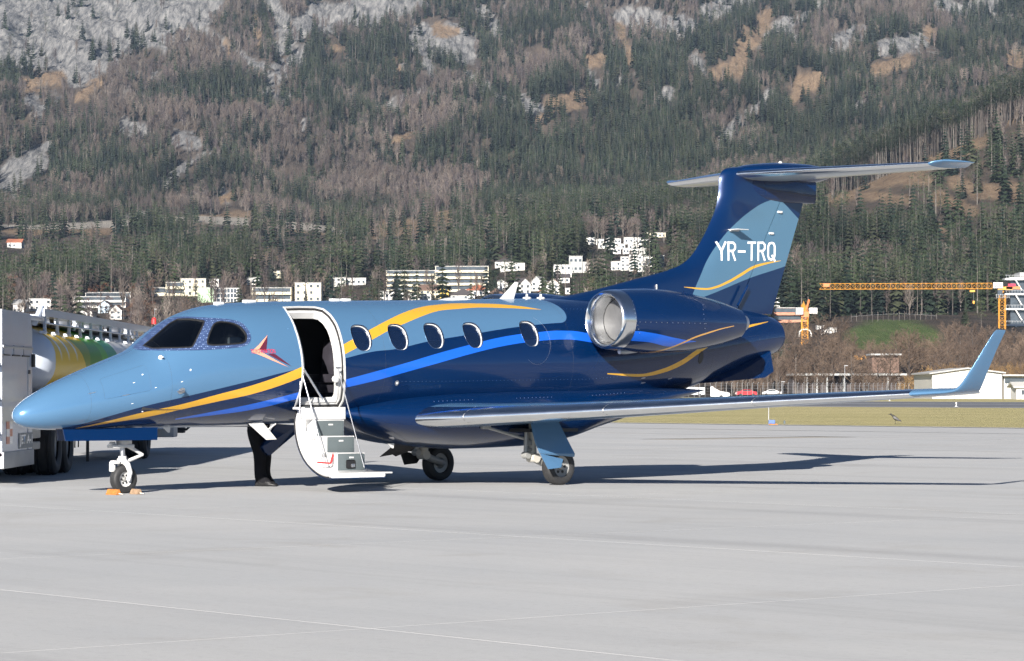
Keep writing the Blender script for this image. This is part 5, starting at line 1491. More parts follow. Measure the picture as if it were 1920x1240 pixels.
def gn_scatter(name, mesh, pts, rots, scl):
    me = bpy.data.meshes.new(name); me.from_pydata([tuple(p) for p in pts], [], [])
    a = me.attributes.new('turn', 'FLOAT', 'POINT'); a.data.foreach_set('value', np.array(rots, np.float32))
    a = me.attributes.new('size', 'FLOAT', 'POINT'); a.data.foreach_set('value', np.array(scl, np.float32))
    o = link(name, me, None, (), kind='stuff')
    src = bpy.data.objects.new(name + '_tree', mesh)
    ng_ = bpy.data.node_groups.new(name, 'GeometryNodeTree')
    ng_.interface.new_socket('Geometry', in_out='INPUT', socket_type='NodeSocketGeometry'); ng_.interface.new_socket('Geometry', in_out='OUTPUT', socket_type='NodeSocketGeometry')
    gi = ng_.nodes.new('NodeGroupInput'); go = ng_.nodes.new('NodeGroupOutput')
    ip = ng_.nodes.new('GeometryNodeInstanceOnPoints'); ob = ng_.nodes.new('GeometryNodeObjectInfo'); ob.inputs['Object'].default_value = src; ob.inputs['As Instance'].default_value = True
    t = ng_.nodes.new('GeometryNodeInputNamedAttribute'); t.data_type = 'FLOAT'; t.inputs['Name'].default_value = 'turn'
    s = ng_.nodes.new('GeometryNodeInputNamedAttribute'); s.data_type = 'FLOAT'; s.inputs['Name'].default_value = 'size'
    cx = ng_.nodes.new('ShaderNodeCombineXYZ'); ng_.links.new(t.outputs['Attribute'], cx.inputs[2])
    ng_.links.new(gi.outputs[0], ip.inputs['Points']); ng_.links.new(ob.outputs['Geometry'], ip.inputs['Instance'])
    ng_.links.new(cx.outputs[0], ip.inputs['Rotation']); ng_.links.new(s.outputs['Attribute'], ip.inputs['Scale'])
    ng_.links.new(ip.outputs[0], go.inputs[0])
    md_ = o.modifiers.new('forest', 'NODES'); md_.node_group = ng_
    return o
# keep-out discs for buildings are filled in by the village below
KEEP = []
def keep(u0, u1, v0, v1, D): KEEP.append((u0, u1, v0, v1, D))
# ================================================================== BUILDINGS
M['wallw'] = simple('white_render', (.60, .59, .56), rough=.85, var=.08, scale=.3)
M['cream'] = simple('cream_render', (.60, .55, .42), rough=.85, var=.07, scale=.3)
M['yellow'] = simple('yellow_render', (.60, .42, .10), rough=.85, var=.06, scale=.3)
M['greyc'] = simple('grey_facade', (.34, .35, .34), rough=.85, var=.1, scale=.3)
M['green'] = simple('pale_green_render', (.36, .52, .33), rough=.85, var=.05, scale=.3)
M['brick'] = simple('orange_brick', (.42, .20, .13), rough=.9, var=.15, scale=.8)
M['bluew'] = simple('pale_blue_render', (.48, .58, .66), rough=.85, var=.05, scale=.3)
M['pane'] = simple('dark_window_glass', (.055, .065, .075), rough=.12, var=.4, scale=.5, coat=.5)
M['tile_and_shade_dark'] = simple('dark_roof_and_shade', (.075, .065, .065), rough=.8, var=.2, scale=1)
M['tile_brown'] = simple('brown_roof', (.16, .10, .075), rough=.85, var=.2, scale=1)
M['tile_red'] = simple('red_roof', (.36, .125, .065), rough=.85, var=.2, scale=1)
M['flatroof'] = simple('gravel_roof', (.33, .33, .32), rough=.9, var=.15, scale=1)
M['slabw'] = simple('white_balcony', (.60, .60, .58), rough=.7, var=.05, scale=.5)
M['crane'] = simple('crane_yellow', (.66, .30, .04), rough=.55, var=.1)
M['cranered'] = simple('crane_orange', (.62, .17, .05), rough=.55, var=.1)
M['hangarw'] = simple('hangar_sheet', (.50, .49, .45), rough=.7, var=.05, scale=.15)
M['steel'] = simple('galvanised_steel', (.36, .37, .38), rough=.5, metal=.4, var=.12)
M['purple'] = simple('dark_red_curtain', (.14, .03, .06), rough=.8)
M['carred'] = simple('red_car_paint', (.50, .03, .035), rough=.3, coat=.8)
M['carwhite'] = simple('white_car_paint', (.75, .75, .74), rough=.3, coat=.8)
M['chockt'] = simple('worn_wood', (.27, .18, .11), rough=.8, var=.35, scale=25)
_win_cache = {}
def window_mesh(w, h, wall):
    k = (round(w, 2), round(h, 2), wall.name)
    if k not in _win_cache:
        bm = B(); t = .10
        box(bm, (0, -.02, 0), (w - t, .06, h - t), mi=1)
        for dx in (-1, 1): box(bm, (dx * (w - t) / 2, -.04, 0), (t, .14, h), mi=0)
        for dz in (-1, 1): box(bm, (0, -.035, dz * (h - t) / 2), (w - 2 * t, .13, t), mi=0)
        me = fill_mesh(bm); me.materials.append(wall); me.materials.append(M['pane']); _win_cache[k] = me
    return _win_cache[k]
PLACES = []       # (u0, u1, v0, v1, D, phrase)
def building(name, label, cat, u0, u1, vt, vb, wall='wallw', roof='flat', roofm=None, floors=2, bays=3, style='windows', depth=11, yaw=0, D=None, group=None, phrase=None, win=(1.2, 1.3), gable='side', rise=.35, chimney=False):
    um = (u0 + u1) / 2
    if D is None: D = ground_at(um, vb)[1]
    k = D / FPX; W = (u1 - u0) * k; X = (um - 960) * k; zb = CH + (YH - vb) * k; Ht = (vb - vt) * k
    if roof != 'flat': hr = Ht * rise; Hw = Ht - hr
    else: hr = 0; Hw = Ht
    KEEP.append((u0, u1, vt, vb, D)); PLACES.append((u0, u1, vt, vb, D, phrase or label))
    t = thing(name, label, cat, (X, D, zb), math.radians(yaw), group)
    W /= max(.5, math.cos(math.radians(yaw)) + .25 * abs(math.sin(math.radians(yaw))))
    bm = B(); box(bm, (0, depth / 2, Hw / 2 - 3), (W, depth, Hw + 6))
    if roof == 'gable' and gable == 'front':     # gable wall looks at the camera
        for y in (0.0, depth):
            f = [bm.verts.new((-W / 2, y, Hw)), bm.verts.new((W / 2, y, Hw)), bm.verts.new((0, y, Hw + hr))]; bm.faces.new(f)
    elif roof == 'gable':
        for x in (-W / 2, W / 2):
            f = [bm.verts.new((x, 0, Hw)), bm.verts.new((x, depth, Hw)), bm.verts.new((x, depth / 2, Hw + hr))]; bm.faces.new(f)
    link('wall', fill_mesh(bm), t, M[wall])
    rm = M[roofm or ('flatroof' if roof == 'flat' else 'tile_and_shade_dark')]
    bm = B(); ov = .5
    if roof == 'flat':
        box(bm, (0, depth / 2, Hw + .13), (W + .3, depth + .3, .26))
    else:
        T = .22
        def slab(p):
            a = [bm.verts.new(q) for q in p]; b = [bm.verts.new((q[0], q[1], q[2] + T)) for q in p]
            bm.faces.new(a); bm.faces.new(b[::-1]); n = len(a)
            for i in range(n): bm.faces.new((a[i], a[(i + 1) % n], b[(i + 1) % n], b[i]))
        if roof == 'gable' and gable == 'front':
            sl_ = hr / (W / 2)
            slab([(-W / 2 - ov, -ov, Hw - ov * sl_), (0, -ov, Hw + hr), (0, depth + ov, Hw + hr), (-W / 2 - ov, depth + ov, Hw - ov * sl_)])
            slab([(W / 2 + ov, -ov, Hw - ov * sl_), (0, -ov, Hw + hr + .002), (0, depth + ov, Hw + hr + .002), (W / 2 + ov, depth + ov, Hw - ov * sl_)])
        elif roof == 'gable':
            sl_ = hr / (depth / 2)
            slab([(-W / 2 - ov, -ov, Hw - ov * sl_), (W / 2 + ov, -ov, Hw - ov * sl_), (W / 2 + ov, depth / 2, Hw + hr), (-W / 2 - ov, depth / 2, Hw + hr)])
            slab([(-W / 2 - ov, depth + ov, Hw - ov * sl_), (W / 2 + ov, depth + ov, Hw - ov * sl_), (W / 2 + ov, depth / 2, Hw + hr + .002), (-W / 2 - ov, depth / 2, Hw + hr + .002)])
        else:   # hip
            r = min(W, depth) / 2 * .9; e = [(-W / 2 - ov, -ov, Hw), (W / 2 + ov, -ov, Hw), (W / 2 + ov, depth + ov, Hw), (-W / 2 - ov, depth + ov, Hw)]
            rp = [(-W / 2 + r, depth / 2, Hw + hr), (W / 2 - r, depth / 2, Hw + hr)]
            E_ = [bm.verts.new(q) for q in e]; R_ = [bm.verts.new(q) for q in rp]
            for f in ((E_[0], E_[1], R_[1], R_[0]), (E_[2], E_[3], R_[0], R_[1]), (E_[1], E_[2], R_[1]), (E_[3], E_[0], R_[0]), (E_[3], E_[2], E_[1], E_[0])): bm.faces.new(f)
    ro = link('roof', fill_mesh(bm), t, rm)
    if chimney:
        bm = B(); box(bm, (W * .2, depth * .55, Hw + hr + .1), (.7, .7, 1.4)); link('chimney', fill_mesh(bm), ro, M['wallw'])
    fh = Hw / floors
    if style == 'windows':
        w_, h_ = min(win[0], W / bays * .7), min(win[1], fh * .6)
        me = window_mesh(w_, h_, M[wall])
        for f in range(floors):
            for b_ in range(bays):
                if (b_ * 7 + f * 3 + int(u0)) % 11 == 5: continue
                o = bpy.data.objects.new('window', me); COL.objects.link(o); o.parent = t
                o.location = (-W / 2 + W * (b_ + .5) / bays, -.02, fh * (f + .52))
    elif style == 'bands':      # continuous balconies in front of dark glazing
        for f in range(floors):
            bm = B(); box(bm, (0, -.03, fh * (f + .70)), (W - .6, .08, fh * .52)); link('window_band', fill_mesh(bm), t, M['pane'])
            bm = B(); box(bm, (0, -.65, fh * (f + .22)), (W + .2, 1.3, fh * .36)); link('balcony', fill_mesh(bm), t, M['slabw'] if wall == 'wallw' else M[wall])
    elif style == 'grid':
        for f in range(floors):
            bm = B(); box(bm, (0, -.03, fh * (f + .5)), (W * .99, .08, fh * .78)); link('window_band', fill_mesh(bm), t, M['pane'])
            for b_ in range(bays):
                bm = B(); box(bm, (-W / 2 + W * (b_ + .2) / bays, -.28, fh * (f + .5)), (W / bays * .22, .4, fh * .74)); link('fin', fill_mesh(bm), t, M['slabw'])
    return t
BG = 'houses of the town below the mountain'
def bl(name, label, cat, *a, **k): return building(name, label, cat, *a, group=BG, **k)
bl('house', 'small white house with grey roof behind the fuel truck cabinet', 'house', 24, 46, 562, 586, roof='gable', roofm='flatroof', floors=2, bays=3, phrase='the small white house at the far left')
bl('house', 'white flat-roofed house above the tank of the fuel truck, left', 'house', 54, 96, 561, 584, floors=2, bays=4, phrase='the flat-roofed house above the truck')
bl('apartment_building', 'modern terraced building of long white bands over dark glass, top storey', 'building', 160, 245, 549, 566, floors=1, bays=6, style='bands', phrase='the banded terrace building', depth=16)
bl('apartment_building', 'modern banded building, lower wide storey with white parapets', 'building', 138, 236, 557, 578, floors=2, bays=6, style='bands', phrase='the banded terrace building', depth=12)
bl('house', 'small white gabled house with arched roof below the banded building', 'house', 147, 173, 578, 598, roof='gable', gable='front', roofm='tile_and_shade_dark', floors=1, bays=2, phrase='the small arched-roof house')
bl('house', 'pale blue gabled house below the right end of the banded building', 'house', 184, 206, 564, 588, wall='bluew', roof='gable', gable='front', floors=2, bays=2, phrase='the pale blue gabled house')
bl('house', 'white gabled house right of the pale blue one', 'house', 205, 228, 572, 600, roof='gable', gable='front', floors=2, bays=2, roofm='tile_and_shade_dark', phrase='the white gabled house beside it')
bl('apartment_building', 'low cream terraced block left of the tall cream flats', 'building', 281, 312, 540, 556, wall='cream', floors=1, bays=3, style='bands', phrase='the low cream terrace')
bl('apartment_building', 'cream block with a stepped roof above the cockpit', 'building', 311, 345, 530, 556, wall='cream', floors=2, bays=3, style='bands', phrase='the stepped cream block')
bl('apartment_building', 'tall cream block with roof terrace left of the green building', 'building', 338, 386, 523, 556, wall='cream', floors=3, bays=4, phrase='the tall cream block')
bl('house', 'white house with cluttered roof terrace right behind the green building', 'house', 386, 410, 524, 545, floors=2, bays=3, phrase='the white house behind the green building')
bl('office_building', 'pale green windowless gable end of the office block', 'building', 371, 400, 540, 568, wall='green', floors=3, bays=1, style='none', phrase='the green building')
bl('office_building', 'office block with a grid of dark windows and white fins, joined to the green gable', 'building', 400, 449, 541, 568, floors=3, bays=8, style='grid', phrase='the gridded office block')
bl('house', 'white house high between pines above the office block', 'house', 463, 486, 521, 535, floors=1, bays=3, phrase='the white house between pines')
bl('house', 'yellowish house top showing above pines', 'house', 508, 527, 509, 523, wall='cream', floors=1, bays=2, phrase='the yellowish house')
bl('apartment_building', 'long low cream building with rounded end bands behind the cockpit roof', 'building', 473, 546, 540, 567, wall='cream', floors=2, bays=6, style='bands', phrase='the long low cream building')
bl('apartment_building', 'cream block with balconies right of the long low cream building', 'building', 553, 602, 531, 567, wall='cream', floors=3, bays=4, style='windows', phrase='the cream block with balconies')
bl('house', 'white house with a flat roof between conifers right of the cream blocks', 'house', 621, 648, 521, 538, floors=2, bays=3, phrase='the white house between conifers')
bl('house', 'second white flat-roofed house right of it, half behind trees', 'house', 650, 686, 522, 536, floors=1, bays=4, phrase='the second flat-roofed house')
bl('hotel', 'wide cream hospital-like building, lower left wing of four banded storeys', 'building', 724, 826, 508, 548, wall='cream', floors=4, bays=10, style='bands', depth=15, phrase='the left wing of the big cream building')
bl('hotel', 'wide cream building, taller right wing with banded storeys', 'building', 816, 916, 500, 548, wall='cream', floors=4, bays=10, style='bands', depth=18, phrase='the right wing of the big cream building')
bl('house', 'cream chalet with broad brown roof left of the yellow house', 'house', 786, 829, 534, 562, wall='cream', roof='gable', roofm='tile_brown', floors=2, bays=4, phrase='the brown-roofed chalet', chimney=True)
bl('house', 'bright yellow square house beside the brown-roofed chalet', 'house', 825, 841, 537, 562, wall='yellow', floors=2, bays=2, phrase='the bright yellow house')
bl('house', 'low white house above the cabin roof, left of the chalets', 'house', 712, 756, 547, 563, floors=1, bays=5, phrase='the low white house')
bl('house', 'long white garden wing left of the yellow house', 'house', 765, 808, 552, 565, floors=1, bays=6, phrase='the white garden wing')
bl('house', 'house with a dark hipped roof right of the yellow house', 'house', 845, 890, 541, 562, roof='hip', roofm='tile_and_shade_dark', floors=1, bays=4, phrase='the dark hipped roof', rise=.6)
bl('house', 'house with a red hipped roof in front of the big cream building', 'house', 874, 918, 533, 556, roof='hip', roofm='tile_red', floors=1, bays=4, phrase='the red hipped roof', rise=.5)
bl('house', 'dark-roofed cottage just left of the white blade antenna', 'house', 915, 944, 540, 560, roof='hip', roofm='tile_brown', floors=1, bays=3, phrase='the dark-roofed cottage', rise=.6)
bl('house', 'white chalet with dark gable behind the blade antenna', 'house', 926, 952, 524, 545, roof='gable', gable='front', floors=2, bays=2, phrase='the chalet behind the antenna')
bl('house', 'white steep-gabled house right of the blade antenna', 'house', 972, 996, 522, 552, roof='gable', gable='front', floors=2, bays=2, phrase='the steep-gabled house', yaw=20)
bl('house', 'white twin-gabled row house, left half', 'house', 996, 1016, 519, 546, roof='gable', gable='front', floors=2, bays=2, roofm='flatroof', phrase='the twin-gabled house', yaw=-15)
bl('house', 'white gable wall house facing right behind the jet spine', 'house', 1024, 1049, 522, 553, roof='gable', gable='front', floors=2, bays=2, roofm='tile_brown', phrase='the large white gable')
bl('house', 'small white chalet with red-trimmed roof low above the spine', 'house', 1010, 1033, 541, 558, roof='gable', gable='front', floors=2, bays=3, roofm='tile_red', phrase='the small red-trimmed chalet')
bl('house', 'dark-roofed house with white balconies behind the large gable', 'house', 1041, 1068, 514, 532, roof='gable', floors=1, bays=3, phrase='the dark-roofed house')
bl('house', 'white villa with dark pavilion roof above the chalets', 'house', 928, 962, 484, 503, roof='hip', roofm='tile_and_shade_dark', floors=1, bays=4, phrase='the villa with pavilion roof')
bl('house', 'long white flat house right below the pavilion-roofed villa', 'house', 938, 984, 494, 510, floors=1, bays=6, phrase='the long white flat house')
bl('house', 'white stepped villa left of the grey cube house', 'house', 1038, 1072, 497, 522, floors=2, bays=3, phrase='the stepped villa')
bl('house', 'grey cube-shaped house with two tall cypress shadows', 'house', 1067, 1092, 481, 512, wall='greyc', floors=2, bays=3, phrase='the grey cube house')
bl('house', 'white narrow house right of the grey cube house', 'house', 1093, 1106, 492, 512, floors=2, bays=1, phrase='the narrow white house')
bl('house', 'lowest white villa between the pines above the tail root', 'house', 1060, 1069, 541, 552, floors=1, bays=1, phrase='the lowest white villa')
_words = ['leftmost', 'second from the left', 'third from the left', 'fourth from the left', 'fifth from the left', 'sixth from the left', 'seventh from the left', 'rightmost']
for rn, vt, vb, xs in (('top', 446, 458, [1100, 1118, 1136, 1152, 1170, 1190, 1204]), ('second', 455, 468, [1122, 1140, 1158, 1178, 1196]), ('third', 463, 476, [1150, 1168, 1184, 1199]), ('fourth', 478, 494, [1164, 1180, 1196]), ('fifth', 490, 508, [1146, 1164, 1180, 1196])):
    for i, x in enumerate(xs):
        w_ = 12 + (x * 7) % 8
        wd = _words[i] if i < len(xs) - 1 else 'rightmost'
        bl('terrace_house', 'white cubic house, %s in the %s row of the hillside estate' % (wd, rn), 'house', x, x + w_, vt + (x % 5), vb + (x % 3), floors=1 + (rn in ('fourth', 'fifth')), bays=2 + x % 2, depth=8, phrase='the hillside estate')
bl('terrace_house', 'cubic house with a big dark glass front at the right of the estate', 'house', 1207, 1229, 481, 502, wall='wallw', floors=1, bays=1, win=(7, 5), phrase='the glass-fronted house')
bl('terrace_house', 'white scaffold-like terrace house at the right edge of the estate', 'house', 1228, 1245, 480, 502, floors=3, bays=2, style='bands', phrase='the terrace house at the edge')
bl('house', 'flat pale villa above the estate at the forest edge', 'house', 1213, 1248, 437, 447, wall='cream', floors=1, bays=5, phrase='the villa at the forest edge')
bl('house', 'lone white farmhouse with red roof on the slope at the far left', 'house', 13, 40, 448, 466, roof='gable', roofm='tile_red', floors=1, bays=3, phrase='the lone farmhouse')
bl('house', 'narrow white block just right of the rudder', 'house', 1447, 1462, 558, 584, floors=2, bays=2, phrase='the narrow white block')
bl('apartment_building', 'orange brick terraced house behind the small crane', 'building', 1450, 1512, 578, 606, wall='brick', floors=2, bays=5, style='bands', phrase='the orange brick house')
for i, (x, vt, vb) in enumerate(((1540, 619, 628), (1556, 616, 626), (1532, 612, 618))):
    bl('shed', '%s of three small white sheds in the thicket right of the small crane' % ('middle', 'right', 'upper left')[i], 'shed', x, x + 13, vt, vb, floors=1, bays=2, depth=4, phrase='the white sheds')

# tower block being built at the right edge
def tower():
    D = 930; k = D / FPX; zb = CH + (YH - 655) * k
    X0_, X1_ = (1884 - 960) * k, (1960 - 960) * k; W = X1_ - X0_
    t = thing('tower_block', 'unfinished multi-storey block with white zigzag balconies behind the crane mast', 'building', (X0_, D, zb))
    H_ = (655 - 524) * k
    bm = B(); box(bm, (W / 2 + 1, 8, H_ / 2 - 2), (W - 2, 14, H_ + 4)); link('wall', fill_mesh(bm), t, M['pane'])
    for v in (524, 552, 580, 610, 638):
        z = (655 - v) * k
        bm = B(); box(bm, (W / 2, .3, z), (W, 3.0, .55)); link('balcony', fill_mesh(bm), t, M['slabw'])
        bm = B(); box(bm, (W / 2 + 1, .85, z - 2.1), (2.2, .5, 2.6)); link('curtain', fill_mesh(bm), t, M['purple'])
        for s in range(3):
            bm = B(); tube(bm, [(s * 4.5 + 3.2, -.9, z), (s * 4.5 + 5.4, -.9, z - 3.6)], .22, 5); link('stair', fill_mesh(bm), t, M['slabw'])
        bm = B()
        for s in range(14): box(bm, (s * W / 14 + .3, -1.1, z + .75), (.07, .07, 1.1))
        box(bm, (W / 2, -1.1, z + 1.3), (W, .09, .09)); link('railing', fill_mesh(bm), t, M['steel'], kind='stuff')
    bm = B(); box(bm, (W / 2 + 1.5, 7, H_ + .5), (W, 14, .5)); box(bm, (W / 2 + 3, 6, H_ + 1.6), (W - 4, 10, 1.4)); link('roof', fill_mesh(bm), t, M['greyc'])
    KEEP.append((1884, 1960, 512, 655, D)); PLACES.append((1884, 1960, 512, 655, D, 'the unfinished tower block'))
tower()

# hangar with its lower annexe
def hangar():
    D = 441; k = D / FPX
    t = thing('hangar', 'white sheet-metal hangar with a shallow roof at the far side of the runway', 'hangar', ((1748 - 960) * k, D, CH + (YH - 748) * k))
    W = (1879 - 1748) * k; h0 = (748 - 702) * k; h1 = (748 - 692) * k; d = 20
    bm = B()
    pr = [(0, 0), (W, 0), (W, h0 + .1), (W * .5, h1), (0, h0)]
    rr = [[Vector((x, y, z)) for x, z in pr] for y in (0, d)]
    loft(bm, rr); link('wall', fill_mesh(bm), t, M['hangarw'])
    for i in range(2):
        xa, xb = (0, W * .5) if i == 0 else (W * .5, W + .5); za, zb_ = (h0, h1) if i == 0 else (h1, h0 + .1)
        xa -= .5 * (1 - i)
        bm = B(); loft(bm, [[Vector((xa, y, za)), Vector((xb, y, zb_ + .002 * i)), Vector((xb, y, zb_ + .22)), Vector((xa, y, za + .22))] for y in (-.6, d)]); link('roof', fill_mesh(bm), t, M['flatroof'])
    n = 6
    for i in range(n):
        bm = B(); w_ = (W - .8) / n; box(bm, (.4 + w_ * (i + .5), -.06, h0 * .40), (w_ - .05, .08, h0 * .80)); link('door_panel', fill_mesh(bm), t, M['hangarw'])
    bm = B(); box(bm, (W / 2, -.10, h0 * .815), (W - .6, .14, .10)); link('door_rail', fill_mesh(bm), t, M['steel'])
    bm = B(); box(bm, (W * .88, -.05, h0 * .88), (.8, .08, .9)); link('sign_board', fill_mesh(bm), t, M['greyc'])
    ann = bpy.data.objects.new('annexe', None); COL.objects.link(ann); ann.parent = t
    bm = B(); box(bm, (W + 4.2, 6, h0 * .46), (7.8, 12, h0 * .92)); link('annexe_wall', fill_mesh(bm), ann, M['hangarw'])
    bm = B(); box(bm, (W + 4.1, -.05, h0 * .74), (7.4, .08, h0 * .22)); link('window_band', fill_mesh(bm), ann, M['pane'])
    bm = B(); box(bm, (W + 4.2, 5.6, h0 * .96), (8.6, 13.4, .25)); link('annexe_roof', fill_mesh(bm), ann, M['flatroof'])
    KEEP.append((1748, 1930, 690, 750, D))
    PLACES.append((1748, 1930, 690, 750, D, 'the white hangar'))
hangar()
building('hut', 'small white hut with shallow roof in front of the hangar annexe', 'hut', 1906, 1932, 719, 747, roof='gable', roofm='hangarw', floors=1, bays=1, D=420, depth=5, rise=.25, win=(.8, .9), phrase='the small white hut')

def portico():
    D = 625; k = D / FPX
    t = thing('depot_building', 'long low depot with white columns and a pale flat roof behind bare trees', 'building', ((1490 - 960) * k, D, CH + (YH - 738) * k))
    W = (1695 - 1490) * k; h = (738 - 705) * k
    bm = B(); box(bm, (W / 2, 9, h / 2), (W, 10, h)); link('wall', fill_mesh(bm), t, M['tile_and_shade_dark'])  # wall takes the dark roof colour to paint in the deep shadow under the roof
    bm = B(); box(bm, (W / 2, 6.5, h + .3), (W + 1, 15, .45)); link('roof', fill_mesh(bm), t, M['greyc'])
    bm = B(); box(bm, (W * .86, 9, h + 2.6), (W * .25, 7, 3.8)); link('upper_storey', fill_mesh(bm), t, M['tile_brown'])
    bm = B(); box(bm, (W * .86, 8.6, h + 4.7), (W * .28, 9, .35)); link('upper_roof', fill_mesh(bm), t, M['flatroof'])
    for u in (1513, 1532, 1551, 1582, 1625, 1665, 1685):
        bm = B(); box(bm, ((u - 1490) * k, .3, h / 2), (.38, .38, h)); link('column', fill_mesh(bm), t, M['greyc'])
portico()

# ---- tower cranes
def lattice(bm, p0, p1, w, n, r=.09, tri=False):
    p0, p1 = Vector(p0), Vector(p1); d = (p1 - p0).normalized(); up = Vector((0, 0, 1)) if abs(d.z) < .5 else Vector((0, 1, 0))
    s = d.cross(up).normalized(); u_ = s.cross(d)
    cs = [s * w / 2 - u_ * w / 2, -s * w / 2 - u_ * w / 2, u_ * w / 2] if tri else [s * w / 2 + u_ * w / 2, -s * w / 2 + u_ * w / 2, -s * w / 2 - u_ * w / 2, s * w / 2 - u_ * w / 2]
    for c in cs: tube(bm, [p0 + c, p1 + c], r, 4)
    m = len(cs)
    for i in range(n):
        a = p0.lerp(p1, i / n); b = p0.lerp(p1, (i + 1) / n)
        for j in range(m):
            k = (j + 1) % m
            if i % 2: tube(bm, [a + cs[j], b + cs[k]], r * .42, 4, caps=False)
            else: tube(bm, [a + cs[k], b + cs[j]], r * .42, 4, caps=False)
            tube(bm, [a + cs[j], a + cs[k]], r * .4, 4, caps=False)
def crane_a():
    D = 900; k = D / FPX
    def P(u, v, dy=0): return Vector(((u - 960) * k, dy, CH + (YH - v) * k))
    t = thing('tower_crane', 'large yellow flat-top tower crane, its long jib level across the forest', 'crane', (0, D, 0))
    bm = B(); lattice(bm, P(1879, 660), P(1879, 553), 1.9, 11, .10); link('mast', fill_mesh(bm), t, M['crane'])
    bm = B(); lattice(bm, P(1860, 536.5), P(1537, 537.5), 1.75, 34, .075, tri=True); link('jib', fill_mesh(bm), t, M['crane'])
    bm = B(); box(bm, P(1549, 535), (1.9, 1.4, 1.1)); link('jib_winch', fill_mesh(bm), t, M['cranered'])
    bm = B(); box(bm, P(1884, 541), (4.6, 1.8, 1.0)); tube(bm, [P(1874, 553), P(1879, 545)], .8, 8); link('slewing_platform', fill_mesh(bm), t, M['crane'])
    bm = B(); box(bm, P(1899, 540), (4.4, 1.8, .9)); link('counter_jib', fill_mesh(bm), t, M['cranered'])
    bm = B(); box(bm, P(1896, 535, -1.0), (2.3, .12, .8)); link('banner', fill_mesh(bm), t, M['crimson'])
    sg = B(); box(sg, P(1870, 535.5, -1.3), (3.0, .15, 1.8)); sgo = link('sign_board', fill_mesh(sg), t, M['wallw'])
    q = P(1870, 535.5, -1.385)
    lettering('sign_lettering', 'LCC', sgo, M['black'], lambda s, tt: Vector((q.x - 1.1 + 2.2 * s, q.y - .004, q.z - .5 + 1.0 * tt)), bold=.03)
    bm = B(); box(bm, P(1874, 549, -.5), (1.6, 1.4, 1.7)); link('operator_cab', fill_mesh(bm), t, M['pane'])
    bm = B()
    for s in range(7): box(bm, P(1867 + s * 4, 556, -1.3), (.07, .07, 1.3))
    box(bm, P(1879, 553.5, -1.3), (4.4, .08, .08)); box(bm, P(1879, 557.5, -1.3), (4.4, .08, .08)); link('platform_railing', fill_mesh(bm), t, M['steel'], kind='stuff')
    bm = B(); box(bm, P(1823, 546), (1.6, 1.0, .6)); link('trolley', fill_mesh(bm), t, M['crane'])
    bm = B(); tube(bm, [P(1825, 546), P(1825.5, 565)], .03, 4); link('hoist_rope', fill_mesh(bm), t, M['steel'])
    bm = B(); box(bm, P(1825.5, 567), (.55, .4, .9)); link('hook_block', fill_mesh(bm), t, M['crane'])
    KEEP.append((1535, 1900, 525, 575, D)); PLACES.append((1865, 1893, 540, 655, D, 'the large crane mast'))
crane_a()
def crane_b():
    D = 830; k = D / FPX
    def P(u, v, dy=0): return Vector(((u - 960) * k, dy, CH + (YH - v) * k))
    t = thing('tower_crane', 'smaller yellow crane seen end-on beside the orange brick house', 'crane', (0, D, 0))
    bm = B(); lattice(bm, P(1509, 655), P(1509, 594), 1.7, 9, .13); link('mast', fill_mesh(bm), t, M['crane'])
    bm = B(); lattice(bm, P(1512, 583), P(1517, 566, 16), 1.3, 9, .16, tri=True); link('jib', fill_mesh(bm), t, M['crane'])
    bm = B(); box(bm, P(1523, 583.5, -2), (2.2, 3.0, 1.7)); link('counterweight', fill_mesh(bm), t, M['wallw'])
    bm = B(); box(bm, P(1498, 584, -1), (2.2, 2.0, 2.0)); link('operator_cab', fill_mesh(bm), t, M['greyc'])
    bm = B(); box(bm, P(1509, 590), (2.2, 2.2, 1.6)); tube(bm, [P(1509, 592), P(1517, 562)], .3, 6); link('tower_head', fill_mesh(bm), t, M['cranered'])
    bm = B()
    pr = [P(1498, 632, -.5), P(1499, 622, -.5), P(1504, 618, -.5), P(1514, 618, -.5), P(1520, 622, -.5), P(1521, 632, -.5)]
    tube(bm, pr, .22, 6); link('mast_collar', fill_mesh(bm), t, M['wallw'])
    KEEP.append((1488, 1530, 560, 650, D)); PLACES.append((1488, 1530, 560, 650, D, 'the smaller crane'))
crane_b()
def digger():
    D = 700; k = D / FPX
    def P(u, v, dy=0): return Vector(((u - 960) * k, dy, CH + (YH - v) * k))
    t = thing('excavator', 'small yellow construction machine half hidden in the bare trees', 'excavator', (0, D, 0))
    bm = B(); box(bm, P(1609, 672), (1.9, 1.2, .7), bevel=.08); link('body', fill_mesh(bm), t, M['crane'])
    bm = B(); box(bm, P(1605, 668.5), (.8, .8, .7), bevel=.05); link('cab', fill_mesh(bm), t, M['crane'])
    bm = B(); tube(bm, [P(1615, 671), P(1621, 666), P(1624, 673)], .11, 6); link('arm', fill_mesh(bm), t, M['crane'])
    for s in (-.5, .5):
        bm = B(); box(bm, P(1609, 677, s), (2.0, .3, .45), bevel=.1); link('track', fill_mesh(bm), t, M['black'])
digger()

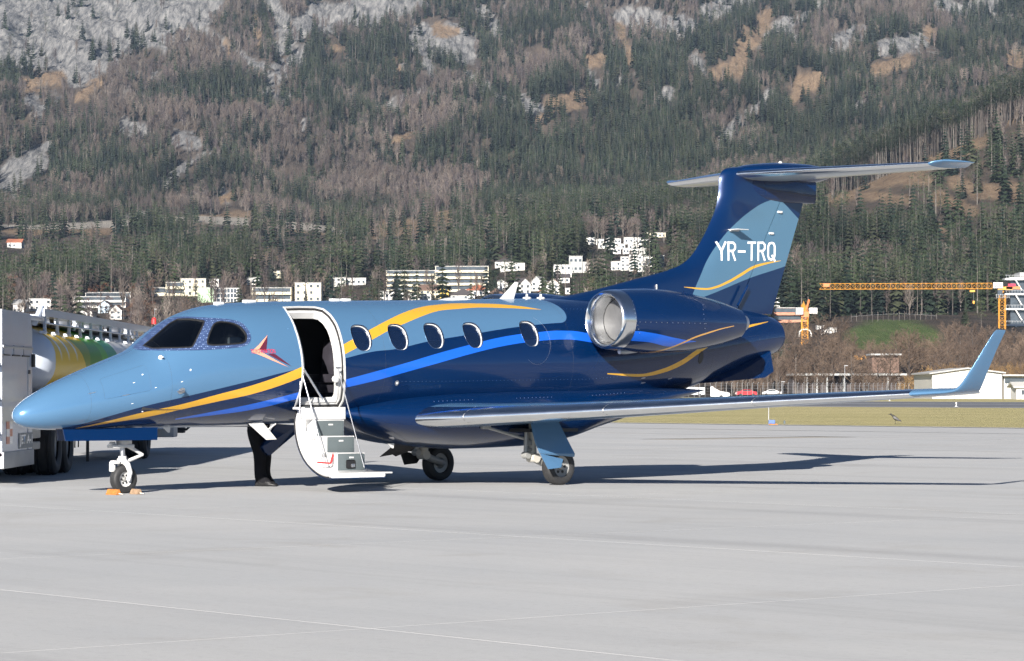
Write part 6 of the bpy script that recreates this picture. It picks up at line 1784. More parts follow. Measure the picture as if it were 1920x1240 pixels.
# ---- perimeter fence, field fence, lamp post
def fence():
    a = Vector(((1130 - 960) / FPX * 470, 470)); b = Vector(((1752 - 960) / FPX * 560, 560)); L_ = (b - a).length; n = int(L_ / 1.7)
    ang = math.atan2(b.y - a.y, b.x - a.x)
    t = thing('perimeter_fence', 'long wire fence on thin steel posts between the runway and the bare trees', 'fence', (a.x, a.y, .0), ang)
    bm = B(); box(bm, (0, 0, 1.25), (.045, .045, 2.5)); box(bm, (0, -.12, 2.6), (.05, .3, .05), rot=Matrix.Rotation(-.7, 3, 'X')); pm = fill_mesh(bm); pm.materials.append(M['steel'])
    for i in range(n + 1):
        o = bpy.data.objects.new('post', pm); COL.objects.link(o); o.parent = t; o.location = (L_ * i / n, 0, 0)
    bm = B()
    for z in (.1, .6, 1.1, 1.6, 2.15, 2.5): box(bm, (L_ / 2, 0, z), (L_, .02, .022))
    link('wire_mesh', fill_mesh(bm), t, M['steel'], kind='stuff')
fence()
def field_fence():
    t = None; pm = None; pts = []
    for u in range(1596, 1762, 10):
        v = 602 - 6 * math.sin(math.pi * (u - 1590) / 190)
        k = 905 / FPX; pts.append(Vector(((u - 960) * k, 905, CH + (YH - v) * k)))
    t = thing('field_fence', 'row of thin wooden posts along the top of the green meadow', 'fence', pts[0])
    bm = B(); box(bm, (0, 0, .3), (.13, .13, 3.6)); pm = fill_mesh(bm); pm.materials.append(M['bark'])
    for p in pts:
        o = bpy.data.objects.new('post', pm); COL.objects.link(o); o.parent = t; o.location = p - pts[0]
    bm = B()
    for a, b in zip(pts[:-1], pts[1:]): tube(bm, [a - pts[0] + Vector((0, 0, 1.2)), b - pts[0] + Vector((0, 0, 1.2))], .03, 4)
    link('wire', fill_mesh(bm), t, M['steel'])
field_fence()
def lamp(u, vt, D, label, vb=738):
    k = D / FPX; t = thing('street_lamp', label, 'lamp post', ((u - 960) * k, D, CH + (YH - vb) * k)); h = (vb - vt) * k
    bm = B(); tube(bm, [(0, 0, 0), (0, 0, h)], [.09, .05], 6); link('pole', fill_mesh(bm), t, M['steel'])
    bm = B(); box(bm, (.25, 0, h), (.7, .25, .12), bevel=.03); link('lamp_head', fill_mesh(bm), t, M['steel'])
lamp(1584, 686, 560, 'thin grey lamp post rising among the bare trees')
lamp(1466, 716, 560, 'short grey lamp post just right of the tail fin base')
lamp(290, 580, 900, 'thin lamp post among the brown trees above the truck', 610)

# ---- vehicles behind the fence
def car(u, D, label, paint, van=False, L_=4.3, rz=0, group='vehicles parked behind the perimeter fence'):
    k = D / FPX; t = thing('parked_car' if not van else 'parked_van', label, 'van' if van else 'car', ((u - 960) * k, D, .0), rz, group)
    h = 1.9 if van else 1.42; bm = B()
    side = [(-.5, .25), (-.5, .62), (-.44, .70), (-.30, .75), (-.16, 1.0), (.16, 1.0), (.32, .76), (.47, .68), (.5, .5), (.5, .25)] if not van else [(-.5, .2), (-.5, .6), (-.42, .68), (-.34, .96), (-.28, 1.0), (.48, 1.0), (.5, .95), (.5, .2)]
    rr = []
    for y, s in ((-.82, .93), (-.78, 1), (.78, 1), (.82, .93)): rr.append([Vector((x * L_ * (1 if z < .7 else s), y if z < .72 else y * .86, z * h)) for x, z in side])
    loft(bm, rr); link('body', fill_mesh(bm), t, M[paint], smooth=30)
    for s in (-1, 1):
        bm = B()
        if van: box(bm, (-.30 * L_, s * .76, .78 * h), (.9, .03, .35)) 
        else: box(bm, (.0, s * .73, .85 * h), (.38 * L_, .05, .20 * h))
        link('side_glass', fill_mesh(bm), t, M['pane'])
        for x in (-.31, .31):
            bm = B(); lathe(bm, [(-.1, 0), (-.1, .30), (-.06, .33), (.06, .33), (.1, .30), (.1, 0)], (x * L_, s * .76, .33), (0, 1, 0), 16); link('wheel', fill_mesh(bm), t, M['black'])
car(1399, 600, 'bright red car behind the fence, below the tail cone', 'carred', rz=math.pi * .03)
car(1297, 590, 'white van behind the fence left of the red car', 'carwhite', van=True, L_=5.2)
car(1447, 640, 'white car partly behind tree trunks right of the red car', 'carwhite')
car(1262, 640, 'white car at the left end of the visible fence', 'carwhite', L_=4.0)
def glider():
    D = 455; k = D / FPX; t = thing('glider_trailer', 'long low white trailer with raised left end in front of the fence', 'trailer', ((1332 - 960) * k, D, .02))
    W = 36 * k; rr = []
    for x, h0, h1 in ((0, .35, 1.75), (.25, .3, 1.95), (.7, .3, 1.55), (1.6, .3, 1.1), (W - .5, .3, .98), (W, .4, .85)):
        rr.append([Vector((x, y * w_, z)) for y, w_, z in ((-1, .45, h0), (-1, .5, (h0 + h1) / 2), (-1, .35, h1), (1, .35, h1), (1, .5, (h0 + h1) / 2), (1, .45, h0))])
    bm = B(); loft(bm, rr); link('body', fill_mesh(bm), t, M['carwhite'], smooth=40)
    for s in (-.5, .5):
        bm = B(); lathe(bm, [(-.06, 0), (-.06, .28), (.06, .28), (.06, 0)], (W * .55, s, .28), (0, 1, 0), 14); link('wheel', fill_mesh(bm), t, M['black'])
glider()

# ---- small things on the airfield
def marker(u, v, label, name, cat, fn):
    D = FPX * CH / (v - YH); t = thing(name, label, cat, ((u - 960) / FPX * D, D, 0)); fn(t); return t
def m_blue(t):
    bm = B(); box(bm, (0, 0, .12), (.26, .2, .16), bevel=.03); link('housing', fill_mesh(bm), t, simple('blue_marker', (.06, .12, .30), rough=.5))
    bm = B(); tube(bm, [(-.12, 0, .0), (-.12, 0, 1.05)], .014, 5); link('stake', fill_mesh(bm), t, M['steel'])
    bm = B(); box(bm, (-.12, 0, 1.0), (.30, .015, .17), bevel=.003); link('flag', fill_mesh(bm), t, M['cranered'])
    bm = B(); box(bm, (.05, -.02, .02), (.34, .3, .04)); link('base', fill_mesh(bm), t, M['orange'])
marker(1447, 797, 'blue taxiway marker box with a little orange flag on the grass', 'taxiway_marker', 'marker', m_blue)
def m_small(t):
    bm = B(); lathe(bm, [(0, .10), (.04, .10), (.06, .04), (.24, .03), (.26, .07), (.34, .07), (.38, 0)], (0, 0, 0), (0, 0, 1), 10); link('lamp_body', fill_mesh(bm), t, M['wallw'])
    bm = B(); lathe(bm, [(0, .18), (.03, .17), (.03, 0)], (0, 0, 0), (0, 0, 1), 10); link('base_plate', fill_mesh(bm), t, M['steel'])
marker(1793, 763, 'white runway edge light at the right, before the hangar', 'runway_light', 'light', m_small)
def m_peg(t):
    bm = B(); lathe(bm, [(0, .05), (.12, .045), (.15, 0)], (0, 0, 0), (0, 0, 1), 10); link('peg_body', fill_mesh(bm), t, M['grip'])
marker(1471, 795, 'small dark ground peg in the grass edge right of the blue marker', 'ground_peg', 'peg', m_peg)
marker(1668, 752, 'white runway edge light behind the wing tip', 'runway_light', 'light', m_small)
def crow():
    D = FPX * CH / (795 - YH); t = thing('crow', 'black crow standing on the grass beyond the apron', 'bird', ((1679 - 960) / FPX * D, D, 0), math.radians(168))
    bm = B()
    rr = []
    for x, z, w, h_ in ((-.25, .10, .02, .012), (-.18, .13, .035, .03), (-.10, .18, .07, .065), (.0, .23, .085, .09), (.08, .28, .075, .085), (.13, .34, .042, .048), (.17, .385, .042, .045), (.21, .395, .032, .032), (.235, .39, .012, .014), (.30, .375, .003, .004)):
        rr.append([Vector((x, w * math.cos(a), z + h_ * math.sin(a))) for a in [2 * math.pi * i / 10 for i in range(10)]])
    loft(bm, rr); link('body', fill_mesh(bm), t, M['black'], smooth=60)
    for s in (-1, 1):
        bm = B(); tube(bm, [(.0, s * .03, .19), (.015, s * .03, .09), (.0, s * .03, .005), (.05, s * .03, .005)], [.016, .007, .006, .004], 5); link('leg', fill_mesh(bm), t, M['black'])
        bm = B(); loft(bm, [[Vector((x, s * (.086 - .02 * abs(x)), z)), Vector((x, s * (.094 - .03 * abs(x)), z)), Vector((x, s * .07, z + hh)), Vector((x, s * .06, z + hh))] for x, z, hh in ((.08, .24, .07), (.0, .20, .10), (-.12, .13, .08), (-.24, .09, .02))]); link('wing', fill_mesh(bm), t, M['black'], smooth=40)
crow()
# ---- wheel chocks at the nose wheel
def chock(u, v, label, mat, sz):
    D = FPX * CH / (v - YH); t = thing('wheel_chock', label, 'chock', ((u - 960) / FPX * D, D, 0), TH, 'chocks at the nose wheel')
    bm = B(); L_, w, h_ = sz
    rr = [[Vector((x, -w / 2, 0)), Vector((x, w / 2, 0)), Vector((x, w / 2 * .35, h_)), Vector((x, -w / 2 * .35, h_))] for x in (-L_ / 2, -L_ / 2 + .01, L_ / 2 - .01, L_ / 2)]
    rr = [[Vector((q.y, q.x, q.z)) for q in r] for r in rr]
    loft(bm, rr); es = list(bm.edges); bmesh.ops.bevel(bm, geom=es, offset=.006, segments=1, affect='EDGES')
    link('block', fill_mesh(bm), t, M[mat])
    bm = B(); tube(bm, [(0, -L_ * .45, .02), (.03, -L_ * .62, .012), (.02, -L_ * .75, .012)], .008, 6); link('rope', fill_mesh(bm), t, M['ivory'])
chock(213, 928, 'orange-painted wooden chock in front of the nose wheel', 'orange', (.24, .10, .075))
chock(255, 927, 'worn tan wooden chock behind the nose wheel', 'chockt', (.18, .10, .07))
# ================================================================== FOREST ON THE MOUNTAIN
def rect_hit(u, v0, v1, w, D):
    """True if a tree at this place would stand in or hide a building"""
    for (a, b, c, d, Db) in KEEP:
        if u + w > a - 1 and u - w < b + 1:
            if D < Db + 4 and v1 > c + 3 and v0 < d - 3 and (Db - D) < 450: return (int(u * 7 + D) % 100) > (3 if D < Db - 15 else -1)
            if abs(D - Db) < 22: return True
    return False
def forest():
    R = np.random.RandomState(5); n = 98000
    a = R.uniform(-.235, .235, n); D = np.sqrt(R.uniform(940**2, 3330**2, n)); X = a * D
    u, v, rock, soil, road, mead = masks(X, D)
    hp = 15.0 * FPX / D
    for f in (.3, .65, 1.0, 1.35):
        _, _, r2, s2, d2, m2 = masks(X, D, hp * f); soil = np.maximum(soil, s2 * (1 - .08 * f)); road = np.maximum(road, d2 * .965); rock = np.maximum(rock, r2 * (.85 - .4 * f)); mead = np.maximum(mead, m2 * .9)
    H = height(X, D)
    dens = (1 - .975 * rock) * (1 - .96 * soil) * (1 - road) * (mead < .1)
    gap = np.clip((fbm(X / 34, D / 60, 4, .6, 2) + .42) * 3.0, .12, 1)
    dens = dens * gap
    dens = np.where((u > 1560) & (D < 1060) & (D > 780) & (v > 592), 0, dens)
    cull = (u > -260) & (u < 2180) & (v > -60)
    ok = (R.rand(n) < dens) & cull
    # clearing round the valley houses
    idx = np.nonzero(ok)[0]
    con = .50 + 1.5 * fbm(X / 60, D / 110, 4, .55, 4) + np.where(u > 900, .18, -.10) + np.where(v > 300, .10, 0) + np.where((u > 1450) & (v > 380), .25, 0)
    con = con + np.where((u < 560) & (v > 100) & (v < 400), -.10, 0)
    hs = R.uniform(.75, 1.25, n)
    out = {}
    for i in idx:
        isc = R.rand() < con[i]
        if isc:
            kind = 'pine' if R.rand() < (.45 if v[i] > 380 else .25) else 'spruce'
            h = 15.5 * hs[i] * (1.2 if D[i] < 1900 else 1)
            if D[i] > 1400 and R.rand() < .05: kind = 'tall'
        else: kind = 'bare'; h = 13 * hs[i]
        if D[i] > 2300: h *= 1.12
        k = FPX / D[i]; vb = v[i]; w = .14 * h * k
        if D[i] < 1900 and rect_hit(u[i], vb - h * k, vb, w, D[i]): continue
        j = R.randint(len(SRC[kind])); out.setdefault((kind, j), []).append((X[i], D[i], H[i] - .4, R.uniform(0, 6.283), h))
    # loose trees on the low ground between the fence and the town
    for _ in range(2600):
        d_ = math.sqrt(R.uniform(640**2, 940**2)); x_ = R.uniform(-.19, .094) * d_; uu = 960 + FPX * x_ / d_
        h_ = float(height(np.array([x_]), np.array([d_]))[0]); kind = 'bare' if R.rand() < .75 else 'pine'; hh = R.uniform(8, 14); k = FPX / d_; vb = YH - FPX * (h_ - CH) / d_
        if vb - hh * k < 592 or rect_hit(uu, vb - hh * k, vb, .14 * hh * k, d_): continue
        out.setdefault((kind, R.randint(len(SRC[kind]))), []).append((x_, d_, h_ - .2, R.uniform(0, 6), hh))
    # the shaded edge of the wood along the cutting on the right: tall bare stems
    for t in np.linspace(0, 1, 150):
        for r in range(3):
            uu = 1560 + 400 * t + R.uniform(-3, 3); vv = 372 - 160 * t - r * 2.0
            x_, d_, h_ = ground_at(uu, vv, 1250, 2100); d_ += r * 11 + R.uniform(0, 5); x_ = (uu - 960) / FPX * d_
            h_ = float(height(np.array([x_]), np.array([d_]))[0])
            out.setdefault(('tall', R.randint(2)), []).append((x_, d_, h_ - .3, R.uniform(0, 6), R.uniform(19, 27)))
    names = {'spruce': 'spruce_forest', 'pine': 'pine_forest', 'bare': 'bare_forest', 'tall': 'tall_stem_forest'}
    tot = 0
    for (kind, j), L_ in out.items():
        A_ = np.array(L_); tot += len(A_)
        gn_scatter(names[kind], SRC[kind][j], A_[:, :3], A_[:, 3], A_[:, 4])
    print('forest trees', tot)
forest()

# ================================================================== TREES THAT STAND APART
def split_kind(gen, leaf, nm):
    V, F, k = gen
    def sub(Fs, mat, name):
        used = sorted({i for f in Fs for i in f}); mp = {i: n_ for n_, i in enumerate(used)}
        return tri_mesh(name, [V[i] for i in used], [tuple(mp[i] for i in f) for f in Fs], [mat])
    return sub(F[:k], M['bark'], nm + '_trunk'), sub(F[k:], leaf, nm + '_crown')
def fine_tree(seed, **kw):
    d = dict(n1=24, n2=7, n3=5, n4=3, w=.0021, spread=.36, trunk=.016, z0=.20, tn=8); d.update(kw)
    return bare_tree(seed, **d)
KIND = {
 'bare_tree': [split_kind(fine_tree(s, **k), M['twig_near'], 'bare_tree') for s, k in ((41, {}), (42, dict(spread=.42, z0=.14)), (43, dict(spread=.30, z0=.28)))],
 'bush': [split_kind(fine_tree(s, spread=.42, z0=.05, up=1.3), M['twig_near'], 'bush') for s in (51, 52)],
 'straw': [split_kind(fine_tree(s, spread=.5, z0=.04, up=1.1, w=.0018, n1=20, n2=7, n3=5, n4=2), M['shrub'], 'shrub') for s in (61,)],
 'leafy': [split_kind(pine(71, bare=.18, clumps=34, leaves=26, w=.42, trunk=.02), M['brown'], 'brown_tree')],
 'conifer': [split_kind(spruce(s, 20, 13, w_), M['spruce'], 'conifer') for s, w_ in ((81, .17), (82, .14), (83, .20))],
 'pine_tree': [split_kind(pine(s, bare=b_, clumps=34, leaves=24, w=.26, trunk=.014), M['pine'], 'pine_tree') for s, b_ in ((91, .35), (92, .22), (93, .45))]}
NAMES = {'bare_tree': ('bare_tree', 'tree'), 'bush': ('thicket_bush', 'bush'), 'straw': ('straw_shrub', 'shrub'), 'leafy': ('brown_leafed_tree', 'tree'), 'conifer': ('conifer_tree', 'conifer'), 'pine_tree': ('pine_tree', 'pine')}
DESC = {'bare_tree': 'leafless grey-brown tree', 'bush': 'leafless brown thicket bush', 'straw': 'straw-orange shrub', 'leafy': 'brown-leafed tree', 'conifer': 'dark green conifer', 'pine_tree': 'dark green pine'}
_stand = []
def stand(kind, u, v_top, D=None, vb=None, grp=None, var=None):
    if D is None: X, D, z = ground_at(u, vb)
    else: X = (u - 960) / FPX * D; z = float(height(np.array([X]), np.array([D]))[0]) if D > 640 else 0.0
    h = CH + (YH - v_top) * D / FPX - z
    if h < 1.2: return
    i = len(_stand) % len(KIND[kind]) if var is None else var
    tr, cr = KIND[kind][i]
    nm, cat = NAMES[kind]
    t = thing(nm, DESC[kind], cat, (X, D, z - .1), rnd.uniform(0, 6.28), grp)
    a = bpy.data.objects.new('trunk', tr); b = bpy.data.objects.new('crown', cr)
    for o in (a, b): COL.objects.link(o); o.parent = t; o.scale = (h, h, h)
    _stand.append((t, kind, u, h, D))
G1, G2, G3 = 'bare trees behind the perimeter fence', 'trees among the town houses', 'shrubs beside the hangar'
# row just behind the fence
for u, vt, D in ((1492, 628, 560), (1527, 650, 600), (1562, 612, 575), (1597, 634, 610), (1646, 655, 570), (1668, 640, 600), (1705, 610, 640), (1478, 660, 640), (1545, 668, 560), (1618, 676, 560),
                 (1462, 652, 590), (1580, 664, 640), (1508, 676, 555), (1634, 690, 600), (1655, 700, 560), (1683, 690, 570), (1345, 680, 600), (1310, 690, 570), (1280, 700, 600), (1250, 704, 590), (1372, 690, 560), (1410, 694, 600), (1432, 690, 575), (1220, 706, 620), (1200, 712, 600)):
    stand('bare_tree', u, vt, D, grp=G1)
for u, vt, D in ((1540, 585, 720), (1575, 596, 740), (1600, 606, 700), (1512, 630, 730), (1632, 615, 720), (1660, 622, 730), (1682, 598, 690), (1702, 592, 700), (1728, 604, 705), (1752, 612, 690), (1776, 604, 700), (1800, 600, 720), (1826, 604, 690), (1850, 610, 700), (1872, 640, 680), (1894, 618, 700), (1915, 624, 690), (1935, 620, 700), (1960, 625, 700), (1990, 620, 700),
                 (1472, 600, 780), (1455, 612, 760), (1490, 606, 800), (1640, 640, 660), (1715, 640, 650), (1745, 640, 655), (1790, 645, 650), (1845, 650, 660), (1560, 628, 690), (1590, 645, 680), (1762, 655, 640), (1815, 648, 645), (1880, 655, 640), (1910, 660, 640)):
    stand('bush', u, vt + (14 if 1585 < u < 1765 and D > 685 else -8), D, grp='leafless thicket between fence and meadow')
for u, vt, D in ((1700, 700, 580), (1722, 690, 600), (1745, 682, 620), (1775, 676, 610), (1802, 678, 600), (1832, 680, 620), (1862, 676, 600), (1890, 674, 620), (1916, 676, 600), (1688, 714, 560), (1712, 712, 545), (1735, 706, 550)):
    stand('straw', u, vt, D, grp=G3)
for u, vt, D in ((1496, 698, 575), (1516, 706, 560), (1536, 692, 590), (1558, 704, 565), (1578, 696, 590), (1602, 702, 560), (1624, 694, 585), (1644, 706, 560), (1664, 696, 590), (1680, 704, 565), (1348, 706, 590), (1384, 704, 610), (1426, 706, 590)):
    stand('bush', u, vt, D, grp='leafless thicket between fence and meadow')
# left: trees above the fuel truck and in front of the town
for kind, u, vt, vb in (('leafy', 100, 545, 590), ('leafy', 260, 558, 612), ('leafy', 232, 562, 600), ('leafy', 282, 572, 618), ('pine_tree', 335, 536, 600), ('pine_tree', 362, 534, 590), ('pine_tree', 310, 556, 605), ('bare_tree', 285, 566, 615), ('bare_tree', 215, 570, 600), ('pine_tree', 176, 562, 592), ('bare_tree', 122, 556, 590), ('bare_tree', 40, 560, 600), ('bare_tree', 10, 556, 600),
                        ('leafy', 380, 556, 600), ('bare_tree', 350, 550, 600), ('conifer', 505, 545, 570), ('bare_tree', 455, 530, 566), ('conifer', 574, 540, 570), ('pine_tree', 560, 506, 530), ('pine_tree', 470, 512, 540), ('pine_tree', 505, 506, 540), ('pine_tree', 530, 510, 545), ('conifer', 612, 520, 566), ('conifer', 636, 530, 568), ('pine_tree', 655, 528, 568), ('pine_tree', 682, 530, 566), ('bare_tree', 645, 525, 566), ('conifer', 703, 538, 566),
                        ('conifer', 742, 514, 566), ('bare_tree', 718, 530, 560), ('conifer', 920, 496, 552), ('pine_tree', 914, 500, 545), ('conifer', 928, 505, 548), ('pine_tree', 962, 502, 530), ('conifer', 990, 488, 520), ('pine_tree', 1006, 500, 530), ('conifer', 1036, 500, 565), ('pine_tree', 1024, 504, 530), ('pine_tree', 1080, 512, 552), ('conifer', 1072, 516, 556), ('pine_tree', 1100, 510, 548), ('pine_tree', 1118, 505, 540), ('pine_tree', 1135, 512, 540), ('pine_tree', 1150, 508, 528), ('pine_tree', 1120, 470, 498), ('pine_tree', 1104, 472, 500), ('pine_tree', 1136, 474, 500),
                        ('bare_tree', 1190, 500, 522), ('pine_tree', 1170, 500, 522), ('pine_tree', 1208, 500, 520), ('bare_tree', 1225, 455, 482), ('bare_tree', 1240, 458, 486), ('bare_tree', 1216, 460, 480), ('conifer', 1262, 455, 500), ('leafy', 1178, 436, 452), ('bare_tree', 1078, 470, 488), ('leafy', 1228, 500, 512), ('conifer', 846, 528, 545), ('pine_tree', 1052, 528, 562), ('pine_tree', 1060, 470, 500), ('conifer', 1285, 440, 490),
                        ('leafy', 1752, 545, 588), ('conifer', 1810, 560, 612), ('conifer', 1500, 532, 590), ('pine_tree', 1520, 540, 590), ('bare_tree', 1540, 548, 600), ('pine_tree', 1840, 556, 615)):
    stand(kind, u, vt, vb=vb, grp=G2)
R_ = random.Random(3)
for kind, u in [(R_.choice(['pine_tree', 'conifer', 'bare_tree', 'pine_tree']), R_.uniform(600, 1130)) for _ in range(56)] + [(R_.choice(['bare_tree', 'pine_tree', 'leafy']), R_.uniform(0, 600)) for _ in range(30)]:
    vb = R_.uniform(545, 585) if u > 600 else R_.uniform(572, 612)
    X, D, z = ground_at(u, vb); h = R_.uniform(9, 15); k = FPX / D
    if rect_hit(u, vb - h * k, vb, 3, D): continue
    stand(kind, u, vb - h * k, vb=vb, grp=G2)
# every tree that stands apart gets words for where it stands
ORD = ['first', 'second', 'third', 'fourth', 'fifth', 'sixth', 'seventh', 'eighth', 'ninth', 'tenth', 'eleventh', 'twelfth', 'thirteenth', 'fourteenth', 'fifteenth', 'sixteenth', 'seventeenth', 'eighteenth', 'nineteenth', 'twentieth']
ORD += ['twenty-' + w for w in ORD[:9]] + ['thirtieth'] + ['thirty-' + w for w in ORD[:9]] + ['fortieth'] + ['forty-' + w for w in ORD[:9]]
buckets = {}
for t, kind, u, h, D in _stand:
    g = t.get('group')
    if g == G2:
        best = min(PLACES, key=lambda p: abs(u - (p[0] + p[1]) / 2) + abs(D - p[4]) * .15)
        mid = (best[0] + best[1]) / 2; side = 'left of' if u < mid - 4 else ('right of' if u > mid + 4 else 'by')
        base = '%s %s %s %s' % ('tall' if h > 14 else 'low' if h < 9 else 'medium', DESC[kind], side, best[5])
    elif g == G1: base = '%s behind the wire fence' % DESC[kind]
    elif g == G3: base = '%s behind the white hangar' % DESC[kind]
    else: base = '%s in the brown thicket below the meadow' % DESC[kind]
    buckets.setdefault(base, []).append((u, t))
for base, L_ in buckets.items():
    L_.sort(key=lambda q: q[0])
    for i, (u, t) in enumerate(L_):
        t['label'] = base if len(L_) == 1 else '%s from left, %s' % (ORD[i], base)

# ================================================================== THE FUEL TRUCK
def tank_mat():
    m, nt, b = nodes_of('tank_livery')
    tc = nt.nodes.new('ShaderNodeTexCoord'); sep = nt.nodes.new('ShaderNodeSeparateXYZ'); nt.links.new(tc.outputs['Object'], sep.inputs[0])
    Y, Z = sep.outputs[1], sep.outputs[2]
    no = N(nt, 'ShaderNodeTexNoise', Scale=.9, Detail=2.0); nt.links.new(tc.outputs['Object'], no.inputs[0])
    yy = math_(nt, 'ADD', Y, math_(nt, 'MULTIPLY', math_(nt, 'SUBTRACT', no.outputs[0], .5), .35))
    # soft leaf shaped fields one behind the other
    zz = math_(nt, 'POWER', math_(nt, 'ABSOLUTE', math_(nt, 'SUBTRACT', Z, 1.75)), 2.0)
    ye = math_(nt, 'ADD', Y, math_(nt, 'MULTIPLY', zz, 1.2))
    c = (.70, .70, .70)
    c = mixc(nt, soft_gt(nt, 7.6, ye, .03), c, (.05, .30, .15))
    c = mixc(nt, soft_gt(nt, 6.2, ye, .03), c, (.09, .40, .02))
    lf = math_(nt, 'ADD', ye, math_(nt, 'MULTIPLY', math_(nt, 'SUBTRACT', Z, 1.9), 1.6))
    c = mixc(nt, soft_gt(nt, 3.9, math_(nt, 'SUBTRACT', ye, math_(nt, 'MULTIPLY', math_(nt, 'SUBTRACT', Z, 1.9), .9)), .03), c, (.78, .50, .01))
    # dark leaf
    d1 = math_(nt, 'MULTIPLY', soft_gt(nt, lf, 3.2, .02), math_(nt, 'MULTIPLY', soft_gt(nt, 5.4, ye, .02), soft_gt(nt, 2.25, Z, .02)))
    c = mixc(nt, math_(nt, 'MULTIPLY', d1, .8), c, (.04, .22, .015))
    low = math_(nt, 'MULTIPLY', soft_gt(nt, math_(nt, 'ADD', 1.42, math_(nt, 'MULTIPLY', ye, .06)), Z, .02), soft_gt(nt, 6.6, Y, .02))
    c = mixc(nt, low, c, (.03, .18, .02))
    for y0 in (.7, 1.5, 2.4):
        s1 = math_(nt, 'LESS_THAN', math_(nt, 'ABSOLUTE', math_(nt, 'SUBTRACT', ye, y0)), .085)
        s1 = math_(nt, 'MULTIPLY', s1, soft_gt(nt, Z, 1.95 + .0, .2))
        c = mixc(nt, s1, c, (.72, .72, .66))
    nt.links.new(c, b.inputs['Base Color']); b.inputs['Roughness'].default_value = .45; b.inputs['Coat Weight'].default_value = .12; b.inputs['Specular IOR Level'].default_value = .25; b.inputs['Coat Roughness'].default_value = .04
    return m
def truck():
    M['tank'] = tank_mat()
    M['cab'] = simple('white_truck_paint_shaded_blue', (.55, .60, .68), rough=.35, coat=.4, var=.04)  # white paint with the cabinet's bluish shade tinted into its base colour
    M['chassis'] = simple('black_chassis', (.018, .018, .02), rough=.6, var=.3)
    ox, oy = -8.62, 46.7
    t = thing('fuel_truck', 'white airport fuel truck with a gold and green tank behind the aeroplane nose', 'fuel truck', (ox, oy, 0))
    R1 = -7.40 - ox        # right flank
    # tank
    def sec(y, s=1.0, n=44, e=.82):
        return [Vector((R1 * s * math.copysign(abs(math.cos(a)) ** e, math.cos(a)), y, 1.86 + .64 * s * math.copysign(abs(math.sin(a)) ** e, math.sin(a)))) for a in [2 * math.pi * i / n for i in range(n)]]
    bm = B(); loft(bm, [sec(y) for y in (0, .1, 2, 4, 6, 8, 10, 12, 13.9)]); tk = part('tank', bm, M['tank'], t, 40)
    bm = B(); loft(bm, [sec(0, 1.004), sec(-.12, .985), sec(-.30, .93), sec(-.48, .80), sec(-.60, .60), sec(-.66, .35), sec(-.68, .1)]); part('end_dome', bm, M['cab'], tk, 60)
    bm = B(); loft(bm, [sec(13.9, .99), sec(14.1, .93), sec(14.3, .7), sec(14.38, .3)]); part('end_dome', bm, M['cab'], tk, 60)
    # near cabinet with its roller top
    cx0, cx1 = -R1, R1; y0, y1 = -4.92, -2.28
    prof = [(y0, .42), (y0, 2.56)] + [(y1 - .34 + .34 * math.sin(a), 2.20 + .36 * math.cos(a)) for a in np.linspace(0, math.pi / 2, 9)] + [(y1, .42)]
    bm = B(); loft(bm, [[Vector((x, y, z)) for y, z in prof] for x in (cx0, cx1)]); cb = part('cabinet', bm, M['cab'], t, 40)
    bm = B(); box(bm, (R1 + .012, (y0 + y1) / 2, 2.02), (.02, y1 - y0 - .06, .035), bevel=.004); part('rain_gutter', bm, M['alu'], cb, 30)
    for k in range(3):
        bm = B(); box(bm, (R1 + .010, y0 + .30 + k * .85, 1.90), (.02, .62, .02)); part('shutter_slot', bm, M['black'], cb, 30)
    for k in range(3):
        bm = B(); box(bm, (R1 + .008, y0 + .10 + k * .86, 1.97), (.012, .014, .16)); part('shutter_rib', bm, M['alu'], cb, 30)
    bm = B(); box(bm, (R1 + .006, y1 - .42, 1.15), (.010, .012, 1.5)); part('door_seam', bm, M['alu'], cb, 30)
    for dy, dz, h in ((-.32, 1.06, .10), (-.12, 1.04, .16), (-.36, 1.66, .06)):
        bm = B(); box(bm, (R1 + .012, y1 + dy, dz), (.03, .13, h), bevel=.006); part('door_latch', bm, M['black'], cb, 30)
    bm = B(); box(bm, (R1 + .01, y1 - .0, 1.84), (.06, .16, .20), bevel=.01); part('work_lamp', bm, M['black'], cb, 30)
    bm = B(); box(bm, (R1 - .02, (y0 + y1) / 2, .36), (.10, y1 - y0, .24), bevel=.01); part('skirt', bm, M['steel'], cb, 30)
    # chequered hazard board
    for i in range(2):
        for j in range(6):
            bm = B(); box(bm, (R1 + .006, -4.44 + i * .24, .62 + j * .055), (.008, .24, .055)); part('hazard_square', bm, M['salmon'] if (i + j // 2) % 2 == 0 else M['decalwhite'], cb, 30)
    bm = B(); box(bm, (R1 + .008, -3.02 + .10, .62), (.010, 1.22, .23)); sg = part('sign_plate', bm, M['greyc'], cb, 30)
    lettering('sign_lettering', 'JET A-1', sg, M['decalwhite'], lambda s, q: Vector((R1 + .0145, -3.48 + 1.13 * s, .53 + .18 * q)), bold=.02)
    # near end: shelves and hose reel seen as a bright sliver
    bm = B(); box(bm, (0, y0 - .05, 1.5), (2 * R1 - .1, .08, 2.1)); part('end_panel', bm, M['cab'], cb, 30)
    for z in (.75, 1.25, 1.75): 
        bm = B(); box(bm, (R1 - .15, y0 - .14, z), (.3, .12, .06)); part('grab_bar', bm, M['steel'], cb, 30)
    # chassis
    bm = B(); box(bm, (0, 4.6, .95), (2.0, 18.6, .35)); box(bm, (R1 - .3, 3.3, 1.12), (.5, 9.5, .24)); part('chassis', bm, M['chassis'], t, 20)
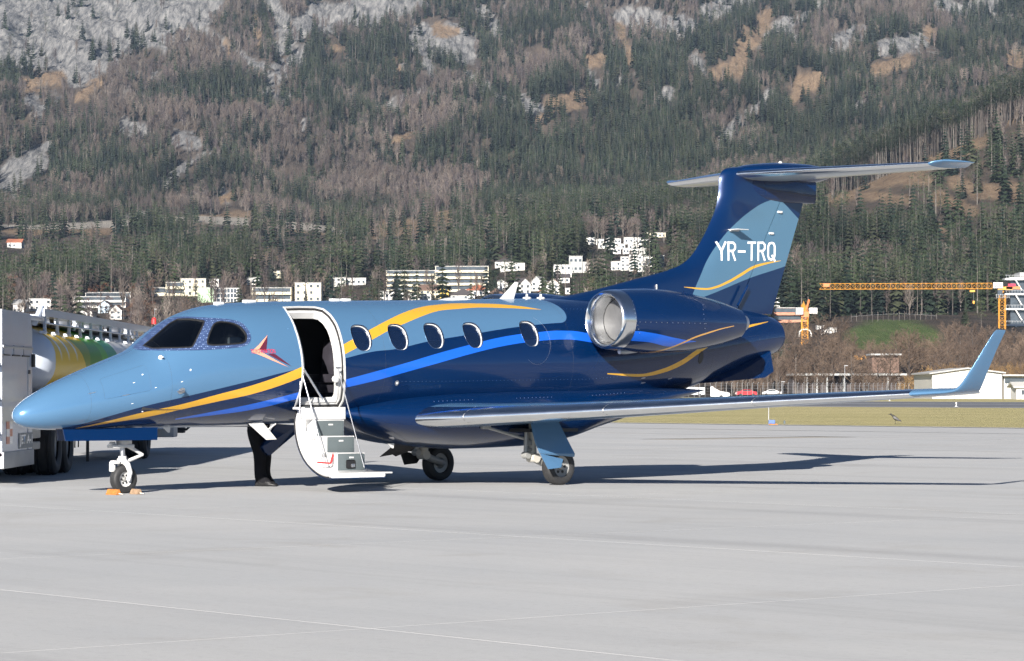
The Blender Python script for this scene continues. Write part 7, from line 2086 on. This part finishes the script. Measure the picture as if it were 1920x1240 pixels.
    bm = B(); box(bm, (R1 - .16, -1.75, .78), (.26, .9, .30), bevel=.02); box(bm, (R1 - .12, -1.75, .52), (.2, .7, .12), bevel=.02); part('tool_locker', bm, M['ivory'], t, 30)
    bm = B(); box(bm, (R1 - .25, 3.2, 1.18), (.4, 9.0, .10)); part('side_shelf', bm, M['chassis'], t, 30)
    bm = B()
    for y in (2.6, 3.0): tube(bm, [(R1 - .1, y, .9), (R1 - .08, y, .55), (R1 - .1, y + .1, .40)], .012, 6)
    part('hose', bm, M['black'], t, 40)
    bm = B(); tube(bm, [(R1 - .1, 4.2, .9), (R1 - .1, 4.2, .12)], .03, 6); part('landing_leg', bm, M['chassis'], t, 40)
    # wheels
    for y, xw in ((.25, .92), (1.5, .92), (11.2, 1.20)):
        for s in (-1, 1):
            w = xw; c = R1 + .02 - w / 2 if s > 0 else -(R1 + .02) + w / 2
            if y > 10: c = s * (R1 + .02 - .15); w = .36 if False else .42
            R0 = .50
            bm = B()
            halves = ((c - .25), (c + .25)) if y < 10 else (c,)
            for cc in halves:
                hw = .19 if y < 10 else .22
                lathe(bm, [(-hw * .8, .28), (-hw, .34), (-hw, .44), (-hw * .8, .49), (-.1, .50), (-.09, .48), (-.07, .48), (-.06, .50), (.06, .50), (.07, .48), (.09, .48), (.1, .50), (hw * .8, .49), (hw, .44), (hw, .34), (hw * .8, .28)], (cc, y, R0), (1, 0, 0), 40)
            wh = part('wheel', bm, M['rubber'], t, 40)
            bm = B(); lathe(bm, [(-.1, .0), (-.1, .27), (.12, .285), (.10, .24), (.02, .20), (.02, .10), (.10, .09), (.11, 0)], (halves[-1] if s > 0 else halves[0], y, R0), (s, 0, 0), 28); part('rim', bm, M['steel'], wh, 40)
        bm = B(); 
        pr = [(R1 - .02, y + .62 * math.cos(a), R0 + .62 * math.sin(a)) for a in np.linspace(.25, math.pi - .25, 12)]
        for s in (-1, 1):
            rr = [[Vector((s * (R1 - .05), p[1], p[2])), Vector((s * (R1 - .5), p[1], p[2])), Vector((s * (R1 - .5), p[1], p[2] + .02)), Vector((s * (R1 - .05), p[1], p[2] + .02))] for p in pr]
            loft(bm, rr)
        part('mudguard', bm, M['chassis'], t, 40)
    # cab at the far end, low and hidden by the jet
    bm = B(); rr = []
    for z, ya, yb in ((.55, 14.6, 17.0), (1.3, 14.6, 17.05), (1.5, 14.6, 17.0), (2.3, 14.6, 16.6), (2.45, 14.7, 16.4)):
        rr.append([Vector((x, y, z)) for x, y in ((-1.15, ya), (1.15, ya), (1.15, yb), (-1.15, yb))])
    loft(bm, rr); cab = part('cab', bm, M['cab'], t, 30)
    for s in (-1, 1):
        bm = B(); box(bm, (s * 1.155, 15.9, 1.85), (.02, 1.0, .55), bevel=.005); part('side_window', bm, M['pane'], cab, 30)
    bm = B(); box(bm, (.1, 17.3, .62), (2.5, .35, .38), bevel=.03); part('bumper', bm, M['chassis'], t, 30)
    bm = B(); tube(bm, [(R1 + .02, 16.3, .55), (R1 + .28, 16.3, .52), (R1 + .38, 16.3, .62), (R1 + .40, 16.3, .74), (R1 + .33, 16.3, .78), (R1 + .30, 16.3, .70)], .028, 8); part('tow_hook', bm, M['chassis'], t, 40)
    bm = B(); box(bm, (R1 - .1, 15.4, .62), (.5, .7, .5), bevel=.03); part('battery_box', bm, M['steel'], t, 30)
    # roof walkway with its rails
    xw = R1 - .22
    bm = B(); box(bm, (xw + .10, 7.0, 2.64), (.03, 14.9, .11)); box(bm, (xw, 7.0, 2.585), (.24, 14.9, .03)); rail = part('walkway_rail', bm, M['cab'], t, 30)
    pb = B(); box(pb, (0, 0, 0), (.05, .06, .30), bevel=.01); box(pb, (-.03, 0, -.13), (.12, .12, .05), bevel=.01); pme = fill_mesh(pb); pme.materials.append(M['cab'])
    for k in range(12):
        o = bpy.data.objects.new('rail_post', pme); COL.objects.link(o); o.parent = t; o.location = (xw + .06, -.1 + k * 1.27, 2.45)
    bm = B(); tube(bm, [(xw + .12, -.5, 2.46), (xw + .12, 14.4, 2.46)], .014, 6); part('lower_rail', bm, M['alu'], t, 40)
    bm = B(); box(bm, (xw - .5, 7.0, 2.50), (.7, 14.4, .03)); part('walkway', bm, M['steel'], t, 30)
    for k in range(4):
        bm = B(); lathe(bm, [(0, .26), (.12, .26), (.16, .22), (.18, 0)], (xw - .55, 1.6 + 3.4 * k, 2.49), (0, 0, 1), 20); part('tank_hatch', bm, M['alu'], t, 40)
        bm = B(); tube(bm, [(xw - .2, 1.2 + 3.4 * k, 2.45), (xw - .15, 1.2 + 3.4 * k, 2.62), (xw - .1, 1.5 + 3.4 * k, 2.64), (xw - .1, 1.7 + 3.4 * k, 2.45)], .04, 8); part('vent_pipe', bm, M['cab'] if k % 2 else M['black'], t, 40)
    bm = B(); tube(bm, [(xw + .02, -.85, 2.45), (xw + .02, -.2, 2.72)], .05, 8); part('rail_end', bm, M['cab'], t, 40)
    bm = B(); box(bm, (xw - .35, -1.1, 2.52), (.9, 1.5, .08), bevel=.02); part('top_deck', bm, M['cab'], t, 30)
    bm = B(); lathe(bm, [(0, .05), (.10, .05), (.13, .03), (.14, 0)], (xw + .05, 14.2, 2.78), (0, 0, 1), 12); part('red_lamp', bm, M['red'], t, 40)
truck()

# ================================================================== THE MAN BEHIND THE FUSELAGE
def person():
    D = 41.5; px = lambda u, v, dy=0: Vector(((u - 960) / FPX * (D + dy), D + dy, CH + (YH - v) * (D + dy) / FPX))
    t = thing('person', 'person in black trousers and shoes bending behind the fuselage, only the legs showing', 'person', px(492, 912.5))
    o0 = Vector(t.location)
    P = {'pel': px(484, 795, .02), 'chest': px(512, 752, .05), 'neck': px(527, 735, .05), 'head': px(538, 716, .05), 'crown': px(544, 703, .05),
         'hipL': px(474, 803, -.07), 'kneeL': px(487, 850, -.08), 'ankL': px(487, 902, -.06), 'heelL': px(484, 909, -.06), 'toeL': px(513, 910, -.12),
         'hipR': px(490, 803, .10), 'kneeR': px(499, 852, .12), 'ankR': px(496, 899, .12), 'heelR': px(493, 906, .12), 'toeR': px(516, 907.5, .10),
         'shL': px(514, 750, -.17), 'elL': px(534, 778, -.2), 'wrL': px(556, 765, -.15), 'shR': px(520, 750, .22), 'elR': px(540, 775, .24), 'wrR': px(560, 760, .2)}
    rad = {'pel': .155, 'chest': .165, 'neck': .06, 'head': .10, 'crown': .075, 'hipL': .125, 'kneeL': .095, 'ankL': .078, 'heelL': .055, 'toeL': .038, 'hipR': .125, 'kneeR': .09, 'ankR': .07, 'heelR': .052, 'toeR': .036, 'shL': .07, 'elL': .055, 'wrL': .038, 'shR': .07, 'elR': .055, 'wrR': .038}
    E_ = [('pel', 'chest'), ('chest', 'neck'), ('neck', 'head'), ('head', 'crown'), ('pel', 'hipL'), ('hipL', 'kneeL'), ('kneeL', 'ankL'), ('ankL', 'heelL'), ('ankL', 'toeL'), ('pel', 'hipR'), ('hipR', 'kneeR'), ('kneeR', 'ankR'), ('ankR', 'heelR'), ('ankR', 'toeR'), ('chest', 'shL'), ('shL', 'elL'), ('elL', 'wrL'), ('chest', 'shR'), ('shR', 'elR'), ('elR', 'wrR')]
    keys = list(P); verts = [P[k] - o0 for k in keys]; edges = [(keys.index(a), keys.index(b)) for a, b in E_]
    fr = []
    for s, w in ((-.15, 'wrL'), (.2, 'wrR')):
        for i in range(5):
            a = P[w] - o0; d = Vector((.09 + .012 * (2 - abs(i - 2)), (i - 2) * .018, -.01 * i))
            if i == 0: d = Vector((.05, -.045, .0))
            n = len(verts); verts += [a + d * .55, a + d + Vector((0, 0, -.02))]; edges += [(keys.index(w), n), (n, n + 1)]; keys += ['f', 'f']; fr += [n, n + 1]
    me = bpy.data.meshes.new('person'); me.from_pydata([tuple(v) for v in verts], edges, [])
    ob = bpy.data.objects.new('tmp', me); COL.objects.link(ob)
    md_ = ob.modifiers.new('s', 'SKIN'); 
    for i, k in enumerate(keys):
        r = rad.get(k, .0095); me.skin_vertices[0].data[i].radius = (r, r); me.skin_vertices[0].data[i].use_root = (i == 0)
    sb = ob.modifiers.new('b', 'SUBSURF'); sb.levels = 2
    bpy.context.view_layer.update()
    m2 = bpy.data.meshes.new_from_object(ob.evaluated_get(bpy.context.evaluated_depsgraph_get())); bpy.data.objects.remove(ob)
    M['cloth'] = simple('black_cloth', (.008, .008, .010), rough=.9, var=.3, scale=8, spec=.2); M['skin'] = simple('skin', (.50, .30, .22), rough=.55, var=.05)
    m2.materials.clear(); m2.materials.append(M['cloth']); m2.materials.append(M['skin']); m2.materials.append(M['black'])
    hz = (P['neck'] - o0).z + .05
    for p in m2.polygons:
        c = p.center; p.material_index = 1 if (c.z > hz or c.x > (P['wrL'] - o0).x - .01 and c.z > .4) else (2 if c.z < .07 else 0)
    link('body', m2, t, (), smooth=60)
    bm = B(); h = P['crown'] - o0; lathe(bm, [(-.11, .02), (-.10, .088), (-.04, .098), (.03, .085), (.075, .045), (.085, 0)], h, (.25, 0, 1), 20); part('hair', bm, M['chassis'], t, 60)
    for s in ('L', 'R'):
        bm = B(); a, b_ = P['heel' + s] - o0, P['toe' + s] - o0
        z0 = 0.0
        rr = []
        for f, w, hh in ((-.2, .03, .07), (-.12, .042, .10), (.15, .046, .11), (.5, .045, .085), (.85, .05, .06), (1.12, .045, .045), (1.22, .02, .025)):
            c = a.lerp(b_, f); rr.append([Vector((c.x, c.y + w * math.cos(q), max(z0, hh * .5 + hh * .5 * math.sin(q)) )) for q in [2 * math.pi * i / 12 for i in range(12)]])
        loft(bm, rr); part('shoe', bm, M['black'], t, 60)
person()

# ================================================================== AIR
def haze():
    bm = B(); box(bm, (0, 2050, 279), (7000, 4600, 561)); me = fill_mesh(bm)
    m = bpy.data.materials.new('haze'); m.use_nodes = True; nt = m.node_tree; nt.nodes.clear()
    o_ = nt.nodes.new('ShaderNodeOutputMaterial'); pv = nt.nodes.new('ShaderNodeVolumePrincipled')
    pv.inputs['Density'].default_value = HAZE; pv.inputs['Color'].default_value = (.62, .78, 1.0, 1); pv.inputs['Anisotropy'].default_value = .2
    nt.links.new(pv.outputs[0], o_.inputs['Volume'])
    link('haze', me, None, m, kind='stuff')
HAZE = 0.000055
haze()
